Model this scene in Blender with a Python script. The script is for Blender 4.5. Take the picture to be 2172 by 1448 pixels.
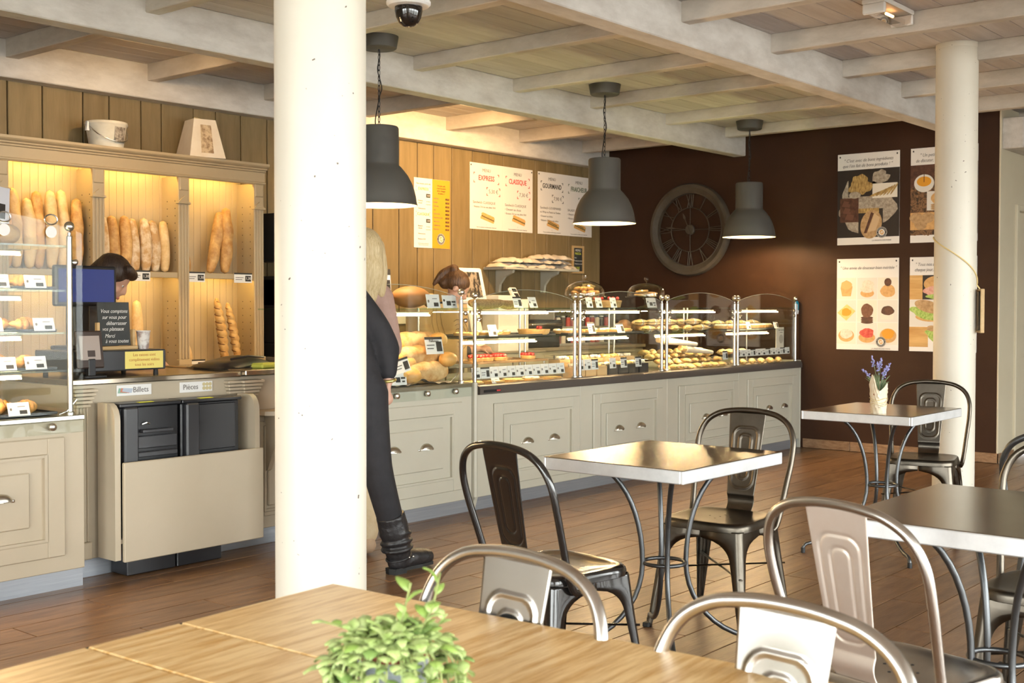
import bpy, bmesh, math, random
from mathutils import Vector, Matrix, Euler
R = math.radians
PI = math.pi
rnd = random.Random(7)
sc = bpy.context.scene
COL = sc.collection
for o in list(bpy.data.objects):
    bpy.data.objects.remove(o)

# ------------------------------------------------------------------ camera
# world: X runs along the counter, Y towards the boarded wall, Z up, metres
YAW, PITCH, ROLL = 0.69748, 0.02268, -0.00172
fw = Vector((math.cos(YAW) * math.cos(PITCH), math.sin(YAW) * math.cos(PITCH), -math.sin(PITCH)))
rt = Vector((math.sin(YAW), -math.cos(YAW), 0))
dn = fw.cross(rt)
rt2 = math.cos(ROLL) * rt + math.sin(ROLL) * dn
dn2 = -math.sin(ROLL) * rt + math.cos(ROLL) * dn
cam = bpy.data.cameras.new('camera')
cam.sensor_width = 36
cam.lens = 2532.8 * 36 / 2172
cam.shift_y = -19.45 / 2172
cam.clip_start = 0.05
cam.dof.use_dof = True
cam.dof.focus_distance = 5.6
cam.dof.aperture_fstop = 9
camo = bpy.data.objects.new('camera', cam)
COL.objects.link(camo)
camo.matrix_world = Matrix(((rt2.x, -dn2.x, -fw.x, 0), (rt2.y, -dn2.y, -fw.y, 0), (rt2.z, -dn2.z, -fw.z, 1.28), (0, 0, 0, 1)))
sc.camera = camo

# ------------------------------------------------------------------ sky seen through the windows, exposure
w = bpy.data.worlds.new('daylight')
sc.world = w
w.use_nodes = True
bg = w.node_tree.nodes['Background']
bg.inputs[0].default_value = (0.985, 0.985, 0.985, 1)
bg.inputs[1].default_value = 10.5
vs = sc.view_settings
vs.view_transform = 'Standard'
vs.look = 'None'
vs.gamma = 1
vs.use_curve_mapping = False
vs.exposure = 0.56
sc.cycles.max_bounces = 5
sc.cycles.diffuse_bounces = 3
sc.cycles.glossy_bounces = 3
sc.cycles.use_adaptive_sampling = True
sc.cycles.adaptive_threshold = 0.08
sc.cycles.adaptive_min_samples = 16
sc.cycles.transparent_max_bounces = 10
sc.cycles.caustics_reflective = False
sc.cycles.caustics_refractive = False
sc.cycles.sample_clamp_indirect = 6

def portal(loc, rot, sx, sy):
    l = bpy.data.lights.new('window_portal', 'AREA')
    l.shape = 'RECTANGLE'
    l.size, l.size_y = sx, sy
    l.cycles.is_portal = True
    o = bpy.data.objects.new('window_portal', l)
    COL.objects.link(o)
    o.location = loc
    o.rotation_euler = rot

# openings of the glazed front (wall_right, Y = -2.6) and of wall_back (X = -2.6)
WIN_R = [(-1.9, 0.5), (0.75, 3.15), (3.4, 5.8), (6.05, 8.45)]
WIN_B = [(-2.0, -0.2), (0.05, 1.85), (2.1, 3.9)]
WZ0, WZ1 = 0.12, 2.42
for a, b in WIN_R:
    portal(((a + b) / 2, -2.6, (WZ0 + WZ1) / 2), (R(90), 0, 0), b - a, WZ1 - WZ0)
for a, b in WIN_B:
    portal((-2.6, (a + b) / 2, (WZ0 + WZ1) / 2), (R(90), 0, R(-90)), b - a, WZ1 - WZ0)

# ------------------------------------------------------------------ mesh builder
class MB:
    def __init__(s):
        s.v = []; s.f = []
    def add(s, vs_, fs):
        n = len(s.v)
        s.v += [tuple(p) for p in vs_]
        s.f += [tuple(i + n for i in q) for q in fs]
        return s
    def box(s, x0, x1, y0, y1, z0, z1):
        return s.add([(x0,y0,z0),(x1,y0,z0),(x1,y1,z0),(x0,y1,z0),(x0,y0,z1),(x1,y0,z1),(x1,y1,z1),(x0,y1,z1)],
                     [(0,3,2,1),(4,5,6,7),(0,1,5,4),(1,2,6,5),(2,3,7,6),(3,0,4,7)])
    def cbox(s, x0, x1, y0, y1, z0, z1, b=0.004):
        b = min(b, (x1-x0)*.45, (y1-y0)*.45, (z1-z0)*.45)
        bm = bmesh.new()
        bmesh.ops.create_cube(bm, size=1)
        for v in bm.verts:
            v.co = Vector(((x0+x1)/2+v.co.x*(x1-x0), (y0+y1)/2+v.co.y*(y1-y0), (z0+z1)/2+v.co.z*(z1-z0)))
        bmesh.ops.bevel(bm, geom=bm.edges[:], offset=b, segments=1, affect='EDGES')
        bm.verts.index_update()
        s.add([v.co[:] for v in bm.verts], [[v.index for v in f.verts] for f in bm.faces])
        bm.free()
        return s
    def prism(s, pts, lo, hi, ax=2):
        # pts: 2-D outline; extruded along axis ax. ax=2: (x,y); ax=1: (x,z); ax=0: (y,z)
        n = len(pts)
        def P(a, b, c):
            return (a, b, c) if ax == 2 else ((a, c, b) if ax == 1 else (c, a, b))
        vs_ = [P(a, b, lo) for a, b in pts] + [P(a, b, hi) for a, b in pts]
        fs = [tuple(range(n))[::-1], tuple(range(n, 2*n))] + [(i, (i+1) % n, n+(i+1) % n, n+i) for i in range(n)]
        return s.add(vs_, fs)
    def tube(s, pts, r, seg=10, closed=False, cap=True, sq=1.0, up=None):
        pts = [Vector(p) for p in pts]
        n = len(pts)
        rs = r if isinstance(r, (list, tuple)) else [r]*n
        base = len(s.v)
        prev = None
        for i, p in enumerate(pts):
            if closed:
                t = pts[(i+1) % n] - pts[i-1]
            else:
                t = pts[min(i+1, n-1)] - pts[max(i-1, 0)]
            t.normalize()
            if prev is None:
                a = Vector(up) if up else (Vector((0,0,1)) if abs(t.z) < .9 else Vector((1,0,0)))
                u = (a - t*a.dot(t)).normalized()
            else:
                u = (prev - t*prev.dot(t)).normalized()
            prev = u
            vv = t.cross(u)
            for k in range(seg):
                an = 2*PI*k/seg
                s.v.append(tuple(p + (u*math.cos(an)*sq + vv*math.sin(an))*rs[i]))
        m = n if closed else n-1
        for i in range(m):
            for k in range(seg):
                a = base + i*seg + k; b = base + i*seg + (k+1) % seg
                c = base + ((i+1) % n)*seg + (k+1) % seg; d = base + ((i+1) % n)*seg + k
                s.f.append((a, b, c, d))
        if cap and not closed:
            s.f.append(tuple(base + k for k in range(seg))[::-1])
            s.f.append(tuple(base + (n-1)*seg + k for k in range(seg)))
        return s
    def lathe(s, prof, seg=24, c=(0,0,0), sx=1, sy=1, cap=True):
        base = len(s.v)
        n = len(prof)
        for r, z in prof:
            for k in range(seg):
                an = 2*PI*k/seg
                s.v.append((c[0]+r*sx*math.cos(an), c[1]+r*sy*math.sin(an), c[2]+z))
        for i in range(n-1):
            for k in range(seg):
                s.f.append((base+i*seg+k, base+i*seg+(k+1) % seg, base+(i+1)*seg+(k+1) % seg, base+(i+1)*seg+k))
        if cap and prof[0][0] > 1e-6: s.f.append(tuple(base+k for k in range(seg))[::-1])
        if cap and prof[-1][0] > 1e-6: s.f.append(tuple(base+(n-1)*seg+k for k in range(seg)))
        return s
    def ball(s, c, r, seg=14, ring=9, rot=None):
        rr = r if isinstance(r, (tuple, list)) else (r, r, r)
        m = rot.to_matrix() if rot else Matrix.Identity(3)
        base = len(s.v); c = Vector(c)
        for i in range(ring+1):
            th = PI*i/ring
            for k in range(seg):
                an = 2*PI*k/seg
                s.v.append(tuple(c + m @ Vector((rr[0]*math.sin(th)*math.cos(an), rr[1]*math.sin(th)*math.sin(an), -rr[2]*math.cos(th)))))
        for i in range(ring):
            for k in range(seg):
                s.f.append((base+i*seg+k, base+i*seg+(k+1) % seg, base+(i+1)*seg+(k+1) % seg, base+(i+1)*seg+k))
        return s
    def grid(s, fn, nu, nv, wrapu=False):
        base = len(s.v)
        cols = nu if wrapu else nu+1
        for j in range(nv+1):
            for i in range(cols):
                s.v.append(tuple(fn(i/nu, j/nv)))
        for j in range(nv):
            for i in range(nu):
                i2 = (i+1) % cols
                s.f.append((base+j*cols+i, base+j*cols+i2, base+(j+1)*cols+i2, base+(j+1)*cols+i))
        return s
    def xf(s, m, start=0):
        s.v[start:] = [tuple(m @ Vector(p)) for p in s.v[start:]]
        return s
    def mesh(s, name, smooth=None):
        me = bpy.data.meshes.new(name)
        me.from_pydata(s.v, [], s.f)
        me.validate(clean_customdata=False)
        bm = bmesh.new(); bm.from_mesh(me)
        bmesh.ops.remove_doubles(bm, verts=bm.verts, dist=1e-5)
        bmesh.ops.recalc_face_normals(bm, faces=bm.faces)
        bm.to_mesh(me); bm.free()
        if smooth is not None:
            me.polygons.foreach_set('use_smooth', [True]*len(me.polygons))
            me.set_sharp_from_angle(angle=R(smooth))
        return me

def wloc(o):
    v = Vector((0,0,0))
    while o is not None:
        v += o.location; o = o.parent
    return v

def link(name, me, m, parent=None):
    o = bpy.data.objects.new(name, me)
    if me is not None and m is not None and not me.materials:
        for x in (m if isinstance(m, list) else [m]): me.materials.append(x)
    COL.objects.link(o)
    if parent is not None: o.parent = parent
    return o

def part(mb, name, m, parent, smooth=None, world=False, label=None):
    """a part mesh; world=True: the vertices are world coordinates (un-rotated parents)"""
    if world:
        d = wloc(parent)
        mb.v = [(p[0]-d.x, p[1]-d.y, p[2]-d.z) for p in mb.v]
    o = link(name, mb.mesh(name, smooth), m, parent)
    if label: o['label'] = label
    return o

def tag(o, label, cat, group=None, kind=None):
    if label: o['label'] = label
    if cat: o['category'] = cat
    if group: o['group'] = group
    if kind: o['kind'] = kind
    return o

def thing(name, label, cat, loc=(0,0,0), rz=0, group=None, rot=None, kind=None):
    o = bpy.data.objects.new(name, None)
    o.empty_display_size = .05
    COL.objects.link(o)
    o.location = loc
    o.rotation_euler = rot if rot else (0, 0, rz)
    return tag(o, label, cat, group, kind)

def solo(mb, name, m, label, cat, group=None, kind=None, smooth=None, local_at=None, rot=None):
    """a thing that is one mesh. World coordinates unless local_at gives the place of its origin."""
    if local_at is None:
        xs = [p[0] for p in mb.v]; ys = [p[1] for p in mb.v]; zs = [p[2] for p in mb.v]
        c = ((min(xs)+max(xs))/2, (min(ys)+max(ys))/2, min(zs))
        mb.v = [(p[0]-c[0], p[1]-c[1], p[2]-c[2]) for p in mb.v]
    else:
        c = local_at
    o = link(name, mb.mesh(name, smooth), m)
    o.location = c
    if rot: o.rotation_euler = rot
    return tag(o, label, cat, group, kind)

def dup(root, loc, rot=None, label=None, group=None):
    r = root.copy(); COL.objects.link(r); r.location = loc
    if rot is not None: r.rotation_euler = rot
    if label: r['label'] = label
    if group: r['group'] = group
    for ch in list(root.children):
        c = ch.copy(); COL.objects.link(c); c.parent = r
        for g in list(ch.children):
            d = g.copy(); COL.objects.link(d); d.parent = c
    return r

def spline(pts, n=8, closed=False):
    pts = [Vector(p) for p in pts]
    out = []
    N = len(pts)
    rng = range(N if closed else N-1)
    for i in rng:
        g = (lambda k: pts[k % N]) if closed else (lambda k: pts[min(max(k, 0), N-1)])
        a, b, c, d = g(i-1), g(i), g(i+1), g(i+2)
        for k in range(n):
            t = k/n
            out.append(.5*((2*b)+(-a+c)*t+(2*a-5*b+4*c-d)*t*t+(-a+3*b-3*c+d)*t**3))
    if not closed: out.append(pts[-1])
    return out

ORD = ['first','second','third','fourth','fifth','sixth','seventh','eighth','ninth','tenth','eleventh','twelfth','thirteenth','fourteenth','fifteenth','sixteenth']

# ------------------------------------------------------------------ materials
MATS = {}
def mat(name, col, rough=.5, metal=0, col2=None, scale=8, stretch=(1,1,1), bump=0, bscale=None, spec=.5, coat=0,
        emit=None, estr=0, detail=5, lo=.35, hi=.65, objrand=0, coords='pos', specks=None, alpha=None, trans=0, sheen=0, aniso=0):
    if name in MATS: return MATS[name]
    m = bpy.data.materials.new(name)
    m.use_nodes = True
    nt = m.node_tree; N = nt.nodes; L = nt.links
    b = N['Principled BSDF']
    b.inputs['Base Color'].default_value = (*col, 1)
    b.inputs['Roughness'].default_value = rough
    b.inputs['Metallic'].default_value = metal
    b.inputs['Specular IOR Level'].default_value = spec
    if coat: b.inputs['Coat Weight'].default_value = coat; b.inputs['Coat Roughness'].default_value = .08
    if trans: b.inputs['Transmission Weight'].default_value = trans
    if aniso: b.inputs['Anisotropic'].default_value = aniso
    if emit:
        b.inputs['Emission Color'].default_value = (*emit, 1); b.inputs['Emission Strength'].default_value = estr
    src = None
    if col2 or bump or specks:
        if coords == 'pos':
            g = N.new('ShaderNodeNewGeometry'); out = g.outputs['Position']
        else:
            g = N.new('ShaderNodeTexCoord'); out = g.outputs['Object']
        mp = N.new('ShaderNodeMapping'); mp.inputs['Scale'].default_value = stretch
        L.new(out, mp.inputs['Vector']); src = mp.outputs['Vector']
        if objrand:
            oi = N.new('ShaderNodeObjectInfo')
            cm = N.new('ShaderNodeVectorMath'); cm.operation = 'ADD'
            mul = N.new('ShaderNodeMath'); mul.operation = 'MULTIPLY'; mul.inputs[1].default_value = 37
            L.new(oi.outputs['Random'], mul.inputs[0]); L.new(src, cm.inputs[0]); L.new(mul.outputs[0], cm.inputs[1])
            src = cm.outputs[0]
    cur = None
    if col2:
        no = N.new('ShaderNodeTexNoise'); no.inputs['Scale'].default_value = scale; no.inputs['Detail'].default_value = detail
        no.inputs['Roughness'].default_value = .65
        L.new(src, no.inputs['Vector'])
        cr = N.new('ShaderNodeValToRGB')
        cr.color_ramp.elements[0].position = lo; cr.color_ramp.elements[0].color = (*col, 1)
        cr.color_ramp.elements[1].position = hi; cr.color_ramp.elements[1].color = (*col2, 1)
        L.new(no.outputs['Fac'], cr.inputs['Fac']); cur = cr.outputs['Color']
    if objrand:
        oi2 = N.new('ShaderNodeObjectInfo')
        hs = N.new('ShaderNodeHueSaturation')
        mr = N.new('ShaderNodeMapRange'); mr.inputs['To Min'].default_value = 1-objrand; mr.inputs['To Max'].default_value = 1+objrand
        L.new(oi2.outputs['Random'], mr.inputs['Value']); L.new(mr.outputs['Result'], hs.inputs['Value'])
        if cur: L.new(cur, hs.inputs['Color'])
        else: hs.inputs['Color'].default_value = (*col, 1)
        cur = hs.outputs['Color']
    if specks:
        vo = N.new('ShaderNodeTexNoise'); vo.inputs['Scale'].default_value = specks[1]; vo.inputs['Detail'].default_value = 1
        L.new(src, vo.inputs['Vector'])
        lt = N.new('ShaderNodeMapRange'); lt.inputs['From Min'].default_value = specks[2]; lt.inputs['From Max'].default_value = specks[2]+.02
        L.new(vo.outputs['Fac'], lt.inputs['Value'])
        mx = N.new('ShaderNodeMix'); mx.data_type = 'RGBA'
        L.new(lt.outputs['Result'], mx.inputs['Factor'])
        if cur: L.new(cur, mx.inputs['A'])
        else: mx.inputs['A'].default_value = (*col, 1)
        mx.inputs['B'].default_value = (*specks[0], 1)
        cur = mx.outputs['Result']
    if cur: L.new(cur, b.inputs['Base Color'])
    if bump:
        nb = N.new('ShaderNodeTexNoise'); nb.inputs['Scale'].default_value = bscale or scale*3; nb.inputs['Detail'].default_value = 4
        L.new(src, nb.inputs['Vector'])
        bp = N.new('ShaderNodeBump'); bp.inputs['Strength'].default_value = bump; bp.inputs['Distance'].default_value = .01
        L.new(nb.outputs['Fac'], bp.inputs['Height']); L.new(bp.outputs['Normal'], b.inputs['Normal'])
    MATS[name] = m
    return m

def glassmat(name, tint=(.97,.99,.98), edge=False, refl=1.0):
    m = bpy.data.materials.new(name); m.use_nodes = True
    nt = m.node_tree; N = nt.nodes; L = nt.links
    N.remove(N['Principled BSDF'])
    tr = N.new('ShaderNodeBsdfTransparent'); tr.inputs[0].default_value = (*tint, 1)
    gl = N.new('ShaderNodeBsdfGlossy'); gl.inputs['Roughness'].default_value = .01
    fr = N.new('ShaderNodeFresnel')
    ge = N.new('ShaderNodeNewGeometry'); mi = N.new('ShaderNodeMapRange')   # same reflectance from both sides of a thin pane
    mi.inputs['To Min'].default_value = 1.45; mi.inputs['To Max'].default_value = 1/1.45
    L.new(ge.outputs['Backfacing'], mi.inputs['Value']); L.new(mi.outputs['Result'], fr.inputs['IOR'])
    mu = N.new('ShaderNodeMath'); mu.operation = 'MULTIPLY'; mu.inputs[1].default_value = refl
    mx = N.new('ShaderNodeMixShader')
    L.new(fr.outputs[0], mu.inputs[0]); L.new(mu.outputs[0], mx.inputs[0]); L.new(tr.outputs[0], mx.inputs[1]); L.new(gl.outputs[0], mx.inputs[2])
    L.new(mx.outputs[0], N['Material Output'].inputs[0])
    MATS[name] = m
    return m

GLASS = glassmat('clear_glass')
CASEGLASS = glassmat('case_glass', (.97,.985,.975), refl=.3)
GLASSG = glassmat('green_glass', (.80,.93,.86))
FLOORM = mat('floor_wood_tile', (.125,.060,.028), .30, col2=(.25,.137,.066), scale=5, stretch=(.7,5,1), bump=.12, bscale=26, objrand=.16, spec=.5)
FLOORB = mat('floor_grout', (.045,.032,.022), .7)
CEILM = mat('whitewashed_board', (.46,.41,.385), .75, col2=(.59,.545,.52), scale=3.5, stretch=(.35,4,4), bump=.2, bscale=30, objrand=.07, lo=.3, hi=.7)
BEAMM = mat('whitewashed_beam', (.50,.46,.415), .75, col2=(.66,.625,.58), scale=4, stretch=(.8,2,2), bump=.35, bscale=14, objrand=.03, lo=.32, hi=.62)
JOISTM = mat('whitewashed_joist', (.48,.43,.365), .75, col2=(.62,.565,.495), scale=4, stretch=(2,.8,2), bump=.3, bscale=16, objrand=.04, lo=.32, hi=.62)
CEILB = mat('ceiling_gap', (.06,.045,.035), .9)
WALLP = mat('ochre_board', (.185,.128,.054), .6, col2=(.245,.174,.08), scale=3, stretch=(5,5,.5), bump=.12, bscale=20, objrand=.06)
WALLG = mat('board_gap', (.03,.02,.012), .9)
BROWN = mat('brown_paint', (.040,.0170,.0085), .55, col2=(.049,.0215,.011), scale=2.5, bump=.04, bscale=60, spec=.2)
CREAMW = mat('cream_wall', (.62,.55,.40), .6, col2=(.66,.59,.44), scale=2)
PILLAR = mat('cream_column', (.66,.61,.51), .45, col2=(.69,.64,.54), scale=1.5, bump=.03, bscale=30, specks=((.12,.09,.07), 58, .765))
PAINT = mat('sage_paint', (.50,.475,.385), .45, col2=(.53,.505,.41), scale=2)
PAINTB = mat('beige_paint', (.46,.385,.275), .45, col2=(.49,.41,.30), scale=2)
TAN = mat('tan_paint', (.43,.33,.20), .45, col2=(.46,.355,.215), scale=2)
PLINTH = mat('brushed_plinth', (.33,.35,.385), .42, metal=.6, col2=(.39,.41,.44), scale=3, stretch=(1,1,30))
POSTM = mat('post_steel', (.50,.485,.45), .34, metal=1)
STEEL = mat('steel', (.72,.70,.66), .22, metal=1)
CHROME = mat('chrome', (.80,.78,.74), .12, metal=1)
NICKEL = mat('satin_nickel', (.62,.58,.50), .30, metal=1)
TABLEM = mat('zinc_table_top', (.36,.325,.275), .20, metal=1, col2=(.44,.40,.345), scale=3, bump=.02, bscale=5)
TABLEE = mat('zinc_table_edge', (.80,.81,.82), .4, metal=.5, col2=(.70,.71,.72), scale=12)
IRON = mat('dark_iron', (.12,.125,.13), .36, metal=.9)
GUN = mat('gunmetal', (.115,.10,.08), .32, metal=1, col2=(.15,.13,.105), scale=10)
RAW = mat('raw_steel', (.62,.585,.54), .27, metal=1, col2=(.70,.665,.62), scale=8)
LITSTEEL = mat('rosy_lit_steel', (.90,.78,.68), .42, metal=.75, col2=(.94,.84,.75), scale=8)  # backrest steel, bright window reflection painted into its colour
BLACKM = mat('black_lacquer', (.012,.010,.009), .16, spec=.6, coat=.6)
DARKRAIL = mat('dark_rail', (.085,.072,.062), .38)
RUBBER = mat('rubber', (.012,.012,.012), .6)
BLACKP = mat('black_plastic', (.014,.014,.016), .35)
GREYP = mat('grey_plastic', (.035,.035,.038), .35)
LAMPM = mat('lamp_grey', (.085,.08,.072), .55)
LITLINING = mat('yellow_lit_lining', (.85,.74,.44), .5)  # white shade lining, the bulb's yellow light put into its colour
WHITE = mat('white_print', (.80,.76,.72), .55)
PAPER = mat('paper_white', (.80,.78,.75), .6)
INK = mat('ink', (.03,.028,.026), .6)
INKG = mat('ink_grey', (.19,.17,.16), .6)
RED = mat('ink_red', (.62,.045,.05), .6)
YEL = mat('ink_yellow', (.70,.31,.018), .6)
GREEN = mat('ink_green', (.10,.15,.08), .6)
WARM = mat('lamp_glow', (1,.9,.7), .5, emit=(1,.72,.38), estr=18)
STRIP = mat('strip_glow', (1,.9,.8), .5, emit=(1,.66,.34), estr=215)
# ================================================================== THE SETTING
XE, YW, ZC = 9.95, 7.17, 2.896
# floor: slab with wood-look tile planks laid along X
fl = solo(MB().box(-2.6, 13, -2.6, 7.3, -.12, -.0035), 'floor', FLOORB, 'brown wood-look plank floor of the bakery', 'floor', kind='structure')
PW = .19
pl_me = {}
def plank_mesh(L, Wd, T, key, m):
    k = (round(L, 3), key)
    if k not in pl_me:
        me = MB().cbox(-L/2, L/2, -Wd/2, Wd/2, -T, 0, .0015).mesh('plank')
        me.materials.append(m); pl_me[k] = me
    return pl_me[k]
far = MB()
row = 0
y = -2.5
while y < 7.1:
    x = -2.6 + (row*.437) % 1.2 - 1.2
    inview = -.05 < y < 5.3
    while x < 12.9:
        x0, x1 = max(x, -2.58), min(x+1.2, 12.98)
        if y > 3.2: x1 = min(x1, XE)
        if x1 - x0 > .02:
            if inview and x1 > 1.4 and x0 < XE and not (y < 3.0 and x0 > 9.9):
                o = link('plank', plank_mesh(x1-x0-.004, PW-.004, .01, 'fl', FLOORM), FLOORM, fl)
                o.location = Vector(((x0+x1)/2, y+PW/2, 0)) - fl.location
            else:
                far.box(x0+.002, x1-.002, y+.002, y+PW-.002, -.01, 0)
        x += 1.2
    y += PW; row += 1
o = part(far, 'plank_field', FLOORM, fl, world=True); o['kind'] = 'stuff'

# ceiling: slab, boards along X, three big beams along X, joists along Y
ce = solo(MB().box(-2.7, 13, -2.7, 7.3, ZC+.022, ZC+.1), 'ceiling', CEILB, 'whitewashed timber ceiling of boards, beams and joists', 'ceiling', kind='structure')
CW = .166
i = 0
y = -2.6
while y < 7.1:
    me = MB().cbox(-6.27, 6.27, -CW/2+.0025, CW/2-.0025, 0, .02, .002) if y < 3.1 else MB().cbox(-6.27, 6.27, -CW/2+.0025, CW/2-.0025, 0, .02, .002)
    k = 'ceil_a'
    if k not in pl_me:
        mm = me.mesh('board'); mm.materials.append(CEILM); pl_me[k] = mm
    if y > .3:
        o = link('board', pl_me[k], CEILM, ce)
        o.location = Vector((5.2-1.5, y+CW/2, ZC)) - ce.location
        o.location.x += rnd.uniform(-.02, .02)
    i += 1; y += CW
cf = MB().box(-2.6, 12.8, -2.6, .35, ZC+.002, ZC+.02).box(9.9, 12.8, .3, 3.3, ZC-.001, ZC+.02)
part(cf, 'board', CEILM, ce, world=True)
BEAMS = [(7.05, 7.17, 2.663), (5.50, 5.625, 2.671), (3.41, 3.55, 2.671), (1.27, 1.41, 2.671), (-.85, -.71, 2.671)]
for y0, y1, zb in BEAMS:
    mb = MB().cbox(-2.6, XE if y0 > 3 else 12.6, y0, y1, zb, ZC+.001, .006)
    part(mb, 'beam', BEAMM, ce, world=True)
def joists(ya, yb, xs, zb):
    for x in xs:
        mb = MB().cbox(x, x+.085, ya-.004, yb+.004, zb, ZC+.001, .004)
        part(mb, 'joist', JOISTM, ce, world=True)
joists(5.625, 7.05, [1.62, 2.62, 3.615, 4.60, 5.575, 6.55, 7.525, 8.51, 9.485], 2.782)
joists(3.55, 5.50, [.6, 1.58, 2.58, 3.578, 4.57, 5.56, 6.57, 7.50, 8.575, 9.57], 2.806)
joists(1.41, 3.41, [.5, 1.48, 2.47, 3.47, 4.47, 5.465, 6.464, 7.455, 8.44, 9.42, 10.4, 11.4], 2.785)
joists(-.71, 1.27, [-.5, .5, 1.5, 2.5, 3.5, 4.5, 5.5, 6.5, 7.5, 8.5, 9.5], 2.785)

# boarded wall behind the counter
wl = solo(MB().box(-2.6, XE+.1, 7.178, 7.32, 0, 3.0), 'wall_left', WALLG, 'ochre vertical board wall behind the bakery counter', 'wall', kind='structure')
edges = [3.68,3.91,4.19,4.38,4.62,4.78,5.04,5.23,5.45,5.69,5.92,6.12,6.37,6.55,6.77,7.07,7.29,7.49,7.72,7.99,8.22,8.41,8.68,8.88,9.06,9.41,9.64,9.945]
x = 3.68
pre = []
while x > -2.4:
    x -= rnd.uniform(.16, .27); pre.append(x)
edges = pre[::-1] + edges
for a, b in zip(edges, edges[1:]):
    part(MB().cbox(a+.004, b-.004, 7.16, 7.182, 0, 2.9, .004), 'board', WALLP, wl, world=True)

# brown end wall and the cream return wall with a door
we = solo(MB().box(XE, XE+.14, 3.19, 7.3, 0, 3.0), 'wall_end', BROWN, 'dark brown painted end wall with posters and clock', 'wall', kind='structure')
wr = thing('wall_return', 'cream wall with a flush door right of the brown wall', 'wall', (XE+.14, 3.2, 0), kind='structure')
part(MB().box(XE+.14, 10.34, 3.19, 3.33, 0, 3.0).box(11.24, 13, 3.19, 3.33, 0, 3.0).box(10.34, 11.24, 3.19, 3.33, 2.12, 3.0), 'wall_panel', CREAMW, wr, world=True)
part(MB().cbox(XE-.005, XE+.14, 3.186, 3.2, 0, 2.9, .002), 'corner_trim', CREAMW, wr, world=True)
dr = thing('door_1', 'flush cream door with slim frame in the return wall', 'door', (10.79, 3.2, 0), kind='structure')
part(MB().cbox(10.39, 11.19, 3.205, 3.245, .01, 2.07, .002), 'leaf', CREAMW, dr, world=True)
part(MB().cbox(10.33, 10.385, 3.17, 3.25, 0, 2.125, .004).cbox(11.195, 11.25, 3.17, 3.25, 0, 2.125, .004).cbox(10.385, 11.195, 3.17, 3.25, 2.075, 2.125, .004), 'door_frame', CREAMW, dr, world=True)
for z in (.35, 1.05, 1.75):
    part(MB().cbox(10.383, 10.397, 3.192, 3.206, z, z+.1, .002), 'hinge', STEEL, dr, world=True)
part(MB().tube([(11.12,3.205,1.0),(11.12,3.15,1.0),(11.02,3.15,1.0)], .009, 8), 'handle', STEEL, dr, smooth=40, world=True)
# beam stub above the corner
part(MB().cbox(XE+.02, 12.6, 3.02, 3.19, 2.55, 2.80, .008), 'beam', BEAMM, ce, world=True)
solo(MB().box(12.9, 13.0, -2.7, 3.33, 0, 3.0), 'wall_far', CREAMW, 'plain cream wall closing the room beyond the door', 'wall', kind='structure')

# brown tile baseboard pieces along the end wall
TILEB = mat('baseboard_tile', (.20,.105,.05), .45, col2=(.33,.20,.11), scale=16, stretch=(1,1,3), bump=.05, objrand=.08)
bs = thing('baseboard_end', 'brown tile baseboard along the end wall', 'baseboard', (XE, 4.0, 0), kind='structure')
yy = 4.90
while yy > 3.25:
    part(MB().cbox(XE-.014, XE, max(yy-.446, 3.178), yy, .003, .083, .002), 'tile', TILEB, bs, world=True)
    yy -= .45
for a, b in ((XE-.014, 10.32), (11.26, 12.9)):
    part(MB().cbox(a, b, 3.176, 3.19, .003, .083, .002), 'tile', TILEB, bs, world=True)

# glazed walls behind the camera: daylight comes through them
def glazed(name, axis, c, spans, lo, hi, label, n0):
    mb = MB()
    def bx(a, b, z0, z1):
        if axis == 'y': mb.box(a, b, c-.16, c, z0, z1)
        else: mb.box(c-.16, c, a, b, z0, z1)
    bx(lo, hi, 0, WZ0); bx(lo, hi, WZ1, 3.0)
    e = [lo] + [v for s_ in spans for v in s_] + [hi]
    for a, b in zip(e[0::2], e[1::2]): bx(a, b, WZ0, WZ1)
    solo(mb, name, CREAMW, label, 'wall', kind='structure')
    for k, (a, b) in enumerate(spans):
        cc = ((a+b)/2, c-.08, WZ0) if axis == 'y' else (c-.08, (a+b)/2, WZ0)
        wn = thing('window_%d' % (n0+k), 'tall shop window, %s pane of %s' % (ORD[k], name.replace('_', ' ')), 'window', cc, kind='structure')
        f = MB(); t = .045; h = b-a; g = MB()
        for (p, q, z0, z1) in ((-h/2, -h/2+t, 0, WZ1-WZ0), (h/2-t, h/2, 0, WZ1-WZ0), (-h/2+t, h/2-t, 0, t), (-h/2+t, h/2-t, WZ1-WZ0-t, WZ1-WZ0), (-t/2, t/2, t, WZ1-WZ0-t)):
            if axis == 'y': f.cbox(p, q, -.03, .03, z0, z1, .004)
            else: f.cbox(-.03, .03, p, q, z0, z1, .004)
        part(f, 'window_frame', LAMPM, wn)
        for (p, q) in ((-h/2+t, -t/2), (t/2, h/2-t)):
            g = MB()
            if axis == 'y': g.box(p, q, -.003, .003, t, WZ1-WZ0-t)
            else: g.box(-.003, .003, p, q, t, WZ1-WZ0-t)
            part(g, 'pane', GLASS, wn)
glazed('wall_right', 'y', -2.6, WIN_R, -2.76, 13.0, 'cream shop-front wall with tall windows behind the viewer', 1)
glazed('wall_back', 'x', -2.6, WIN_B, -2.6, 7.3, 'cream side wall with tall windows behind the viewer', 5)
solo(MB().box(-16, 16, -18, -2.78, -.2, -.1), 'pavement', mat('pavement', (.34,.33,.31), .8, col2=(.40,.39,.37), scale=3), 'grey pavement outside the shop windows', 'pavement', kind='structure')
solo(MB().box(-18, -2.78, -18, 9, -.21, -.11), 'pavement', MATS['pavement'], 'grey pavement outside the side windows', 'pavement', kind='structure')

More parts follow.
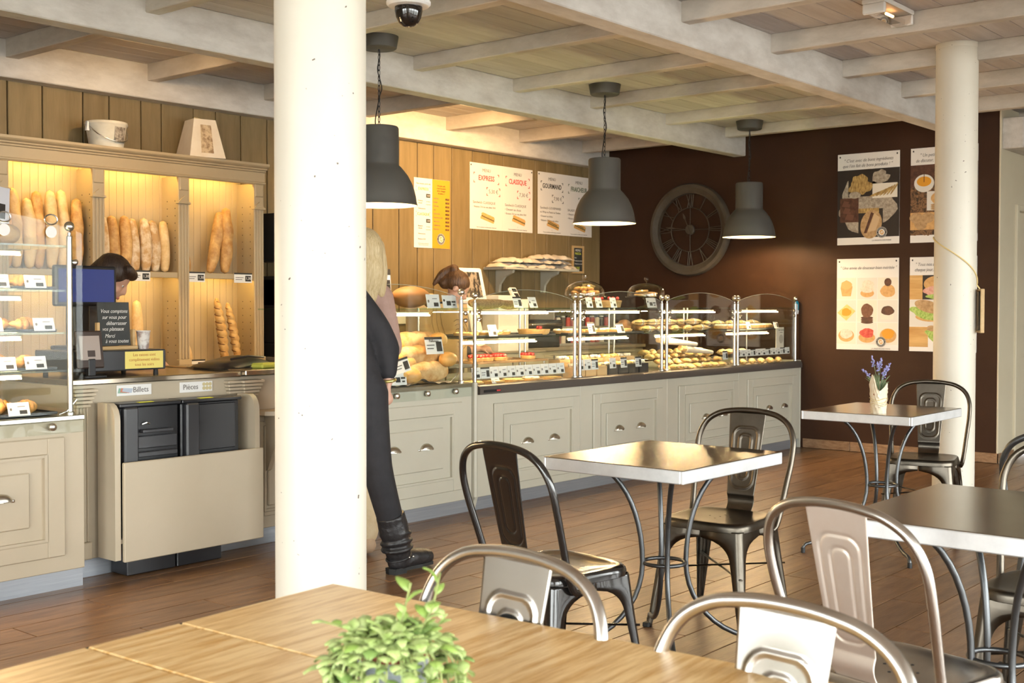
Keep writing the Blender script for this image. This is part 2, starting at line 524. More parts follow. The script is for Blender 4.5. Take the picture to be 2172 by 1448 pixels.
# ------------------------------------------------------------------ round columns
def column(x, y, label):
    t = thing('column', label, 'column', (x, y, 0), group='round cream columns')
    part(MB().lathe([(.125,0),(.125,2.80),(.125,ZC)], 64), 'shaft', PILLAR, t, smooth=50)
    part(MB().lathe([(.1255,2.865),(.127,2.868),(.127,ZC-.001)], 64), 'collar', PILLAR, t, smooth=50)
    return t
column(2.19, 2.525, 'thick cream column in the foreground left of centre')
column(7.46, 2.66, 'slimmer-looking cream column far right with a cord tied round it')
# cord round the far column with a small slate hanging edge-on
sl = thing('hanging_slate', 'small wood-framed slate hanging from a cord on the far column', 'slate', (7.53, 2.53, 1.115))
WOODL = mat('light_wood', (.52,.34,.15), .5, col2=(.60,.41,.20), scale=6, stretch=(1,6,6))
SLATE = mat('slate', (.03,.034,.034), .6, col2=(.05,.055,.055), scale=6)
ang = R(-33)
m4 = Matrix.Translation((7.46, 2.66, 0)) @ Matrix.Rotation(R(-62), 4, 'Z')
slb = MB().box(.142, .150, -.09, .09, 1.13, 1.37).xf(m4)
part(slb, 'board', SLATE, sl, world=True)
fr = MB()
for (a, b, z0, z1) in ((-.105,-.09,1.115,1.385),(.09,.105,1.115,1.385),(-.09,.09,1.115,1.13),(-.09,.09,1.37,1.385)):
    fr.cbox(.134, .157, a, b, z0, z1, .003)
part(fr.xf(m4), 'frame', WOODL, sl, world=True)
CORD = mat('yellow_cord', (.72,.55,.25), .7)
pts = []
for k in range(31):
    t = k/30
    a = R(100 + 200*t); z = 1.71 - .30*t**1.4
    pts.append((7.46+.129*math.cos(a), 2.66+.129*math.sin(a), z))
pts.append((7.46+.146*math.cos(R(-62)), 2.66+.146*math.sin(R(-62)), 1.385))
solo(MB().tube(pts, .0045, 6), 'cord', CORD, 'yellow cord wound round the far column', 'cord', smooth=60)
# ================================================================== COUNTERS AND DISPLAY CASES
def nested_panel(x0, x1, z0, z1, yf, m, root, in1=.085, in2=.165, handles=(), name='door'):
    """panelled door on the front plane yf (facing -Y): raised frame, recessed field, raised centre"""
    p = MB()
    p.cbox(x0, x0+in1, yf-.014, yf+.002, z0, z1, .005).cbox(x1-in1, x1, yf-.014, yf+.002, z0, z1, .005)
    p.cbox(x0+in1-.004, x1-in1+.004, yf-.014, yf+.002, z1-in1*.88, z1, .005).cbox(x0+in1-.004, x1-in1+.004, yf-.014, yf+.002, z0, z0+in1*.88, .005)
    for a, b, c, d in ((x0+in1, x0+in1+.014, z0+in1*.88, z1-in1*.88), (x1-in1-.014, x1-in1, z0+in1*.88, z1-in1*.88)):
        p.prism([(a, yf-.016), (b, yf-.016), (b, yf+.001), (a, yf+.001)], c, d, 2)
    p.prism([(x0+in1+.0145, z0+in1*.88), (x1-in1-.0145, z0+in1*.88), (x1-in1-.0145, z0+in1*.88+.012), (x0+in1+.0145, z0+in1*.88+.012)], yf-.0158, yf+.001, 1)
    p.prism([(x0+in1+.0145, z1-in1*.88-.012), (x1-in1-.0145, z1-in1*.88-.012), (x1-in1-.0145, z1-in1*.88), (x0+in1+.0145, z1-in1*.88)], yf-.0158, yf+.001, 1)
    d = part(p, name, m, root, world=True)
    q = MB().cbox(x0+in2, x1-in2, yf-.011, yf+.002, z0+in2*.88, z1-in2*.88, .007)
    part(q, 'centre_panel', m, d, world=True)
    for hx, hz in handles:
        h = MB()
        def cup(u, v, hx=hx, hz=hz):
            a = PI*u; b = PI/2*v
            return (hx+.050*math.cos(a), yf-.012-.026*math.sin(b)*math.sin(a)**.5, hz+.035*math.sin(a)*math.cos(b*.98)+.002)
        h.grid(cup, 14, 6)
        h.cbox(hx-.064, hx-.046, yf-.014, yf-.010, hz-.006, hz+.006, .001).cbox(hx+.046, hx+.064, yf-.014, yf-.010, hz-.006, hz+.006, .001)
        h.tube([(hx-.05, yf-.013, hz+.001), (hx, yf-.038, hz+.001), (hx+.05, yf-.013, hz+.001)], .0025, 6)
        part(h, 'cup_handle', NICKEL, d, smooth=50, world=True, label='satin metal cup pull')
    return d

def arch_glass(x0, x1, y, z0, zs, rise, t=.006, n=18, full=True):
    pts = [(x0, z0), (x1, z0)]
    for k in range(n+1):
        u = k/n
        x = x1 + (x0-x1)*u
        pts.append((x, zs + rise*math.sin(PI*u)**.8 if full else zs+rise*math.sin(PI/2*min(1,(1-u)*0+u*1.0))))
    return MB().prism(pts, y, y+t, 1)

def finial_post(root, x, y, z0, z1, r=.0125, rb=.0225):
    p = part(MB().lathe([(r*1.5, 0), (r*1.5, .012), (r, .016), (r, z1-z0-.03), (r*.6, z1-z0-.026), (r*.6, z1-z0-.012)], 14, (x, y, z0)), 'post', POSTM, root, smooth=40, world=True)
    part(MB().ball((x, y, z1+rb*.7), rb, 16, 10), 'finial', NICKEL, p, smooth=60, world=True)

def clamp(root, x, y, z):
    part(MB().lathe([(.0, 0), (.014, 0), (.014, .012), (.008, .016), (0, .016)], 14).xf(Matrix.Translation((x, y, z)) @ Matrix.Rotation(R(90), 4, 'X')), 'clamp', CHROME, root, smooth=40, world=True)

DECK = mat('deck_enamel', (.62,.58,.50), .4)
YF = 4.93
GEDGE = mat('glass_edge', (.30,.34,.31), .3)
bays = [(5.545, 6.62, (6.03, 6.31)), (6.62, 7.725, (7.07, 7.35)), (7.725, 8.82, (8.28, 8.55)), (8.82, 9.93, (9.33, 9.61))]
posts = [(5.555, 6.59), (6.65, 7.69), (7.76, 8.795), (8.85, 9.895)]
names = ['nearest chilled display case, tarts above and galettes on the deck',
         'second chilled display case with boxed sandwiches under two glass domes',
         'third chilled display case heaped with pale sandwich rolls',
         'last chilled display case at the brown wall with a blue sticker']
for k, ((a, b, hs), (p0, p1), lab) in enumerate(zip(bays, posts, names)):
    t = thing('display_case', lab, 'display case', ((a+b)/2, 5.3, 0), group='chilled display cases along the counter')
    part(MB().box(a, b, YF+.022, 5.70, 0, .082), 'plinth', PLINTH, t, world=True)
    body = part(MB().cbox(a+.001, b-.001, YF, 5.72, .082, .722, .003), 'body', PAINT, t, world=True)
    nested_panel(a+.155 if k % 2 == 0 else a+.14, b-.02 if k % 2 == 0 else b-.075, .135, .66, YF, PAINT, t, handles=[(x, .385) for x in hs])
    part(MB().box(a+.002, b-.002, 4.962, 5.70, .74, .768), 'deck', DECK, t, world=True)
    part(MB().box(a+.002, b-.002, 5.695, 5.72, .722, .80), 'back_rail', PAINT, t, world=True)
    finial_post(t, p0, 4.958, .78, 1.325)
    finial_post(t, p1, 4.958, .78, 1.325)
    part(arch_glass(p0+.016, p1-.016, 4.962, .784, 1.315, .066), 'front_glass', GLASS, t, world=True)
    ag = [(p0+.016+(p1-p0-.032)*k_/24, 4.965, 1.315+.066*max(0, math.sin(PI*k_/24))**.8) for k_ in range(25)]
    part(MB().tube(ag, .0016, 6), 'polished_edge', GEDGE, t, smooth=60, world=True)
    part(MB().box(p0+.01, p1-.01, 4.985, 5.47, 1.255, 1.263), 'top_shelf', GLASSG, t, world=True)
    part(MB().box(p0+.01, p1-.01, 5.06, 5.50, 1.064, 1.071), 'middle_shelf', GLASSG, t, world=True)
    part(MB().box(a+.03, b-.03, 5.69, 5.694, .80, 1.25), 'back_glass', GLASS, t, world=True)
    for z, yy, ln in ((1.226, 5.0, .77), (1.036, 5.075, .74)):
        s_ = part(MB().cbox(p0+.02, p0+.02+ln, yy+.009, yy+.024, z+.004, z+.02, .003), 'light_housing', LAMPM, t, world=True)
        part(MB().tube([(p0+.022, yy, z), (p0+.018+ln, yy, z)], .0031, 8), 'light_tube', STRIP, s_, smooth=60, world=True)
    for z in (1.235, 1.19):
        clamp(t, p0+.035, 4.958, z); clamp(t, p1-.035, 4.958, z)
    part(MB().box(p0-.006, p0-.002, 4.99, 5.65, .785, 1.25) if k in (0,) else MB().box(p1+.001, p1+.005, 4.99, 5.65, .785, 1.25), 'side_glass', GLASS, t, world=True)
    for x in (p0, p1):
        part(MB().tube([(x, 5.45, .77), (x, 5.45, 1.26)], .008, 8), 'rear_post', POSTM, t, smooth=60, world=True)
    if k == 3:
        part(MB().cbox(9.93, 9.948, 4.925, 5.72, 0, .79, .003), 'end_panel', PAINT, t, world=True)
        part(MB().tube([(9.935, 4.99, .79), (9.935, 4.99, 1.30)], .012, 10), 'end_tube', GLASS, t, smooth=60, world=True)
        stk = part(MB().lathe([(0, 0), (.052, 0), (.052, .002), (0, .002)], 24, sx=.75, sy=1).xf(Matrix.Translation((9.915, 4.955, 1.275)) @ Matrix.Rotation(R(90), 4, 'X')), 'sticker', mat('sticker_blue', (.02,.35,.50), .4), t, world=True)
        part(MB().prism([(9.893,1.205),(9.937,1.205),(9.945,1.235),(9.915,1.25),(9.885,1.235)], 4.950, 4.953, 1), 'sticker_tip', PAPER, stk, world=True)
        part(MB().cbox(9.905, 9.925, 4.949, 4.953, 1.25, 1.295, .002), 'sticker_bottle', PAPER, stk, world=True)

# continuous dark rail over the fronts
rail = thing('counter_rail', 'long dark brown rail capping the chilled display fronts', 'rail', (7.74, 4.93, .72))
part(MB().prism([(4.905,.724),(4.965,.722),(4.965,.782),(4.93,.784),(4.91,.774),(4.903,.752)], 5.545, 9.93, 0), 'rail_profile', DARKRAIL, rail, smooth=30, world=True)
tagp = part(MB().box(5.58, 5.74, 4.9005, 4.904, .735, .752), 'maker_plate', BLACKP, rail, world=True)
part(MB().box(5.70, 5.735, 4.899, 4.9006, .739, .748), 'maker_mark', RED, tagp, world=True)

# rounded filler pilaster between bread case and chilled cases
pil = thing('corner_pilaster', 'slim green-grey pilaster with curved foot between the two cases', 'pilaster', (5.519, 4.94, 0))
part(MB().prism([(5.500,4.935),(5.504,4.915),(5.519,4.908),(5.534,4.915),(5.538,4.935),(5.538,5.3),(5.500,5.3)], .09, .80, 2), 'shaft', PAINT, pil, smooth=40, world=True)
part(MB().prism([(4.912,.09),(4.94,.0),(4.97,.0),(4.985,.09)], 5.504, 5.534, 0), 'foot', PAINT, pil, world=True)

# ---------------- bread case (left of the chilled ones)
t = thing('bread_case', 'bread display case heaped with loaves behind the customers', 'display case', (4.85, 5.3, 0))
part(MB().box(4.22, 5.497, YF+.022, 5.70, 0, .082), 'plinth', PLINTH, t, world=True)
part(MB().cbox(4.22, 5.497, YF, 5.72, .082, .775, .003), 'body', PAINT, t, world=True)
nested_panel(4.42, 5.40, .15, .69, YF, PAINT, t, handles=[(4.81, .43), (5.08, .425)])
part(MB().cbox(4.22, 5.497, 4.922, 5.72, .775, .80, .003), 'steel_top', STEEL, t, world=True)
part(MB().box(4.22, 5.49, 4.914, 4.920, .72, .81), 'glass_skirt', GLASS, t, world=True)
for x in (4.83, 5.085, 5.33):
    part(MB().lathe([(0, 0), (.017, 0), (.017, .014), (.009, .02), (0, .02)], 16).xf(Matrix.Translation((x, 4.914, .757)) @ Matrix.Rotation(R(90), 4, 'X')), 'bolt', NICKEL, t, smooth=40, world=True)
finial_post(t, 5.425, 4.955, .80, 1.345)
finial_post(t, 4.30, 4.955, .80, 1.345)
part(arch_glass(4.32, 5.41, 4.96, .80, 1.325, .075), 'front_glass', GLASS, t, world=True)
part(MB().tube([(4.32+1.09*k_/24, 4.963, 1.325+.075*max(0, math.sin(PI*k_/24))**.8) for k_ in range(25)], .0016, 6), 'polished_edge', GEDGE, t, smooth=60, world=True)
part(MB().box(4.30, 5.43, 4.985, 5.5, 1.25, 1.259), 'top_shelf', GLASSG, t, world=True)
s_ = part(MB().cbox(4.34, 5.2, 5.008, 5.024, 1.222, 1.24, .003), 'light_housing', LAMPM, t, world=True)
part(MB().tube([(4.345, 5.0, 1.218), (5.195, 5.0, 1.218)], .0031, 8), 'light_tube', STRIP, s_, smooth=60, world=True)
clamp(t, 5.46, 4.955, 1.23); clamp(t, 5.46, 4.955, 1.185)
part(MB().box(5.44, 5.445, 4.99, 5.65, .80, 1.25), 'side_glass', GLASS, t, world=True)
part(MB().tube([(5.36,4.99,.803),(5.39,4.985,.83),(5.435,4.975,.868)], .003, 6), 'stay', STEEL, t, world=True)

# ---------------- pastry case at the far left
YL = 4.965
t = thing('pastry_case', 'tall glass pastry case of croissants at the left edge', 'display case', (2.3, 5.35, 0))
part(MB().box(1.70, 2.90, YL+.018, 5.72, 0, .085), 'plinth', PLINTH, t, world=True)
part(MB().cbox(1.70, 2.90, YL, 5.74, .085, .76, .003), 'body', PAINTB, t, world=True)
nested_panel(1.90, 2.80, .155, .69, YL, PAINTB, t, handles=[(2.22, .43), (2.50, .43)])
part(MB().cbox(1.70, 2.90, YL-.008, 5.74, .76, .782, .003), 'steel_top', STEEL, t, world=True)
part(MB().box(1.70, 2.90, YL-.016, YL-.010, .705, .80), 'glass_skirt', GLASS, t, world=True)
for x in (2.02, 2.38, 2.735):
    part(MB().lathe([(0, 0), (.017, 0), (.017, .014), (.009, .02), (0, .02)], 16).xf(Matrix.Translation((x, YL-.016, .738)) @ Matrix.Rotation(R(90), 4, 'X')), 'bolt', NICKEL, t, smooth=40, world=True)
finial_post(t, 2.845, YL+.02, .782, 1.615)
finial_post(t, 1.76, YL+.02, .782, 1.615)
part(arch_glass(1.72, 2.90, YL+.004, .80, 1.60, .09), 'front_glass', CASEGLASS, t, world=True)
part(MB().box(2.893, 2.899, YL+.01, 5.70, .80, 1.60), 'side_glass', CASEGLASS, t, world=True)
for z in (1.545, 1.345, 1.155, .985):
    part(MB().box(1.74, 2.86, YL+.03, 5.5, z-.008, z), 'shelf', GLASSG, t, world=True)
for z in (1.497, 1.30, 1.125, .955):
    s_ = part(MB().cbox(1.8, 2.64, YL+.058, YL+.073, z+.004, z+.02, .003), 'light_housing', LAMPM, t, world=True)
    part(MB().tube([(1.8, YL+.05, z), (2.63, YL+.05, z)], .0031, 8), 'light_tube', STRIP, s_, smooth=60, world=True)
clamp(t, 2.868, YL+.018, 1.47)
part(MB().tube([(2.80,5.0,.786),(2.83,4.985,.80),(2.87,4.975,.85)], .003, 6), 'stay', STEEL, t, world=True)

# ---------------- cash counter between them
def fluted(root, x0, x1, yf, z0, z1, m, name='pilaster', nfl=3, cap=True, dep=.035):
    q = MB()
    n = nfl*2+1; wd = (x1-x0)/n
    q.box(x0, x1, yf-dep*.55, yf, z0, z1)
    for k in range(0, n, 2): q.cbox(x0+k*wd, x0+(k+1)*wd, yf-dep*.8, yf-dep*.5, z0, z1, .003)
    p = part(q, name, m, root, world=True)
    q = MB()
    if cap:
        h = .012
        for k, e in enumerate((.006, .012, .018, .024, .030)):
            q.cbox(x0-e, x1+e, yf-dep-e, yf, z1+k*.018, z1+k*.018+.015, .003)
        part(q, 'capital', m, p, world=True)
    part(MB().cbox(x0-.008, x1+.008, yf-dep-.008, yf, z0-.08, z0, .004), 'base_block', m, p, world=True)
    return p
t = thing('cash_counter', 'beige cash counter with steel edge and fluted pilasters', 'counter', (3.55, 5.4, 0))
part(MB().box(2.905, 4.215, 5.12, 5.75, 0, .085), 'plinth', PLINTH, t, world=True)
part(MB().cbox(2.905, 4.215, 5.105, 5.75, .085, .905, .003), 'body', PAINTB, t, world=True)
part(MB().cbox(2.905, 3.86, 5.075, 5.78, .905, .932, .004), 'worktop', mat('brown_steel_top', (.42,.36,.28), .22, metal=.9), t, world=True)
part(MB().cbox(3.862, 4.215, 5.04, 5.78, .912, .94, .004), 'worktop', MATS['brown_steel_top'], t, world=True)
fluted(t, 3.88, 3.955, 5.105, .17, .80, PAINTB)
fluted(t, 3.80, 3.865, 5.125, .17, .80, PAINTB)
fluted(t, 2.935, 2.995, 5.115, .17, .80, PAINTB)
nested_panel(3.99, 4.21, .15, .66, 5.105, PAINTB, t, in1=.03, in2=.06, name='side_panel')
# bag shelf on a scrolled bracket
t = thing('bag_shelf', 'half-round beige shelf on a curved bracket beside the cash counter', 'shelf', (4.06, 5.0, .70))
part(MB().prism([(3.93,5.07),(3.945,4.99),(3.99,4.95),(4.06,4.935),(4.13,4.95),(4.19,4.99),(4.205,5.07),(4.205,5.10),(3.93,5.10)], .700, .722, 2), 'top', PAINTB, t, world=True)
part(MB().prism([(5.10,.70),(4.97,.70),(4.975,.64),(5.0,.56),(5.05,.46),(5.075,.40),(5.10,.39)], 4.03, 4.06, 0), 'bracket', PAINTB, t, world=True)

# coin and note machines in their cabinet
t = thing('payment_cabinet', 'beige cabinet holding the note and coin machines before the cash counter', 'cabinet', (3.44, 5.0, 0))
def side(x0, x1):
    pts = [(5.07,.095),(4.925,.095),(4.925,.74),(4.928,.765),(4.938,.79),(4.955,.81),(4.98,.822),(5.07,.822)]
    return MB().prism(pts, x0, x1, 0)
part(side(3.03, 3.06), 'side_panel', PAINTB, t, smooth=25, world=True)
part(side(3.83, 3.86), 'side_panel', PAINTB, t, smooth=25, world=True)
part(MB().cbox(3.065, 3.868, 4.902, 4.924, .085, .548, .004), 'front_panel', PAINTB, t, world=True)
part(MB().box(3.06, 3.83, 4.93, 5.07, .17, .19), 'inner_shelf', PAINTB, t, world=True)
def machine(x0, x1, label, kind):
    t = thing('payment_machine', label, 'machine', ((x0+x1)/2, 5.0, .19), group='automatic payment machines')
    part(MB().cbox(x0, x1, 4.965, 5.07, .19, .80, .006), 'housing', BLACKP, t, world=True)
    part(MB().cbox(x0-.004, x1+.004, 4.945, 5.072, .80, .818, .004), 'top_cover', BLACKP, t, world=True)
    part(MB().cbox(x0+.015, x0+.09, 4.935, 4.966, .22, .80, .008), 'fascia', GREYP, t, world=True)
    if kind == 0:
        part(MB().cbox(x0+.09, x1-.02, 4.945, 4.966, .60, .66, .004).cbox(x0+.09, x1-.02, 4.94, 4.966, .56, .585, .004), 'note_slot', GREYP, t, world=True)
        part(MB().cbox(x0+.11, x1-.05, 4.93, 4.966, .675, .69, .003), 'tray_lip', GREYP, t, world=True)
        part(MB().tube([(x0+.12,4.958,.715),(x0+.14,4.95,.722),(x0+.16,4.958,.715)], .004, 6), 'release', STEEL, t, world=True)
    else:
        part(MB().cbox(x0+.09, x1-.03, 4.952, 4.966, .56, .79, .004), 'coin_cover', BLACKP, t, world=True)
    part(MB().prism([(x0+.10, 4.95),(x0+.18, 4.95),(x0+.19, 4.99),(x0+.11, 4.99)], .8181, .8195, 2), 'sticker', mat('sticker_yellow', (.85,.85,.02), .5), t, world=True)
machine(3.075, 3.40, 'black note machine with slots under the Billets sign', 0)
machine(3.415, 3.76, 'black coin machine with plain cover under the Pièces sign', 1)
for k, (x0, x1) in enumerate(((3.12, 3.385), (3.395, 3.655))):
    t = thing('cash_box', 'black lockable cash box on the floor, %s of the pair' % ('left' if k == 0 else 'right'), 'box', ((x0+x1)/2, 5.02, 0), group='cash boxes under the payment machines')
    part(MB().cbox(x0, x1, 4.97, 5.11, .004, .165, .004), 'case', BLACKP, t, world=True)
    part(MB().cbox(x0+.135, x1-.04, 4.966, 4.971, .085, .125, .001), 'grip_recess', RUBBER, t, world=True)
    part(MB().lathe([(0,0),(.011,0),(.011,.006),(0,.006)], 12).xf(Matrix.Translation((x0+.075, 4.97, .10)) @ Matrix.Rotation(R(90), 4, 'X')), 'lock', CHROME, t, smooth=40, world=True)
# ================================================================== SIGNS: lettering and flat print
TXT = {}
def text_mesh(s, size, shear=0, align='CENTER', bold=0):
    k = (s, size, shear, align, bold)
    if k in TXT: return TXT[k]
    cu = bpy.data.curves.new('lettering', 'FONT')
    cu.body = s; cu.size = size; cu.shear = shear; cu.align_x = align; cu.align_y = 'CENTER'
    cu.resolution_u = 2
    cu.extrude = .0004
    if bold: cu.offset = bold
    o = bpy.data.objects.new('tmp', cu); COL.objects.link(o)
    dg = bpy.context.evaluated_depsgraph_get()
    me = bpy.data.meshes.new_from_object(o.evaluated_get(dg))
    bpy.data.objects.remove(o)
    me.name = 'lettering'
    TXT[k] = me
    return me
def text(root, s, u, v, size, m, shear=0, align='CENTER', n=.0016, sx=1, bold=0, name='lettering'):
    me = text_mesh(s, size, shear, align, bold).copy()
    me.materials.clear(); me.materials.append(m)
    o = bpy.data.objects.new(name, me); COL.objects.link(o)
    o.parent = root; o.location = (u, v, n); o.scale = (sx, 1, 1)
    return o
def patch(root, pts, m, n0=0, n1=.001, name='print'):
    return part(MB().prism(pts, n0, n1, 2), name, m, root)
def rect(u0, u1, v0, v1): return [(u0, v0), (u1, v0), (u1, v1), (u0, v1)]
def ell(u, v, a, b, n=24, rot=0, wob=0, seed=0):
    r_ = random.Random(seed)
    ph = [r_.uniform(0, 6.28) for _ in range(4)]
    out = []
    for k in range(n):
        t = 2*PI*k/n
        g = 1 + wob*(math.sin(3*t+ph[0])+.7*math.sin(5*t+ph[1])+.5*math.sin(9*t+ph[2]))
        x, y = a*math.cos(t)*g, b*math.sin(t)*g
        out.append((u+x*math.cos(rot)-y*math.sin(rot), v+x*math.sin(rot)+y*math.cos(rot)))
    return out
ROT_L = (R(90), 0, 0)            # on the boarded wall, facing -Y
ROT_E = (R(90), 0, R(-90))       # on the end wall, facing -X
def board(name, label, cat, c, wd, ht, rot, m, group=None, th=.004, b=.001):
    t = thing(name, label, cat, c, rot=rot, group=group)
    part(MB().cbox(-wd/2, wd/2, -ht/2, ht/2, -th, 0, b), 'panel', m, t)
    return t
def corners(root, u0, u1, v0, v1, m, a=.02, w_=.006):
    mb = MB()
    for (x, sx) in ((u0, 1), (u1, -1)):
        for (y, sy) in ((v0, 1), (v1, -1)):
            xs = sorted((x, x+sx*a)); ys = sorted((y, y+sy*w_)); mb.box(xs[0], xs[1], ys[0], ys[1], .0002, .0012)
            xs = sorted((x, x+sx*w_)); ys = sorted((y, y+sy*a)); mb.box(xs[0], xs[1], ys[0], ys[1], .0002, .0012)
    return part(mb, 'corner_marks', m, root)
def logo(root, u, v, r, n=.001):
    a = patch(root, ell(u, v, r, r, 28), INK, n, n+.0008, 'logo_disc')
    patch(a, ell(u, v, r*.97, r*.97, 28), PAPER, n+.0008, n+.0011, 'logo_ring')
    patch(a, ell(u, v, r*.92, r*.92, 28), INK, n+.0011, n+.0014, 'logo_band')
    patch(a, ell(u, v, r*.58, r*.58, 24), PAPER, n+.0014, n+.0017, 'logo_centre')
    patch(a, ell(u, v, r*.38, r*.46, 20, .5), mat('logo_tan', (.62,.36,.12), .6), n+.0017, n+.002, 'logo_loaf')
    for k in (-1, 0, 1):
        patch(a, [(u+k*r*.16-.06*r, v-r*.2), (u+k*r*.16+.02*r, v-r*.2), (u+k*r*.16+.14*r, v+r*.22), (u+k*r*.16+.06*r, v+r*.22)], PAPER, n+.002, n+.0022, 'logo_cut')
    nb = MB()
    for k in range(22):
        t = 2*PI*k/22
        if abs(math.sin(t)) < .25: continue
        c, s_ = math.cos(t), math.sin(t)
        nb.prism([(u+r*(.68*c)-.03*r*s_*-1, v+r*.68*s_-.03*r*c), (u+r*.83*c+.03*r*s_, v+r*.83*s_-.03*r*c), (u+r*.83*c-.03*r*s_, v+r*.83*s_+.03*r*c), (u+r*.68*c-.03*r*s_, v+r*.68*s_+.03*r*c)], n+.0014, n+.0017, 2)
    part(nb, 'logo_letters', PAPER, a)
def sandwich_print(root, u, v, wd, rot=-.22, dark=False):
    CR = mat('print_crust', (.62,.33,.10), .6, col2=(.74,.45,.17), scale=60)
    FI = mat('print_filling', (.05,.06,.02), .6, col2=(.30,.20,.06), scale=150)
    def rr(pts): return [(u+x*math.cos(rot)-y*math.sin(rot), v+x*math.sin(rot)+y*math.cos(rot)) for x, y in pts]
    h = wd*.18
    a = patch(root, rr([(-wd*.5,-h*.9),(wd*.46,-h*.9),(wd*.5,-h*.3),(wd*.46,h*.1),(-wd*.46,h*.1),(-wd*.52,-h*.4)]), CR, .0002, .001, 'sandwich_picture')
    patch(a, rr([(-wd*.47,-h*.2),(wd*.48,-h*.35),(wd*.48,h*.15),(-wd*.46,h*.3)]), FI, .001, .0013, 'filling_picture')
    patch(a, rr([(-wd*.48,h*.15),(wd*.44,0),(wd*.5,h*.4),(wd*.42,h*.85),(-wd*.40,h*.95),(-wd*.5,h*.6)]), CR, .0013, .0016, 'crust_picture')
    if dark: patch(a, rr([(-wd*.4,h*.3),(wd*.3,h*.1),(wd*.32,h*.35),(-wd*.36,h*.55)]), FI, .0016, .0018, 'filling_picture')

# ---- three menu boards on the boarded wall
t = board('menu_board', 'white menu board headed EXPRESS and CLASSIQUE in red', 'menu', (8.395, 7.155, 2.262), .89, .595, ROT_L, WHITE, 'menu boards on the boarded wall')
for du, name, col, pr_, pu, lines in ((-.222, 'EXPRESS', RED, '5,30 €', -.125, ['• Boisson 33cl ou eau plate 50cl']), (.222, 'CLASSIQUE', RED, '7,30 €', .31, ['• Dessert au choix', '• Boisson 33cl ou eau plate 50cl'])):
    text(t, 'MENU', du, .235, .042, INKG)
    text(t, name, du, .165, .064, col, sx=.80 if len(name) > 7 else .92, bold=.001)
    corners(t, du-.175, du+.175, .12, .212, col)
    text(t, pr_, pu, .05, .05, INKG); corners(t, pu-.095, pu+.095, .012, .088, col)
    text(t, 'Sandwich CLASSIQUE', du-.185, -.055, .034, INKG, align='LEFT')
    for k, l in enumerate(lines): text(t, l, du-.185, -.095-.038*k, .031 if 'Des' in l else .024, INKG, align='LEFT')
    sandwich_print(t, du+.02, -.19, .19)
    text(t, '1', du+.0, -.255, .016, INKG); text(t, 'Tous nos sandwichs sont faits maison, chaque jour', du, -.277, .0135, INKG)
patch(t, rect(-.001, .001, -.28, .27), PAPER, 0, .0006, 'fold_line')
for u, v in ((-.43, .275), (.43, .275)): patch(t, ell(u, v, .007, .007, 10), INK, 0, .002, 'screw')
t = board('menu_board', 'white menu board headed GOURMAND and FRAICHEUR, partly behind a lamp', 'menu', (9.355, 7.155, 2.262), .87, .595, ROT_L, WHITE, 'menu boards on the boarded wall')
for du, name, col, pr_, pu, lines in ((-.217, 'GOURMAND', INK, '7,90 €', -.125, ['Sandwich GOURMAND', 'ou Wrap ou Panini ou Tartine', '• Dessert au choix', '• Boisson 33cl ou eau plate']), (.217, 'FRAICHEUR', GREEN, '8,50 €', .30, ['SALADE au choix', '• Dessert au choix', '• Boisson 33cl'])):
    text(t, 'MENU', du, .235, .042, INKG)
    text(t, name, du, .165, .064, col, sx=.80, bold=.001)
    corners(t, du-.175, du+.175, .12, .212, col)
    text(t, pr_, pu, .05, .05, INKG); corners(t, pu-.09, pu+.09, .012, .088, col)
    for k, l in enumerate(lines): text(t, l, du-.185, -.045-.040*k, .033 if k == 0 else .026, INKG, align='LEFT')
    sandwich_print(t, du+.02, -.205, .19, dark=True)
    text(t, '1', du, -.257, .016, INKG); text(t, 'Tous nos sandwichs sont faits maison, chaque jour', du, -.277, .0135, INKG)
patch(t, ell(-.42, .275, .007, .007, 10), INK, 0, .002, 'screw')
t = board('menu_board', 'narrow menu board, white left half and yellow right half', 'menu', (7.465, 7.155, 2.067), .445, .595, ROT_L, WHITE, 'menu boards on the boarded wall')
patch(t, rect(.0, .2215, -.2965, .2965), YEL, 0, .0008, 'yellow_half')
text(t, 'Nos menus petit-déj', -.11, .25, .021, INKG); text(t, 'EXPRESS', -.11, .205, .034, YEL); corners(t, -.2, -.025, .185, .225, mat('ink_beige', (.5,.38,.2), .6), a=.01, w_=.003)
text(t, 'CLASSIQUE', -.11, -.01, .034, YEL, sx=.9); corners(t, -.2, -.025, -.03, .012, MATS['ink_beige'], a=.01, w_=.003)
for v in (.15, -.065):
    patch(t, rect(-.075, -.025, v-.016, v+.016), INK, 0, .001, 'price_block'); text(t, '3,50', -.05, v, .019, PAPER, n=.002)
    text(t, 'Boisson', -.175, v-.045, .018, INKG, align='LEFT'); text(t, 'chaude', -.175, v-.065, .018, INKG, align='LEFT')
    text(t, 'au choix', -.05, v-.05, .013, INKG); text(t, 'ou jus frais', -.05, v-.075, .013, INKG); text(t, 'Viennoiserie', -.175, v-.112, .018, INKG, align='LEFT')
text(t, 'Boisson 33cl', -.175, -.222, .018, INKG, align='LEFT'); text(t, 'Tous nos produits sont faits maison', -.11, -.26, .009, INKG); text(t, 'chaque jour dans notre boutique', -.11, -.272, .009, INKG)
for k, l in enumerate(('Un petit café,', "c'est l'occasion", 'de se changer', 'les idées...!')): text(t, l, .11, .245-.022*k, .019, INK, shear=.2, n=.0024)
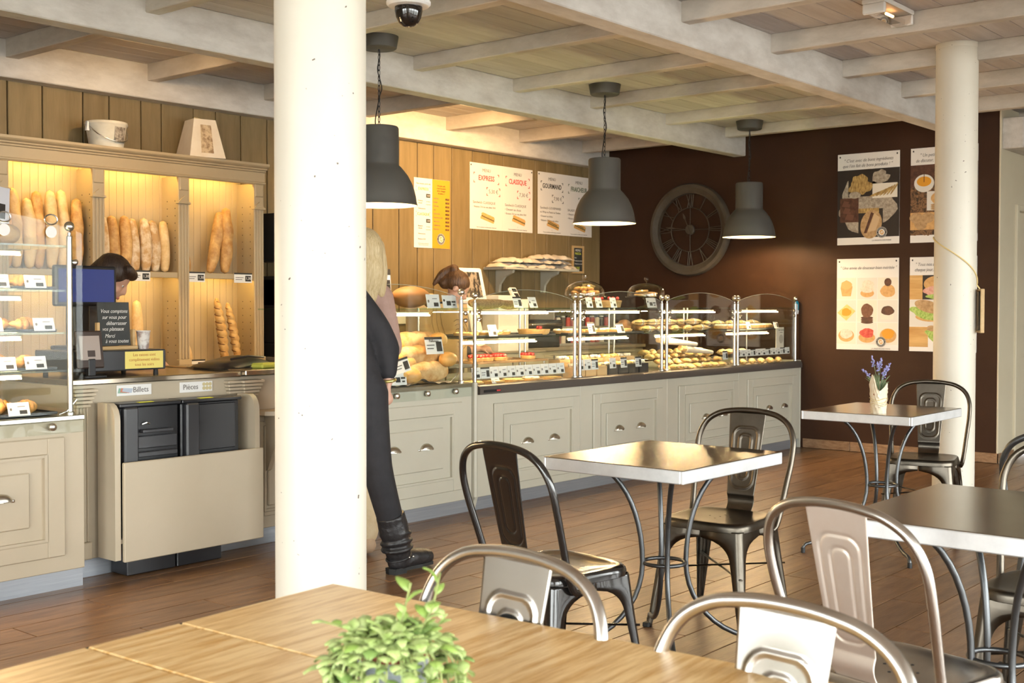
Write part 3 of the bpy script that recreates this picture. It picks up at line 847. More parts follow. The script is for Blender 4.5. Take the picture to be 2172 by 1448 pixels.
for k, l in enumerate(('Expresso', 'Double', 'Chocolat', 'Thé', 'Café au lait', 'Chocolat au lait', 'Thé au lait', 'Cappuccino', 'Macchiato')):
    text(t, l, .012, .135-.033*k, .018, INKG, align='LEFT', n=.0024)
    patch(t, rect(.165, .212, .125-.033*k, .141-.033*k), INK, .0008, .0016, 'price_block'); text(t, '1,%d0 €' % (k % 9 + 1), .188, .133-.033*k, .012, YEL, n=.0026)
logo(t, .108, -.215, .05, .001)

# ---- small chalk board on the wall
t = board('chalk_board', 'small wood-framed blackboard reading MENU PASTA on the boarded wall', 'blackboard', (9.555, 7.152, 1.735), .15, .235, ROT_L, SLATE)
fm = MB()
for q in (rect(-.095,-.073,-.137,.137), rect(.073,.095,-.137,.137), rect(-.073,.073,-.137,-.115), rect(-.073,.073,.115,.137)): fm.prism(q, -.006, .008, 2)
part(fm, 'frame', WOODL, t)
CHALK = mat('chalk', (.75,.75,.72), .9); CHALKY = mat('chalk_yellow', (.70,.75,.08), .9)
text(t, 'MENU', 0, .09, .034, CHALK, shear=.2); text(t, 'PASTA', 0, .058, .034, CHALKY)
for k, l in enumerate(('Pasta', '+ dessert au choix', '+ boisson au choix')): text(t, l, -.06, .018-.03*k, .017, CHALK, shear=.25, align='LEFT')
text(t, '9,90€', -.01, -.085, .034, CHALKY)

# ---- four posters on the end wall (0.56 x 0.795 m)
PW_, PH_ = .562, .795
PDARK = mat('print_dark', (.020,.013,.010), .5)
FLOUR = mat('print_flour', (.50,.43,.34), .6, col2=(.24,.19,.14), scale=38, detail=8)
BEANS = mat('print_beans', (.035,.016,.008), .5, col2=(.26,.13,.055), scale=44, lo=.42, hi=.60)
WHEAT = mat('print_wheat', (.22,.12,.03), .6, col2=(.60,.40,.14), scale=70, stretch=(1,1,.35))
CHOC = mat('print_chocolate', (.055,.018,.010), .5, col2=(.12,.045,.025), scale=30)
LOAF = mat('print_loaf', (.36,.21,.09), .6, col2=(.55,.36,.18), scale=40)
BUN = mat('print_bun', (.55,.30,.10), .6, col2=(.68,.40,.16), scale=40)
PALE = mat('print_pale', (.70,.66,.60), .6)
PALE2 = mat('print_pale_warm', (.76,.70,.60), .6)
LETT = mat('print_lettuce', (.22,.36,.05), .6, col2=(.50,.62,.18), scale=60)
HAM = mat('print_ham', (.60,.26,.20), .6, col2=(.75,.45,.36), scale=40)
TBLUR = mat('print_table_blur', (.45,.22,.05), .6, col2=(.72,.46,.18), scale=3, stretch=(1,.3,3))
CREAMP = mat('print_cream', (.78,.70,.60), .6, col2=(.66,.54,.42), scale=60)
REDF = mat('print_fruit', (.52,.03,.03), .4, col2=(.65,.12,.08), scale=50)
def poster(label, y, z, pw=PW_):
    t = board('poster', label, 'poster', (XE-.005, y, z), pw, PH_, ROT_E, WHITE, 'bakery posters on the brown wall', th=.004)
    for u in (-.258, .258): patch(t, ell(u, PH_/2-.025, .006, .008, 12), INK, 0, .003, 'screw')
    return t
t = poster('upper left poster about good ingredients, with flour, wheat and a loaf', 4.305, 2.211)
text(t, "\" C'est avec de bons ingrédients", .0, .335, .040, INKG, shear=.28, sx=.86); text(t, 'que l’on fait de bons produits ! "', -.01, .29, .040, INKG, shear=.28, sx=.86)
patch(t, rect(-.281, .281, -.335, .255), PDARK, 0, .0006, 'dark_ground')
patch(t, ell(-.02, -.06, .25, .23, 40, 0, .10, 3), FLOUR, .0006, .0009, 'flour_picture')
patch(t, ell(.10, .17, .09, .06, 30, .5, .14, 5), FLOUR, .0006, .0009, 'flour_picture')
patch(t, rect(-.18, .04, .02, .215), PDARK, .0009, .0012, 'wheat_ground'); patch(t, ell(-.07, .12, .10, .085, 40, 0, .12, 9), WHEAT, .0012, .0015, 'wheat_picture')
patch(t, ell(-.12, .035, .055, .03, 20), FLOUR, .0015, .0017, 'bowl_picture')
patch(t, rect(.04, .262, -.0, .125), PALE2, .0012, .0015, 'wheat_ground')
em = MB()
for k in range(7):
    em.prism(ell(.15+.014*(k-3)*2, .055+.006*k-.02, .06, .008, 12, .35+.1*k), .0015, .0018+k*.0001, 2)
part(em, 'wheat_ears', WHEAT, t)
patch(t, rect(-.255, -.085, -.20, .01), CHOC, .0012, .0015, 'chocolate_ground')
for k, (u, v) in enumerate(((-.20, -.04), (-.14, -.02), (-.19, -.10), (-.13, -.09), (-.17, -.155))): patch(t, [(u-.04, v-.02), (u+.03, v-.03), (u+.045, v+.015), (u-.02, v+.028)], CHOC if k % 2 else mat('print_chocolate_light', (.15,.06,.035), .5), .0015, .0017+k*.0001, 'chocolate_picture')
patch(t, rect(-.085, .135, -.335, -.09), PDARK, .0012, .0014, 'loaf_ground'); patch(t, rect(-.085, .10, -.125, -.085), WHEAT, .0014, .0016, 'board_picture')
patch(t, ell(.03, -.225, .095, .125, 30, -.25), LOAF, .0016, .0019, 'loaf_picture')
patch(t, [(-.035,-.30),(-.01,-.30),(.055,-.13),(.03,-.12)], CHOC, .0019, .0021, 'loaf_cut'); patch(t, [(.0,-.29),(.07,-.28),(.11,-.17),(.06,-.13)], mat('print_loaf_light', (.60,.42,.24), .6), .0019, .0021, 'loaf_flap')
logo(t, .127, -.297, .048, .002); text(t, 'LA MAISON DES PAINS', .125, -.365, .017, INKG)
t = poster('upper right poster with coffee beans, cup and cookies, half behind the column', 3.648, 2.211)
text(t, '" Un petit café, c’est l’occasion', .01, .335, .040, INKG, shear=.28, sx=.86); text(t, 'de discuter, de se changer les idées !', .0, .29, .040, INKG, shear=.28, sx=.80)
patch(t, rect(-.281, .281, -.335, .255), BEANS, 0, .0006, 'bean_ground')
bm_ = MB(); bm2 = MB()
for k in range(120):
    u, v, a = rnd.uniform(-.26, .26), rnd.uniform(-.32, .24), rnd.uniform(0, 3)
    bm_.prism(ell(u, v, .026, .016, 10, a), .0006, .0008+k*.000002, 2)
    bm2.prism(ell(u, v, .021, .002, 6, a), .0009, .0012, 2)
part(bm_, 'bean_pictures', mat('print_bean', (.16,.075,.03), .5, col2=(.27,.14,.06), scale=50), t)
part(bm2, 'bean_creases', PDARK, t)
patch(t, rect(-.281, -.08, .07, .255), CHOC, .0012, .0014, 'cup_ground')
patch(t, ell(-.165, .10, .085, .075, 30), PALE, .0014, .0016, 'cup_picture'); patch(t, ell(-.165, .115, .062, .042, 28), YEL, .0016, .0018, 'coffee_picture'); patch(t, rect(-.168, -.162, .11, .25), CHOC, .0018, .0019, 'pour_picture')
patch(t, rect(-.14, .08, -.13, .03), PALE, .0014, .0016, 'cookie_ground')
patch(t, ell(-.05, -.03, .055, .05, 24, 0, .02), BUN, .0016, .0018, 'cookie_picture')
for k in range(3): patch(t, ell(-.05, -.085-.016*k, .058, .012, 20), LOAF, .0016+.0001*k, .0018+.0001*k, 'cookie_picture')
patch(t, rect(-.281, -.07, -.29, -.145), BUN, .0014, .0016, 'biscuit_ground')
for k, (u, v) in enumerate(((-.23, -.19), (-.13, -.19), (-.19, -.245))): patch(t, ell(u, v, .055, .045, 24, 0, .04, k), LOAF, .0016, .0018+k*.0001, 'biscuit_picture')
text(t, 'LA MAISON DES PAINS', .125, -.365, .017, INKG); logo(t, .127, -.297, .048, .002)
t = poster('lower left poster of nine pastries headed Une envie de douceur', 4.305, 1.294)
text(t, '" Une envie de douceur bien méritée "', .005, .315, .038, INKG, shear=.28, sx=.86)
cells = [(-.19, .13), (0, .13), (.185, .13), (-.19, -.065), (0, -.065), (.185, -.065), (-.19, -.26), (0, -.26), (.185, -.26)]
for k, (u, v) in enumerate(cells):
    patch(t, rect(u-.09, u+.088, v-.088, v+.1), PALE if k % 2 else PALE2, 0, .0004+k*.00002, 'cell_ground')
def pic(pts, m, n): patch(t, pts, m, .0006+n*.0003, .0009+n*.0003, 'pastry_picture')
pic([(-.23,.07),(-.15,.07),(-.135,.15),(-.15,.19),(-.19,.21),(-.235,.19),(-.245,.14)], BUN, 0); pic(ell(-.19,.165,.05,.035,20,0,.05,1), mat('print_muffin_top', (.66,.40,.15), .6), 1)
pic(ell(0,.095,.062,.035,24), BUN, 0); pic(ell(0,.13,.064,.03,24,0,.03,2), CREAMP, 1); pic(ell(.005,.17,.055,.04,24,0,.04,4), CREAMP, 2)
pic(ell(.185,.115,.066,.055,24,0,.03,5), BUN, 0); pic(ell(.185,.19,.032,.035,20), CHOC, 1)
pic([(-.275,-.075),(-.19,-.145),(-.105,-.06),(-.185,.0)], mat('print_pastry_square', (.70,.48,.14), .6, col2=(.78,.60,.26), scale=60), 0); pic(ell(-.19,-.07,.045,.035,20,0,.06,7), YEL, 1)
for k in range(3): pic(ell(0,-.155+.018*k,.056,.015,20), CHOC, k)
pic(ell(.0,-.055,.055,.06,24,0,.03,8), mat('print_brown_cookie', (.13,.05,.025), .6, col2=(.20,.09,.05), scale=60), 3)
pic([(.125,-.13),(.235,-.13),(.24,-.075),(.12,-.075)], PALE2, 0); pic(ell(.185,-.055,.058,.04,24,0,.04,9), CHOC, 1)
pic(ell(-.19,-.275,.073,.055,24), BUN, 0); pic(ell(-.19,-.26,.058,.042,24,0,.04,3), CREAMP, 1)
pic(ell(0,-.29,.076,.045,24), BUN, 0); pic(ell(0,-.25,.064,.042,24,0,.06,6), REDF, 1)
pic(ell(.19,-.27,.074,.062,24), BUN, 0); pic(ell(.19,-.255,.055,.042,24,0,.05,2), YEL, 1)
logo(t, .127, -.325, .045, .002); text(t, 'LA MAISON DES PAINS', .125, -.385, .017, INKG)
t = poster('lower right poster of sandwiches, half behind the column', 3.648, 1.294)
text(t, '" Tous nos sandwichs sont préparés', .0, .335, .040, INKG, shear=.28, sx=.80); text(t, 'chaque jour, avec des produits frais "', .0, .29, .040, INKG, shear=.28, sx=.80)
patch(t, rect(-.281, -.17, .04, .245), TBLUR, 0, .0006, 'table_picture'); patch(t, rect(-.17, .05, .04, .245), PDARK, 0, .0006, 'burger_ground')
patch(t, ell(-.04, .17, .12, .07, 24), BUN, .0006, .0009, 'bun_picture'); patch(t, ell(-.06, .11, .10, .045, 24, 0, .06), HAM, .0009, .0012, 'ham_picture'); patch(t, ell(-.04, .065, .10, .022, 24, 0, .05), LETT, .0012, .0015, 'salad_picture')
patch(t, rect(-.281, .281, -.185, .035), PALE, 0, .0005, 'sandwich_ground')
patch(t, ell(-.13, -.115, .10, .03, 30, -.1), BUN, .0005, .0007, 'crust_picture'); patch(t, ell(-.14, -.075, .135, .05, 34, -.25, .07), LETT, .0007, .001, 'salad_picture'); patch(t, ell(-.12, -.02, .12, .05, 30, -.28), LOAF, .001, .0013, 'crust_picture')
patch(t, rect(-.281, -.12, -.36, -.19), TBLUR, 0, .0006, 'table_picture'); patch(t, ell(-.04, -.24, .10, .045, 26, -.5), LOAF, .0006, .0009, 'crust_picture'); patch(t, ell(-.05, -.28, .10, .04, 30, -.5, .08), LETT, .0009, .0012, 'salad_picture')
text(t, 'LA MAISON DES PAINS', .125, -.385, .017, INKG)

# ---- signs on the cash counter
t = board('sign', 'white sign reading Billets with fanned banknotes', 'sign', (3.245, 5.100, .868), .19, .052, ROT_L, PAPER, 'machine signs')
text(t, 'Billets', .035, 0, .038, INKG, sx=.95)
for k, m in enumerate((mat('note_green', (.25,.42,.32), .6), mat('note_red', (.55,.22,.16), .6), mat('note_blue', (.45,.50,.58), .6))):
    patch(t, [(-.07+.012*k-.02, -.012+.004*k), (-.04+.012*k, -.014), (-.032+.012*k, .008), (-.07+.012*k-.014, .012)], m, .0002+k*.0002, .001+k*.0002, 'note_picture')
t = board('sign', 'white sign reading Pièces with six coins', 'sign', (3.60, 5.100, .865), .195, .052, ROT_L, PAPER, 'machine signs')
text(t, 'Pièces', -.035, 0, .038, INKG, sx=.95)
for k in range(6): patch(t, ell(.045+.019*(k % 3), .011-.02*(k//3), .0095, .0095, 14), mat('coin_picture', (.62,.52,.28), .5), .0002, .001, 'coin_picture')

# ---- wall clock: open iron ring with Roman numerals
CLK = mat('clock_taupe', (.075,.057,.038), .6, col2=(.105,.082,.057), scale=8)
t = thing('wall_clock', 'large open-frame taupe clock with Roman numerals on the brown wall', 'clock', (XE, 6.09, 2.01), rot=ROT_E)
RO = .445
part(MB().lathe([(RO,0),(RO,.03),(RO-.012,.05),(RO-.04,.055),(RO-.07,.04),(RO-.085,.03),(RO-.095,.034),(RO-.10,.02),(RO-.10,0)], 64, cap=False), 'rim', CLK, t, smooth=35)
part(MB().tube([(.212*math.cos(2*PI*k/40), .212*math.sin(2*PI*k/40), .014) for k in range(40)], .005, 6, closed=True), 'inner_ring', CLK, t, smooth=60)
nums = ['XII','I','II','III','IIII','V','VI','VII','VIII','IX','X','XI']
for h, s_ in enumerate(nums):
    a0 = PI/2 - h*PI/6
    mb = MB()
    widths = {'I': .022, 'V': .05, 'X': .055}
    tot = sum(widths[c] for c in s_); x = -tot/2
    def bar(xa, xb):
        mb.tube([(xa*.62, .214, .014), (xb, .350, .014)], .0042, 5)
    for c in s_:
        wd = widths[c]; m_ = x+wd/2
        if c == 'I': bar(m_, m_)
        elif c == 'V': bar(m_, m_-wd*.42); bar(m_, m_+wd*.42)
        else: bar(m_-wd*.45, m_+wd*.42); bar(m_+wd*.45, m_-wd*.42)
        x += wd
    mb.xf(Matrix.Rotation(a0-PI/2, 4, 'Z'))
    part(mb, 'numeral', CLK, t, smooth=60)
sp = MB()
for a in (0, PI/2, PI, 3*PI/2): sp.tube([(.04*math.cos(a), .04*math.sin(a), .012), (.212*math.cos(a), .212*math.sin(a), .012)], .0035, 5)
part(sp, 'spokes', CLK, t)
part(MB().lathe([(0,0),(.05,0),(.05,.02),(.04,.03),(0,.032)], 24), 'hub', CLK, t, smooth=40)
def hand(a, L, wd):
    mb = MB().prism([(-wd*.5,-.05),(wd*.5,-.05),(wd*.35,L*.6),(wd*1.6,L*.75),(wd*.3,L),(-wd*.3,L),(-wd*1.6,L*.75),(-wd*.35,L*.6)], .034, .039, 2)
    return mb.xf(Matrix.Rotation(a-PI/2, 4, 'Z'))
part(hand(R(113), .17, .008), 'hour_hand', CLK, t)
part(hand(R(174), .26, .007), 'minute_hand', CLK, t)
# ================================================================== BREAD CABINET ON THE WALL
YB = 6.90
t = thing('bread_cabinet', 'tall tan bread cabinet with cornice and fluted pilasters on the boarded wall', 'cabinet', (4.15, 7.0, 0))
part(MB().cbox(2.82, 5.45, 6.60, 7.155, .08, .80, .003), 'base_body', TAN, t, world=True)
part(MB().cbox(2.80, 5.47, 6.58, 7.155, .80, .83, .004), 'base_top', TAN, t, world=True)
for k in range(4):
    nested_panel(2.86+k*.645, 2.86+k*.645+.62, .12, .77, 6.60, TAN, t, in1=.06, in2=.11, handles=[(3.17+k*.645, .5)])
divs = [2.85, 3.505, 4.14, 4.775, 5.405]
for x in divs:
    part(MB().cbox(x-.018, x+.018, YB+.01, 7.13, .83, 2.15, .002), 'divider', TAN, t, world=True)
    fluted(t, x-.042, x+.042, YB+.02, .91, 1.96, TAN, nfl=3, cap=False, dep=.03)
    cap = MB().cbox(x-.05, x+.05, YB-.018, YB+.02, 1.96, 1.975, .003).cbox(x-.036, x+.036, YB-.012, YB+.02, 2.05, 2.14, .006)
    cap.prism([(x-.042,1.975),(x+.042,1.975),(x+.03,1.99),(x,2.015),(x-.03,1.99)], YB-.014, YB+.02, 1)
    cap.cbox(x-.042, x+.042, YB-.004, YB+.02, 1.975, 2.14, .002)
    part(cap, 'capital', TAN, t, world=True)
x = 2.87
while x < 5.38:
    part(MB().cbox(x+.0004, x+.0546, 7.128, 7.142, .83, 2.21, .0022), 'back_slat', TAN, t, world=True)
    x += .055
part(MB().box(2.83, 5.43, 7.142, 7.156, .83, 2.2), 'back_board', TAN, t, world=True)
for a, b in zip(divs, divs[1:]):
    part(MB().cbox(a+.02, b-.02, YB+.03, 7.125, 1.484, 1.497, .003).cbox(a+.02, b-.02, YB+.012, YB+.03, 1.460, 1.4975, .003), 'shelf', TAN, t, world=True)
    part(MB().cbox(a+.02, b-.02, YB+.012, 7.125, 2.200, 2.215, .003), 'top_board', TAN, t, world=True)
    s_ = part(MB().cbox(a+.05, b-.05, YB+.03, YB+.06, 2.184, 2.200, .003), 'light_housing', TAN, t, world=True)
    part(MB().tube([(a+.07, YB+.045, 2.175), (b-.07, YB+.045, 2.175)], .008, 8), 'light_tube', mat('shelf_tube', (1,.9,.7), .5, emit=(1,.70,.20), estr=44), s_, smooth=60, world=True)
    s_ = part(MB().cbox(a+.05, b-.05, YB+.035, YB+.055, 1.479, 1.484, .001), 'light_housing', TAN, t, world=True)
    part(MB().tube([(a+.07, YB+.045, 1.474), (b-.07, YB+.045, 1.474)], .005, 8), 'light_tube', MATS['shelf_tube'], s_, smooth=60, world=True)
    hb = MB()
    for z in [1.58+.05*k for k in range(9)] + [.95+.05*k for k in range(8)]:
        hb.box(b-.0195, b-.0175, YB+.07, YB+.076, z, z+.006).box(b-.0195, b-.0175, 7.06, 7.066, z, z+.006)
    part(hb, 'peg_holes', INK, t, world=True)
prof = [(7.155,2.215),(6.925,2.215),(6.925,2.14),(6.90,2.14),(6.892,2.148),(6.892,2.155),(6.90,2.16),(6.90,2.225),(6.888,2.23),(6.888,2.238),(6.872,2.245),(6.872,2.252),(6.852,2.262),(6.845,2.27),(6.845,2.285),(7.155,2.285)]
part(MB().prism(prof, 2.80, 5.462, 0), 'cornice', TAN, t, world=True)

# ------------------------------------------------------------------ breads
CRUST = mat('crust', (.42,.20,.055), .6, col2=(.66,.40,.15), scale=16, stretch=(1,1,1), bump=.5, bscale=50, coords='obj', objrand=.10)
CRUSTP = mat('crust_pale', (.58,.36,.14), .6, col2=(.76,.55,.29), scale=14, bump=.4, bscale=46, coords='obj', objrand=.08)
CRUSTD = mat('crust_dark', (.20,.085,.028), .6, col2=(.40,.20,.075), scale=18, bump=.5, bscale=50, coords='obj', objrand=.10)
FLOURED = mat('crust_floured', (.52,.30,.12), .7, col2=(.80,.66,.47), scale=12, bump=.4, bscale=46, coords='obj', objrand=.08, lo=.42, hi=.62)
GROOVE = mat('bread_groove', (.17,.075,.022), .7)
bread_cache = {}
def baguette_mesh(L, rad, style, seed):
    k = (round(L, 2), round(rad, 3), style, seed % 3)
    if k in bread_cache: return bread_cache[k]
    r_ = random.Random(seed % 3 + 11)
    ph = r_.uniform(0, 6)
    bend = r_.uniform(-.03, .03)
    def fn(u, v):
        th = 2*PI*u
        z = L*v
        e = math.sin(PI*v) if 0 < v < 1 else 0
        e = e if e > 1e-9 else 0
        r = rad*min(1, e**(.24 if style != 'twist' else .35)*1.01)
        if style == 'score':
            r *= 1 + .13*math.sin(v*L*24*PI*.5 + th*1.3 + ph)*max(0, math.cos(th+PI/2)) + .03*math.sin(5*th+7*v+ph)
        elif style == 'ridge':
            r *= 1 + .16*abs(math.sin(v*L*30 + .5*math.sin(th) + ph))**.6*max(0, math.cos(th-PI)) - .04 + .03*math.sin(3*th+5*v)
        elif style == 'twist':
            r *= 1 + .30*abs(math.sin((v*L*62 + th/2 + ph)))**.7-.22
        else:
            r *= 1 + .04*math.sin(9*v*L+2*th+ph)+.02*math.sin(4*th+3*v)
        return (r*math.cos(th)+bend*math.sin(PI*v), r*math.sin(th), z)
    mb = MB().grid(fn, 18, 110 if style == 'twist' else (60 if style == 'ridge' else 30), wrapu=True)
    me = mb.mesh('baguette', 70)
    bread_cache[k] = me
    return me
def baguette(x, y, z, L, rad, label, group, style='score', tx=0, ty=0, rz=0, m=None, seed=0, name='baguette'):
    me = baguette_mesh(L, rad, style, seed)
    if not me.materials: me.materials.append(m or CRUST)
    o = bpy.data.objects.new(name, me); COL.objects.link(o)
    if m and me.materials[0] != m:
        o.material_slots[0].link = 'OBJECT'; o.material_slots[0].material = m
    o.location = (x, y, z); o.rotation_euler = (ty, tx, rz)
    return tag(o, label, 'bread', group)
G = 'baguettes standing in the bread cabinet'
# left compartment, tall golden baguettes
for k, (x, L) in enumerate(((3.585, .46), (3.655, .50), (3.73, .44), (3.80, .49), (3.875, .50), (3.955, .51), (4.045, .46))):
    baguette(x, 7.0+.02*(k % 2), 1.498, L, .041, 'tall golden baguette, %s from left in the left compartment' % ORD[k], G, 'score', tx=R(-1.5+k*.6), ty=R(-4), m=CRUSTP if k % 3 else CRUST, seed=k)
for k, (x, L, rr_) in enumerate(((4.225, .36, .040), (4.303, .365, .041), (4.381, .37, .041), (4.458, .355, .040), (4.534, .362, .040), (4.610, .35, .039), (4.682, .352, .037))):
    baguette(x, 6.985+.006*(k % 2), 1.498, L, rr_, 'floury brown loaf, %s from left in the middle compartment' % ORD[k], G, 'plain', tx=R((1, 0, 2, -1, 1, -1, 1)[k]), ty=R(-5), m=(FLOURED, CRUST, CRUST, FLOURED, FLOURED, FLOURED, CRUSTP)[k], seed=k+3, name='loaf')
baguette(5.055, 7.0, 1.498, .455, .041, 'long scored baguette leaning at the back of the right compartment', G, 'score', tx=R(14), ty=R(-4), m=CRUST, seed=1)
baguette(5.165, 6.975, 1.498, .475, .045, 'long scored baguette leaning in front in the right compartment', G, 'score', tx=R(5), ty=R(-5), m=CRUST, seed=2)
baguette(4.85, 6.97, 1.498, .20, .033, 'short baguette end beside the left post of the right compartment', G, 'plain', tx=R(-14), ty=R(-3), m=CRUST, seed=4)
baguette(4.35, 6.97, .832, .45, .036, 'shorter smooth baguette low behind the small blackboard', G, 'plain', tx=R(-3), ty=R(-4), m=CRUSTP, seed=5)
baguette(4.46, 6.97, .832, .48, .040, 'taller smooth baguette low behind the small blackboard', G, 'plain', tx=R(2), ty=R(-4), m=CRUSTP, seed=6)
baguette(5.165, 6.97, .832, .50, .034, 'taller twisted breadstick low in the right compartment', G, 'twist', tx=R(-6), ty=R(-4), m=mat('twist_crust', (.50,.27,.08), .6, col2=(.70,.46,.18), scale=14, coords='obj', bump=.3), seed=7, name='twisted_bread')
baguette(5.27, 6.96, .832, .47, .030, 'shorter twisted breadstick low in the right compartment', G, 'twist', tx=R(-9), ty=R(-4), m=MATS['twist_crust'], seed=8, name='twisted_bread')
for o in [q for q in bpy.data.objects if q.name.startswith('twisted_bread')]:
    L_, r_ = (.50, .034) if o['label'].startswith('taller') else (.47, .030)
    for s0 in (0, PI):
        pts = []
        for k in range(120):
            v = .05+.9*k/119; th = -2*(v*L_*62)+s0*2
            e = r_*.80*min(1, math.sin(PI*v)**.35)
            pts.append((e*math.cos(th), e*math.sin(th), L_*v))
        if s0 == 0: part(MB().tube(pts, .0045, 5), 'spiral_groove', GROOVE, o, smooth=60)
baguette(4.855, 6.97, .832, .20, .034, 'short baguette end low beside the middle post', G, 'plain', tx=R(-8), ty=R(-3), m=CRUSTP, seed=4)

# ------------------------------------------------------------------ price cards
card_cache = {}
def price_card(x, y, z, wd, ht, label, group, style=0, tilt=18, rz=0):
    """card standing on z, facing -Y, leaning back"""
    k = (wd, ht, style)
    if k not in card_cache:
        def mk(mb, m):
            me = mb.mesh('card'); me.materials.append(m); return me
        c = mk(MB().cbox(-wd/2, wd/2, 0, .0015, 0, ht, .0004), PAPER)
        if style == 0:
            b = mk(MB().box(wd*.02, wd*.36, -.0012, -.0002, ht*.12, ht*.40), INK)
            l = mk(MB().prism(ell(-wd*.36, ht*.5, ht*.09, ht*.11, 10), -.0012, -.0002, 1).box(-wd*.05, wd*.30, -.001, -.0002, ht*.66, ht*.71), INKG)
        elif style == 1:
            b = mk(MB().box(wd*.12, wd*.44, -.0012, -.0002, ht*.15, ht*.72), INK)
            l = mk(MB().box(-wd*.5, wd*.5, -.0011, -.0001, ht*.85, ht).box(-wd*.42, wd*.02, -.001, -.0002, ht*.5, ht*.55).box(-wd*.42, -wd*.05, -.001, -.0002, ht*.3, ht*.35), INK)
        else:
            b = mk(MB().box(-wd*.22, wd*.08, -.0012, -.0002, ht*.2, ht*.55), INK)
            l = mk(MB().box(wd*.14, wd*.42, -.0012, -.0002, ht*.42, ht*.55).box(wd*.2, wd*.38, -.0012, -.0002, ht*.2, ht*.3).prism(ell(-wd*.38, ht*.6, ht*.1, ht*.1, 10), -.0012, -.0002, 1), INK)
        card_cache[k] = (c, b, l)
    c, b, l = card_cache[k]
    t = thing('price_card', label, 'price card', (x, y, z), rot=(R(-tilt), 0, rz), group=group)
    link('card', c, None, t); link('price_block', b, None, t); link('print', l, None, t)
    return t
# shelf tickets on the bread cabinet
for k, (x, z, lab) in enumerate(((4.87, 1.435, 'white and black shelf ticket under the left of the right compartment'), (5.27, 1.435, 'white and black shelf ticket under the leaning baguettes'), (4.44, 1.435, 'curled shelf ticket under the floury loaves'), (4.87, .835, 'white and black shelf ticket low by the middle post'))):
    q = price_card(x, 6.905, z, .155, .07, lab, 'shelf tickets on the bread cabinet', 1, 0)
    o = text(q, '1,30', .042, .033, .026, PAPER, name='price'); o.rotation_euler = (R(90), 0, 0)
    o.location = (.044, -.0025, .031)

# ------------------------------------------------------------------ pastry makers
def rolls(pts, rad, m, label, group, name='bread_roll', sq=(1, 1, .8)):
    for k, (x, y, z) in enumerate(pts):
        key = ('roll', round(rad, 3), sq, k % 3)
        if key not in bread_cache:
            r_ = random.Random(k % 3)
            ph = r_.uniform(0, 6)
            def fn(u, v):
                th = 2*PI*u; a = PI*v
                g = 1+.05*math.sin(3*th+ph)*math.sin(a)+.03*math.sin(5*th+2*a)
                return (rad*sq[0]*math.sin(a)*math.cos(th)*g, rad*sq[1]*math.sin(a)*math.sin(th)*g, rad*sq[2]*(1-math.cos(a)))
            bread_cache[key] = MB().grid(fn, 18, 12, wrapu=True).mesh(name, 70)
            bread_cache[key].materials.append(m)
        o = bpy.data.objects.new(name, bread_cache[key]); COL.objects.link(o)
        if o.data.materials[0] != m: o.material_slots[0].link = 'OBJECT'; o.material_slots[0].material = m
        o.location = (x, y, z); o.rotation_euler = (0, 0, rnd.uniform(0, 6))
        tag(o, label if isinstance(label, str) else label[k], 'bread', group)
def croissant_mesh():
    if 'cro' in bread_cache: return bread_cache['cro']
    path = []; rs = []
    for k in range(25):
        s_ = -1+2*k/24
        path.append((.07*s_, .022*s_*s_, .026))
        rs.append((.030*(1-abs(s_)**1.6)+.005)*(1+.30*abs(math.sin(k*PI/4))-.1))
    bread_cache['cro'] = MB().tube(path, rs, 12, sq=.85).mesh('croissant', 60)
    bread_cache['cro'].materials.append(mat('croissant_crust', (.42,.19,.05), .5, col2=(.68,.38,.12), scale=20, coords='obj', bump=.3, objrand=.1))
    return bread_cache['cro']
def croissant(x, y, z, label, group, rz=0):
    o = bpy.data.objects.new('croissant', croissant_mesh()); COL.objects.link(o)
    o.location = (x, y, z); o.rotation_euler = (rnd.uniform(-.15, .15), 0, rz)
    return tag(o, label, 'pastry', group)
TARTC = mat('tart_crust', (.50,.28,.09), .6, col2=(.64,.40,.16), scale=30, coords='obj', bump=.3)
CUSTARD = mat('custard', (.80,.58,.24), .4, col2=(.72,.46,.15), scale=25, coords='obj')
BERRY = mat('berries', (.42,.02,.025), .25, col2=(.55,.06,.04), scale=30, coords='obj')
CREAMT = mat('whipped_cream', (.85,.78,.66), .5)
CHOCT = mat('chocolate_icing', (.06,.022,.012), .25, col2=(.10,.04,.02), scale=30, coords='obj')
tart_cache = {}
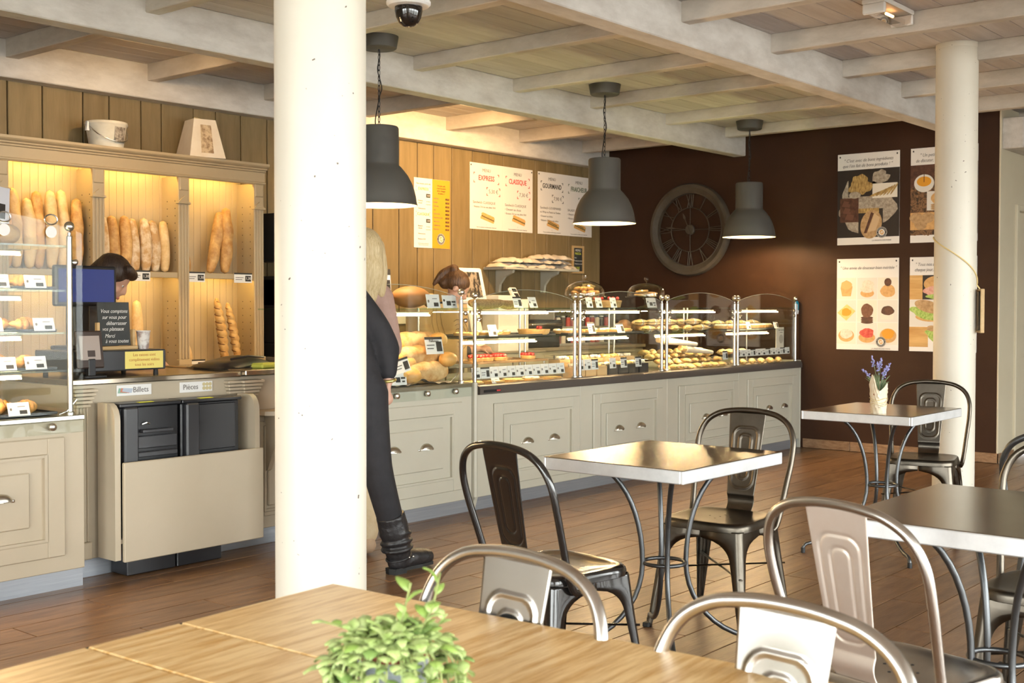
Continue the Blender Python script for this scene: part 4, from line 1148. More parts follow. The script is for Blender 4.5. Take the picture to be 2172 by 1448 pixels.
def tart(x, y, z, r, top, label, group, h=.022, rz=0):
    k = (r, top, h)
    if k not in tart_cache:
        base = MB().lathe([(0,0),(r*.9,0),(r,h),(r*.95,h*1.05),(r*.9,h*.8),(0,h*.8)], 26)
        a = base.mesh('tart_shell', 40); a.materials.append(TARTC)
        tp = MB(); r_ = random.Random(int(r*1000))
        if top == 'berry':
            n = int(10+r*160); m = BERRY
            for i in range(n):
                rr_, an = r*.8*math.sqrt(r_.random()), r_.uniform(0, 6.28)
                tp.ball((rr_*math.cos(an), rr_*math.sin(an), h+.008*(1-rr_/r)+.006), (.013, .013, .012), 8, 5)
        elif top == 'plain': tp.lathe([(0,h*.95),(r*.88,h*.9),(r*.9,h*.8)], 26); m = CUSTARD
        elif top == 'cream':
            m = CREAMT
            for i in range(int(8+r*60)):
                rr_, an = r*.78*math.sqrt(r_.random()), r_.uniform(0, 6.28)
                tp.ball((rr_*math.cos(an), rr_*math.sin(an), h), (.02, .016, .014), 8, 5)
        elif top == 'choc': tp.lathe([(0,h*1.25),(r*.8,h*1.2),(r*.9,h*.9),(r*.9,h*.8)], 26); m = CHOCT
        else:
            m = CUSTARD
            for i in range(14):
                an = i*2*PI/14; tp.ball((r*.6*math.cos(an), r*.6*math.sin(an), h), (.022, .010, .007), 8, 5, Euler((0, 0, an)))
            for i in range(7):
                an = i*2*PI/7; tp.ball((r*.25*math.cos(an), r*.25*math.sin(an), h), (.020, .010, .007), 8, 5, Euler((0, 0, an)))
        b = tp.mesh('topping', 60); b.materials.append(m)
        tart_cache[k] = (a, b)
    a, b = tart_cache[k]
    t = thing('tart', label, 'pastry', (x, y, z), rz, group=group)
    link('shell', a, None, t); link('topping', b, None, t)
    return t
WRAPW = mat('bread_paper', (.80,.74,.62), .7, col2=(.70,.62,.50), scale=10, coords='obj')
SAND = mat('sandwich_crust', (.62,.40,.16), .6, col2=(.76,.55,.28), scale=16, coords='obj', bump=.3, objrand=.08)
sand_cache = {}
def sandwich(x, y, z, L, label, group, rz=0, ry=0, band=True):
    k = (L, band)
    if k not in sand_cache:
        path = [(-L/2+L*i/14, 0, .026) for i in range(15)]
        rs = [.030*min(1, (math.sin(PI*max(.02, min(.98, i/14))))**.4) for i in range(15)]
        a = MB().tube(path, rs, 12, sq=.8).mesh('roll', 60); a.materials.append(SAND)
        f_ = MB().tube([(-L*.46+L*.92*i/10, -.006, .024+.002*math.sin(i*2.1)) for i in range(11)], .031, 8, sq=.22).mesh('filling', 60); f_.materials.append(mat('green_filling', (.16,.20,.04), .6, col2=(.50,.22,.12), scale=40, coords='obj'))
        b = MB().tube([(-.014, 0, .026), (.014, 0, .026)], .0325, 16, sq=.83, cap=False).mesh('band', 60); b.materials.append(PAPER)
        c = MB().tube([(.002, 0, .026), (.008, 0, .026)], .0328, 16, sq=.84, cap=False).mesh('stripe', 60); c.materials.append(INK)
        sand_cache[k] = (a, f_, b, c)
    t = thing('sandwich', label, 'sandwich', (x, y, z), rot=(0, ry, rz), group=group)
    a, f_, b, c = sand_cache[k]
    link('roll', a, None, t); link('filling', f_, None, t)
    if band: bb = link('paper_band', b, None, t); link('stripe', c, None, bb)
    return t
# ================================================================== GOODS IN THE CASES
TRAYM = mat('slate_tray', (.035,.036,.04), .4)
WOODT = mat('wood_tray', (.36,.22,.10), .5, col2=(.45,.29,.14), scale=5, stretch=(1,8,8))
def tray(x0, x1, y0, y1, z, m, label, group=None):
    t = thing('tray', label, 'tray', ((x0+x1)/2, (y0+y1)/2, z), group=group)
    part(MB().cbox(x0, x1, y0, y1, z, z+.007, .002), 'base', m, t, world=True)
    e = .008
    part(MB().box(x0, x1, y0, y0+e, z+.007, z+.014).box(x0, x1, y1-e, y1, z+.007, z+.014).box(x0, x0+e, y0+e, y1-e, z+.007, z+.014).box(x1-e, x1, y0+e, y1-e, z+.007, z+.014), 'lip', m, t, world=True)
    return t
# --- bread case: heap of loaves
LOAFM = mat('rustic_crust', (.50,.25,.075), .65, col2=(.76,.55,.28), scale=9, bump=.5, bscale=40, coords='obj', objrand=.06, lo=.40, hi=.66)
loafs = [(5.225, 5.06, .825, .40, .066, 4, 'long rustic loaf lowest at the right of the heap'),
         (5.225, 5.09, .935, .38, .062, 6, 'long rustic loaf in the middle right of the heap'),
         (5.235, 5.17, 1.015, .36, .064, 2, 'long rustic loaf on top, behind the Paillasson card'),
         (5.24, 5.30, .94, .36, .058, -8, 'long rustic loaf at the back right of the heap'),
         (5.08, 5.32, 1.02, .34, .06, 10, 'pale floured loaf on top at the back of the heap')]
for k, (x, y, z, L, r, a, lab) in enumerate(loafs):
    me = baguette_mesh(L, r, 'ridge', k)
    if not me.materials: me.materials.append(LOAFM)
    o = bpy.data.objects.new('rustic_loaf', me); COL.objects.link(o)
    o.location = (x-L/2, y, z+r*.7); o.rotation_euler = (0, R(90), R(a)); o.scale = (1, 1, 1)
    tag(o, lab, 'bread', 'loaves heaped in the bread case')
spots = [(4.97,5.05,.81),(5.06,5.03,.805),(4.85,5.05,.805),(4.73,5.08,.805),(4.99,5.10,.90),(4.88,5.12,.90),(4.77,5.10,.89),(5.06,5.17,.98),(4.94,5.18,.99),(5.08,5.10,.88),(4.70,5.2,.86),(5.0,5.27,1.03)]
labs = ['round golden bun in the bottom row of the heap, near the small front card', 'round golden bun at the front foot of the heap', 'round golden bun low at the left of the heap', 'round golden bun at the far left foot of the heap', 'round golden bun in the middle of the heap beside the tilted card', 'round golden bun left of the tilted card', 'round golden bun by the customer hand', 'round golden bun high behind the Paillasson card', 'round golden bun highest at the left of the heap', 'round golden bun wedged against the long loaves', 'round golden bun at the back left of the heap', 'round golden bun at the top back of the heap']
rolls(spots, .066, mat('golden_bun', (.62,.31,.075), .5, col2=(.78,.47,.15), scale=7, coords='obj', bump=.15, objrand=.07), labs, 'buns heaped in the bread case', 'bun')
t = thing('paper_liner', 'crumpled printed paper under the loaves', 'paper', (5.0, 5.1, .80))
def crump(u, v):
    return (4.55+.86*u, 4.975+.28*v, .803+.010*abs(math.sin(u*31+v*9))+.028*max(0, math.sin(u*9+2)**3)*(1-v))
part(MB().grid(crump, 60, 8), 'sheet', mat('newsprint', (.66,.62,.58), .8, col2=(.50,.45,.42), scale=30, stretch=(1,1,1)), t, smooth=60, world=True)
q = price_card(5.215, 4.972, .985, .15, .105, 'large white card reading Paillasson leaning on the loaves', 'price cards in the bread case', 1, 12)
o = text(q, 'Paillasson', 0, 0, .022, INK); o.rotation_euler = (R(90), 0, 0); o.location = (.0, -.003, .080)
price_card(4.95, 4.972, .885, .125, .085, 'tilted white card among the round buns', 'price cards in the bread case', 1, 15).rotation_euler = (R(-15), R(-12), 0)
price_card(4.916, 4.975, .812, .125, .085, 'white card standing at the front edge of the bread case', 'price cards in the bread case', 2, 10)
for k, (x, y, z) in enumerate(((5.335, 5.06, 1.02), (5.385, 5.03, .90))):
    rolls([(x, y, z)], .058, MATS['golden_bun'], 'round golden bun %s' % ('above the long loaves at the right', 'beside the right post of the bread case')[k], 'buns heaped in the bread case', 'bun')
# on top of the bread case
rolls([(5.205, 5.175, 1.262)], .122, mat('brown_boule', (.36,.155,.045), .55, col2=(.46,.22,.07), scale=4, coords='obj', bump=.2), 'large smooth round brown loaf on top of the bread case', None, 'round_loaf', sq=(1, .85, .55))
rolls([(4.88, 5.12, 1.262), (5.0, 5.24, 1.262)], .085, CRUST, ['golden loaf on top of the bread case beside the sleeve', 'golden loaf on top of the bread case behind another'], 'loaves on the bread case top', 'loaf', sq=(1, 1, .7))
rolls([(5.37, 5.16, 1.262)], .06, CRUST, 'small golden loaf at the right end of the bread case top', None, 'loaf', sq=(1.1, .8, .75))
price_card(5.234, 5.0, 1.262, .115, .085, 'white price card before the big round loaf', 'cards on the bread case top', 0, 12)
price_card(5.378, 5.0, 1.262, .125, .08, 'white price card at the right end of the bread case top', 'cards on the bread case top', 2, 12)
price_card(5.12, 5.3, 1.262, .11, .24, 'tall printed card standing behind the pink sleeve', 'cards on the bread case top', 1, 5)
# --- kraft sacks seen through the bread case
KRAFT = mat('kraft_paper', (.50,.33,.16), .75, col2=(.58,.40,.21), scale=5, coords='obj', bump=.3)
t = thing('prep_table', 'small grey prep table under the kraft sack behind the bread case', 'table', (6.30, 6.0, 0))
part(MB().cbox(6.0, 6.61, 5.88, 6.10, .82, .85, .003), 'top', PLINTH, t, world=True)
for x in (6.02, 6.56):
    for y in (5.90, 6.06): part(MB().cbox(x, x+.03, y, y+.03, 0, .82, .002), 'leg', STEEL, t, world=True)
t = thing('flour_sack', 'brown kraft sack with a rounded logo behind the bread case', 'sack', (6.32, 5.98, .85))
def sack(u, v):
    b = 1-.10*abs(v-.5)
    return (6.05+.53*u, 5.95-.05*math.sin(PI*u)*b+.012*math.sin(u*14+v*5), .85+.44*v)
part(MB().grid(sack, 20, 12), 'front', KRAFT, t, smooth=60, world=True)
part(MB().box(6.05, 6.58, 5.95, 6.06, .85, 1.28), 'body', KRAFT, t, world=True)
lg = MB()
for r_ in (.105, .075, .045):
    lg.tube([(6.44+r_*math.cos(2*PI*k/30), 5.905, 1.06+r_*math.sin(2*PI*k/30)*1.1) for k in range(30)], .003, 4, closed=True)
part(lg, 'printed_rings', mat('kraft_ink', (.25,.16,.09), .8), t, world=True)
lg = MB()
for k in range(5): lg.tube(spline([(6.18+.03*k, 5.91, 1.27), (6.16+.05*k, 5.905, 1.15), (6.22+.05*k, 5.905, 1.02)], 6), .0022, 4)
part(lg, 'printed_leaves', MATS['kraft_ink'], t, world=True)

# --- first chilled case
tray(5.60, 6.56, 5.10, 5.46, 1.071, TRAYM, 'dark tray of tarts on the middle shelf of the first case', 'trays in the cases')
for k, (x, y, top, r) in enumerate(((5.72, 5.18, 'fan', .085), (5.96, 5.2, 'cream', .10), (6.19, 5.3, 'cream', .08))):
    tart(x, y, 1.078, r, top, '%s nutty tart from the left on the middle shelf of the first case' % ORD[k], 'tarts on the middle shelves')
tart(6.44, 5.2, 1.079, .115, 'plain', 'large plain golden tart with raspberries on the middle shelf', 'tarts on the middle shelves', h=.035)
for k in range(4):
    solo(MB().ball((6.44+.016*(k % 2), 5.15+.016*(k//2), 1.126), (.011, .011, .013), 10, 6), 'raspberry', BERRY, ('left', 'right', 'back left', 'back right')[k] + ' raspberry on the large golden tart', 'fruit', 'raspberries on the large tart', smooth=60)
tray(5.72, 6.45, 5.08, 5.40, .90, WOODT, 'wooden tray of strawberry tarts in the first case', 'trays in the cases')
for k, (x, y) in enumerate(((5.78, 5.15), (5.90, 5.17), (6.02, 5.15), (6.12, 5.25), (6.34, 5.17))):
    tart(x, y, .915, .055, 'berry', 'small strawberry tart, %s from left on the wooden tray' % ORD[k], 'strawberry tarts in the first case')
tray_legs = MB()
for x in (5.74, 6.43):
    for y in (5.10, 5.38): tray_legs.tube([(x, y, .768), (x, y, .902)], .006, 6)
part(tray_legs, 'support_rod', STEEL, [o for o in bpy.data.objects if o.get('label', '').startswith('wooden tray of')][0], world=True)
for k in range(5):
    x = 5.64+.2*k
    tart(x, 5.05, .77, .075, ('fan', 'plain', 'fan', 'cream', 'plain')[k], 'flat galette on the deck of the first case, %s from left' % ORD[k], 'galettes on the deck')
for k in range(11):
    price_card(5.605+.087*k, 4.985, .815, .084, .072, 'white price card, %s from left in the long row of the first case' % ORD[k], 'cards in the first case', 1 if k == 1 else 0, 8)
part(MB().cbox(5.57, 6.56, 4.988, 4.992, .79, .818, .001), 'card_rail', GLASS, [o for o in bpy.data.objects if o.get('label', '').startswith('nearest chilled')][0], world=True)
price_card(5.80, 4.985, .772, .08, .05, 'small card lying low under the long row of the first case', 'cards in the first case', 0, 25)
price_card(5.865, 5.07, 1.079, .085, .075, 'white card before the tarts on the first middle shelf', 'cards on the middle shelves', 0, 14)
# top of the first case
GRAIN = mat('grain_crust', (.22,.12,.045), .7, col2=(.44,.29,.12), scale=60, coords='obj', bump=.8, bscale=90)
baguette(5.68, 5.12, 1.295, .34, .034, 'long grainy loaf on the left of the first case top', 'loaves on the chilled case tops', 'plain', tx=R(90), m=GRAIN, seed=1, name='grain_loaf')
baguette(6.06, 5.2, 1.292, .24, .030, 'shorter grainy loaf behind the cards on the first case top', 'loaves on the chilled case tops', 'plain', tx=R(90), m=GRAIN, seed=2, name='grain_loaf')
price_card(6.058, 5.02, 1.264, .085, .075, 'left white card among the grainy loaves on the first case top', 'cards on the case tops', 1, 16)
price_card(6.221, 5.02, 1.264, .085, .075, 'right white card among the grainy loaves on the first case top', 'cards on the case tops', 0, 20)
# --- second chilled case
tray(6.70, 7.66, 5.10, 5.46, 1.071, TRAYM, 'dark tray of tarts on the middle shelf of the second case', 'trays in the cases')
for k in range(6):
    tart(6.76+.15*k, 5.19, 1.078, .072, ('cream', 'cream', 'fan', 'cream', 'cream', 'fan')[k], 'small creamy tart, %s from left on the second middle shelf' % ORD[k], 'tarts on the middle shelves')
price_card(6.90, 5.03, 1.079, .085, .085, 'left card on the middle shelf of the second case', 'cards on the middle shelves', 1, 16)
price_card(7.26, 5.03, 1.079, .095, .075, 'right card on the middle shelf of the second case', 'cards on the middle shelves', 1, 22)
BOXD = mat('dark_box', (.03,.03,.035), .4)
def salad_box(x, y, z, m, label):
    t = thing('sandwich_box', label, 'food box', (x, y, z), group='boxed sandwiches in the second case')
    part(MB().prism([(-.06,-.045),(.06,-.045),(.07,.05),(-.07,.05)], 0, .075, 2), 'tray', m, t)
    mb = MB(); r_ = random.Random(int(x*100))
    for k in range(10): mb.ball((r_.uniform(-.05,.05), r_.uniform(-.03,.035), .078+r_.uniform(0,.012)), (r_.uniform(.014,.026), .016, .014), 8, 5)
    part(mb, 'filling', CREAMT if int(x*10) % 2 else CUSTARD, t, smooth=60)
    part(MB().cbox(-.065, .065, -.043, .045, .10, .103, .001), 'lid', GLASS, t)
    return t
for k in range(7):
    salad_box(6.74+.135*k, 5.07, .77, BOXD if 2 < k else KRAFT, '%s boxed sandwich from left, front row of the second case' % ORD[k])
for k in range(7):
    salad_box(6.74+.135*k, 5.2, .82, KRAFT, '%s boxed sandwich from left, back row of the second case' % ORD[k])
for k, (x, s_) in enumerate(((6.70,0),(6.785,0),(6.87,1),(7.09,0),(7.23,1),(7.42,1))):
    price_card(x, 4.985, .825, .08, .075, 'card clipped before the boxed sandwiches, %s from left' % ORD[k], 'cards in the second case', s_, 6)
for k in range(4):
    price_card((6.855, 6.97, 7.15, 7.655)[k], 5.02, 1.264, (.075, .075, .075, .13)[k], .075, ('far left card', 'second card', 'third card', 'wide card right of the dome stand')[k] + ' on top of the second case', 'cards on the case tops', (0, 0, 0, 2)[k], 14)
t = tart(7.50, 5.34, 1.264, .12, 'choc', 'dark chocolate gateau with red cherries on the second case top', None, h=.05)
ch = MB()
for k in range(6): ch.ball((.09*math.cos(k), .09*math.sin(k), .07), .014, 10, 6)
part(ch, 'cherries', BERRY, t, smooth=60)
# glass domes on cake stands
def dome(x, y, zs, label, kind):
    t = thing('cake_dome', label, 'cake dome', (x, y, zs), group='glass cake domes on the counter')
    DG = MATS.get('dome_glass') or glassmat('dome_glass', (.96,.94,.90), refl=2.2)
    z = .082
    part(MB().lathe([(0,0),(.075,0),(.06,.008),(.018,.02),(.014,.04),(.016,.06),(.03,z-.008),(.16,z-.004),(.165,z+.004),(0,z+.004)], 32), 'stand', DG, t, smooth=40)
    prof = [(.148, z+.006), (.148, z+.03)]
    for k in range(11):
        a = k/10*PI/2; prof.append((.148*math.cos(a), z+.03+.085*math.sin(a)))
    part(MB().lathe(prof, 40, cap=False), 'dome', DG, t, smooth=60)
    part(MB().lathe([(.006,z+.115),(.008,z+.125),(.016,z+.13),(.019,z+.142),(.014,z+.152),(0,z+.155)], 18), 'knob', DG, t, smooth=60)
    r_ = random.Random(kind)
    for k in range(16 if kind == 0 else 8):
        rr_, an = .105*math.sqrt(r_.random()), r_.uniform(0, 6.28)
        lv = 0 if k < 9 else .03
        if kind == 0:
            solo(MB().ball((0,0,0), (.034, .022, .018), 12, 7), 'madeleine', CRUST, 'golden madeleine heaped under the left glass dome', 'pastry', 'madeleines under the left dome', smooth=60, local_at=(x+rr_*math.cos(an)*(1 if lv == 0 else .6), y+rr_*math.sin(an)*(1 if lv == 0 else .6), zs+z+.024+lv), rot=(r_.uniform(-.4,.4), r_.uniform(-.4,.4), an))
        else:
            solo(MB().lathe([(0,0),(.045,0),(.05,.006),(.046,.013),(0,.015)], 18), 'cookie', CRUSTP, 'pale flat cookie under the right glass dome', 'pastry', 'cookies under the right dome', smooth=50, local_at=(x+rr_*.8*math.cos(an), y+rr_*.8*math.sin(an), zs+z+.006+.016*(k//3)), rot=(r_.uniform(-.12,.12), r_.uniform(-.12,.12), 0))
dome(7.10, 5.25, 1.264, 'glass dome of madeleines on a stand, left of the pair', 0)
dome(7.84, 5.20, 1.264, 'glass dome of pale cookies on a stand, right of the pair', 1)
# --- third chilled case: pile of rolls and rows of sandwiches
spots = []
for j, (yy, z) in enumerate(((5.03, .77), (5.10, .81), (5.17, .85), (5.25, .88))):
    for k in range(8):
        spots.append((7.84+.12*k+.05*(j % 2), yy, z))
for k, (x, y, z) in enumerate(spots):
    row, colm = divmod(k, 8)
    sandwich(x, y, z, .17, 'pale sandwich roll, %s from left in the %s row of the third case' % (ORD[colm], ('front', 'second', 'third', 'back')[row]), 'sandwich rolls heaped in the third case', rz=R(rnd.uniform(35, 75)), ry=R(rnd.uniform(-8, 8)), band=(k % 5 == 0))
def wrap(x, y, z, L, rz, label):
    t = thing('wrapped_sandwich', label, 'sandwich', (x, y, z), rot=(0, R(-6), rz), group='sandwiches in white paper')
    part(MB().tube([(-L/2+L*i/10, 0, .035) for i in range(11)], [.018+.022*i/10 for i in range(11)], 12, sq=.8), 'paper', WRAPW, t, smooth=60)
    part(MB().tube([(L/2-.02, 0, .035), (L/2+.05, 0, .037)], [.034, .03], 10, sq=.8), 'roll', SAND, t, smooth=60)
wrap(8.20, 5.12, .95, .34, R(160), 'upper sandwich wrapped in white paper on the rolls')
wrap(8.42, 5.08, .88, .34, R(170), 'lower sandwich wrapped in white paper on the rolls')
for k in range(5):
    sandwich(7.86+.2*k, 5.2, 1.072, .20, 'brown banded sandwich, %s from left on the third middle shelf' % ORD[k], 'sandwiches on the third middle shelf', rz=R(rnd.uniform(-20, 20)))
    sandwich(7.95+.2*k, 5.33, 1.12, .20, 'brown banded sandwich, %s from left in the back row of the third middle shelf' % ORD[k], 'sandwiches on the third middle shelf', rz=R(rnd.uniform(-20, 20)))
    rolls([(7.86+.2*k, 5.42, 1.072)], .06, CRUSTD, 'dark roll, %s from left at the back of the third middle shelf' % ORD[k], 'rolls on the third middle shelf')
price_card(8.70, 4.985, .835, .08, .07, 'single card at the right end of the third case', 'cards in the third case', 1, 6)
# --- last case
tray(8.88, 9.86, 5.08, 5.46, 1.071, TRAYM, 'dark tray of cream pastries in the last case', 'trays in the cases')
for k in range(7):
    tart(8.94+.135*k, 5.17, 1.078, .062, 'cream', 'cream pastry, %s from left on the last middle shelf' % ORD[k], 'tarts on the middle shelves', h=.03)
price_card(9.18, 5.03, 1.079, .075, .065, 'left card before the cream pastries in the last case', 'cards on the middle shelves', 0, 16)
price_card(9.68, 5.03, 1.079, .08, .065, 'right card before the cream pastries in the last case', 'cards on the middle shelves', 1, 16)
for k in range(6):
    sandwich(8.95+.16*k, 5.05, .772, .19, 'banded sandwich, %s from left at the foot of the last case' % ORD[k], 'sandwiches in the last case', rz=R(35+rnd.uniform(-8, 8)))
for k in range(4):
    sandwich(8.93+.11*k, 5.15, .86, .2, 'pale stuffed roll, %s from left behind the long row of cards' % ORD[k], 'sandwiches in the last case', rz=R(10), band=(k == 0))
for k in range(11):
    price_card(8.90+.09*k, 4.985, .85, .088, .058, 'small white card, %s from left in the row of the last case' % ORD[k], 'cards in the last case', k % 3 == 0 and 1 or 0, 5)
t = board('notice_card', 'cream notice with a round seal standing in the last case', 'notice', (9.80, 5.06, .99), .15, .19, ROT_L, PALE2)
text(t, 'Pains et sandwichs', .02, .07, .014, INKG); patch(t, ell(.02, -.01, .04, .04, 20), mat('seal_grey', (.5,.45,.38), .6), 0, .001, 'seal'); text(t, 'Fait maison', .02, .05, .011, INKG)
for k in range(5):
    sandwich(8.95+.2*k, 5.32, 1.10, .2, 'brown roll, %s from left behind the cream pastries' % ORD[k], 'rolls behind the cream pastries', rz=R(rnd.uniform(-15, 15)))

# --- pastry case at the far left: croissants on four shelves
for si, (z, nm) in enumerate(((.784, 'deck'), (.985, 'lowest shelf'), (1.155, 'middle shelf'), (1.345, 'upper shelf'))):
    tray(2.0, 2.80, YL+.05, YL+.38, z+.001, TRAYM, 'dark tray of croissants on the %s of the pastry case' % nm, 'trays in the pastry case')
    for k in range(5):
        croissant(2.16+.135*k, YL+.15+.02*(k % 2), z+.010, 'croissant, %s from left in front on the %s of the pastry case' % (ORD[k], nm), 'croissants in the pastry case', rz=R(rnd.uniform(-25, 25)))
        croissant(2.10+.135*k, YL+.29, z+.012, 'croissant, %s from left at the back on the %s of the pastry case' % (ORD[k], nm), 'croissants in the pastry case', rz=R(rnd.uniform(-40, 40)))
    for k, x in enumerate(((2.40, 2.62), (2.56, 2.70), (2.50, 2.74), (2.53, 2.70))[si]):
        price_card(x, YL+.045, z+.008, .10, .06, '%s white card on the %s of the pastry case' % (('left', 'right')[k], nm), 'cards in the pastry case', 0, 18)
for k, x in enumerate((2.02, 2.22, 2.44, 2.66)):
    rolls([(x, 5.2, 1.547)], .06, CRUST, 'golden roll, %s from left on the pastry case top' % ORD[k], 'rolls on the pastry case top')
for k, (x, lab) in enumerate(((2.53, 'left round white tag hanging on the pastry case glass'), (2.745, 'right round white tag hanging on the pastry case glass'))):
    t = thing('round_tag', lab, 'tag', (x, YL-.004, 1.60), group='round tags on the pastry case glass')
    part(MB().lathe([(0,0),(.026,0),(.026,.002),(0,.002)], 22).xf(Matrix.Rotation(R(90), 4, 'X')), 'disc', PAPER, t, smooth=40)
    part(MB().tube([(.03*math.cos(a), 0, .055+.022*math.sin(a)) for a in [2*PI*k_/16 for k_ in range(16)]], .0035, 5, closed=True), 'ring', STEEL, t, smooth=60)
# small picture stand on top of the pastry case
t = thing('photo_card', 'grey card with a photo leaning on top of the pastry case', 'card', (2.62, 5.20, 1.60), rot=(R(78), R(8), 0))
part(MB().cbox(-.055, .055, 0, .22, -.002, 0, .001), 'card', mat('grey_card', (.55,.53,.56), .6), t)
patch(t, rect(-.035, .035, .07, .14), PDARK, 0, .001, 'photo'); patch(t, ell(-.015, .10, .018, .03, 16), HAM, .001, .0014, 'photo_detail')
# ================================================================== ON AND BEHIND THE CASH COUNTER
CT = .932
t = thing('cash_till', 'long black till drawer with a yellow notice on the cash counter', 'till drawer', (3.27, 5.36, CT))
part(MB().cbox(2.98, 3.49, 5.20, 5.55, CT+.025, CT+.125, .005), 'case', GREYP, t, world=True)
for x in (3.02, 3.45):
    for y in (5.23, 5.52): part(MB().lathe([(.013,0),(.011,.026)], 10, (x, y, CT)), 'foot', RUBBER, t, world=True)
t = board('notice', 'yellow paper notice in red letters stuck on the till drawer', 'notice', (3.365, 5.198, CT+.075), .215, .085, ROT_L, mat('yellow_paper', (.80,.66,.18), .6), th=.002)
for k, l in enumerate(('Les caisses sont', 'complètement vidées', 'tous les soirs')): text(t, l, 0, .025-.024*k, .021, mat('ink_orange', (.50,.20,.05), .6), n=.0006, sx=.95)
t = thing('monitor', 'black till monitor showing a plain blue screen', 'monitor', (3.2, 5.42, CT+.125), rz=R(8))
part(MB().cbox(-.20, .165, -.005, .03, .215, .415, .008), 'bezel', BLACKP, t)
part(MB().box(-.185, .145, -.0075, -.0052, .235, .398), 'screen', mat('blue_screen', (.02,.03,.12), .25, emit=(.10,.14,.42), estr=.16), t)
part(MB().cbox(-.07, .03, .03, .10, 0, .30, .01), 'stand', BLACKP, t)
part(MB().cbox(-.12, .09, -.02, .15, 0, .02, .006), 'base', BLACKP, t)
t = thing('blackboard_stand', 'small handwritten blackboard in a wooden stand on the till drawer', 'blackboard', (3.265, 5.30, CT+.125), rz=R(3), rot=None)
part(MB().cbox(-.108, .115, -.03, .03, 0, .018, .003), 'foot', WOODL, t)
for x in (-.105, .098): part(MB().cbox(x, x+.014, -.012, .012, .018, .10 if x > 0 else .135, .002), 'upright', WOODL, t)
pn = MB().cbox(-.09, .09, -.004, .004, .02, .235, .001).xf(Matrix.Rotation(R(-4), 4, 'X'))
part(pn, 'panel', SLATE, t)
for k, (l, u, v) in enumerate((('Vous comptons', 0, .19), ('sur vous pour', 0, .16), ('débarrasser', .01, .13), ('vos plateaux', -.01, .102), ('Merci', -.03, .068), ('à vous toutes', .01, .042))):
    o = text(t, l, u, 0, .027, CHALK, shear=.3, sx=.9)
    o.rotation_euler = (R(90), 0, R(0)); o.location = (u, -.0065+v*.07, v)
t = thing('customer_display', 'tilted dark customer display with pale screen left of the blackboard', 'display', (3.06, 5.16, CT), rz=R(4))
part(MB().cbox(-.075, .07, -.006, .012, .045, .225, .006).xf(Matrix.Rotation(R(-8), 4, 'X')), 'bezel', mat('brown_black', (.045,.028,.022), .4), t)
part(MB().box(-.06, .05, -.008, -.0062, .085, .20).xf(Matrix.Rotation(R(-8), 4, 'X')), 'screen', mat('pale_screen', (.30,.25,.22), .35, emit=(.4,.3,.25), estr=.12), t)
part(MB().box(-.02, .02, -.0094, -.008, .10, .13).xf(Matrix.Rotation(R(-8), 4, 'X')), 'screen_mark', MATS['brown_black'], t)
part(MB().cbox(-.02, .02, .0, .03, 0, .09, .004).cbox(-.06, .06, -.03, .06, 0, .012, .004), 'foot', BLACKP, t)
t = thing('paper_cup', 'printed paper cup standing on the till drawer', 'cup', (3.425, 5.30, CT+.125))
part(MB().lathe([(0,0),(.026,0),(.034,.088),(.036,.09),(.033,.088),(.025,.004),(0,.004)], 24), 'cup', mat('cup_print', (.72,.68,.64), .5, col2=(.35,.26,.24), scale=22, coords='obj', lo=.45, hi=.6), t, smooth=40)
part(MB().tube([(.035*math.cos(2*PI*k/24), .035*math.sin(2*PI*k/24), .09) for k in range(24)], .002, 6, closed=True), 'rim', PAPER, t, smooth=60)
t = thing('folded_bag', 'black leather pouch lying on the right end of the cash counter', 'bag', (4.02, 5.35, .94))
part(MB().grid(lambda u, v: (3.82+.42*u, 5.2+.3*v, .942+.055*math.sin(PI*u)**.5*math.sin(PI*v)**.5+.008*math.sin(9*u+5*v)*math.sin(PI*u)*math.sin(PI*v)), 20, 10), 'body', BLACKP, t, smooth=60, world=True)
part(MB().box(3.82, 4.24, 5.2, 5.5, .9405, .943), 'underside', BLACKP, t, world=True)
part(MB().tube([(3.9, 5.22, .99), (4.0, 5.2, 1.005), (4.12, 5.22, .995)], .006, 6), 'strap', BLACKP, t, smooth=60, world=True)
solo(MB().cbox(4.0, 4.2, 5.08, 5.18, .941, .968, .008), 'sponge_cloth', mat('lime_cloth', (.55,.55,.08), .8), 'folded lime yellow cloth at the edge of the cash counter', 'cloth')
# on top of the cabinet
t = thing('bucket', 'small white enamel bucket with wire handle on the cabinet top', 'bucket', (4.24, 6.97, 2.285))
ENAM = mat('old_enamel', (.62,.57,.46), .5, col2=(.70,.66,.56), scale=9, coords='obj')
part(MB().lathe([(0,0),(.105,0),(.125,.135),(.132,.145),(.135,.15),(.132,.165),(.12,.168),(0,.168)], 36), 'pail', ENAM, t, smooth=35)
part(MB().tube(spline([(-.13,.0,.14),(-.10,-.09,.07),(.0,-.125,.035),(.09,-.095,.055),(.132,-.02,.13)], 6), .003, 6), 'wire_handle', STEEL, t, smooth=60)
part(MB().grid(lambda u, v: ((.119+.009*v)*math.sin(-.35+.7*u+.25), -(.119+.009*v)*math.cos(-.35+.7*u+.25), .03+.10*v), 8, 2), 'printed_label', mat('label_print', (.50,.44,.36), .6, col2=(.12,.09,.07), scale=60, coords='obj'), t, smooth=60)
part(MB().prism([(-.15,.10),(-.13,.10),(-.135,.155),(-.142,.16)], -.02, .0, 1), 'tag', PAPER, t)
t = thing('lamp_box', 'cream tapered paper box with an old print on the cabinet top', 'box', (4.96, 6.97, 2.285), rz=R(-12))
PARCH = mat('parchment', (.74,.62,.47), .6, col2=(.80,.70,.56), scale=8, coords='obj')
def frust(b, tp, h): return [(-b,-b,0),(b,-b,0),(b,b,0),(-b,b,0),(-tp,-tp,h),(tp,-tp,h),(tp,tp,h),(-tp,tp,h)]
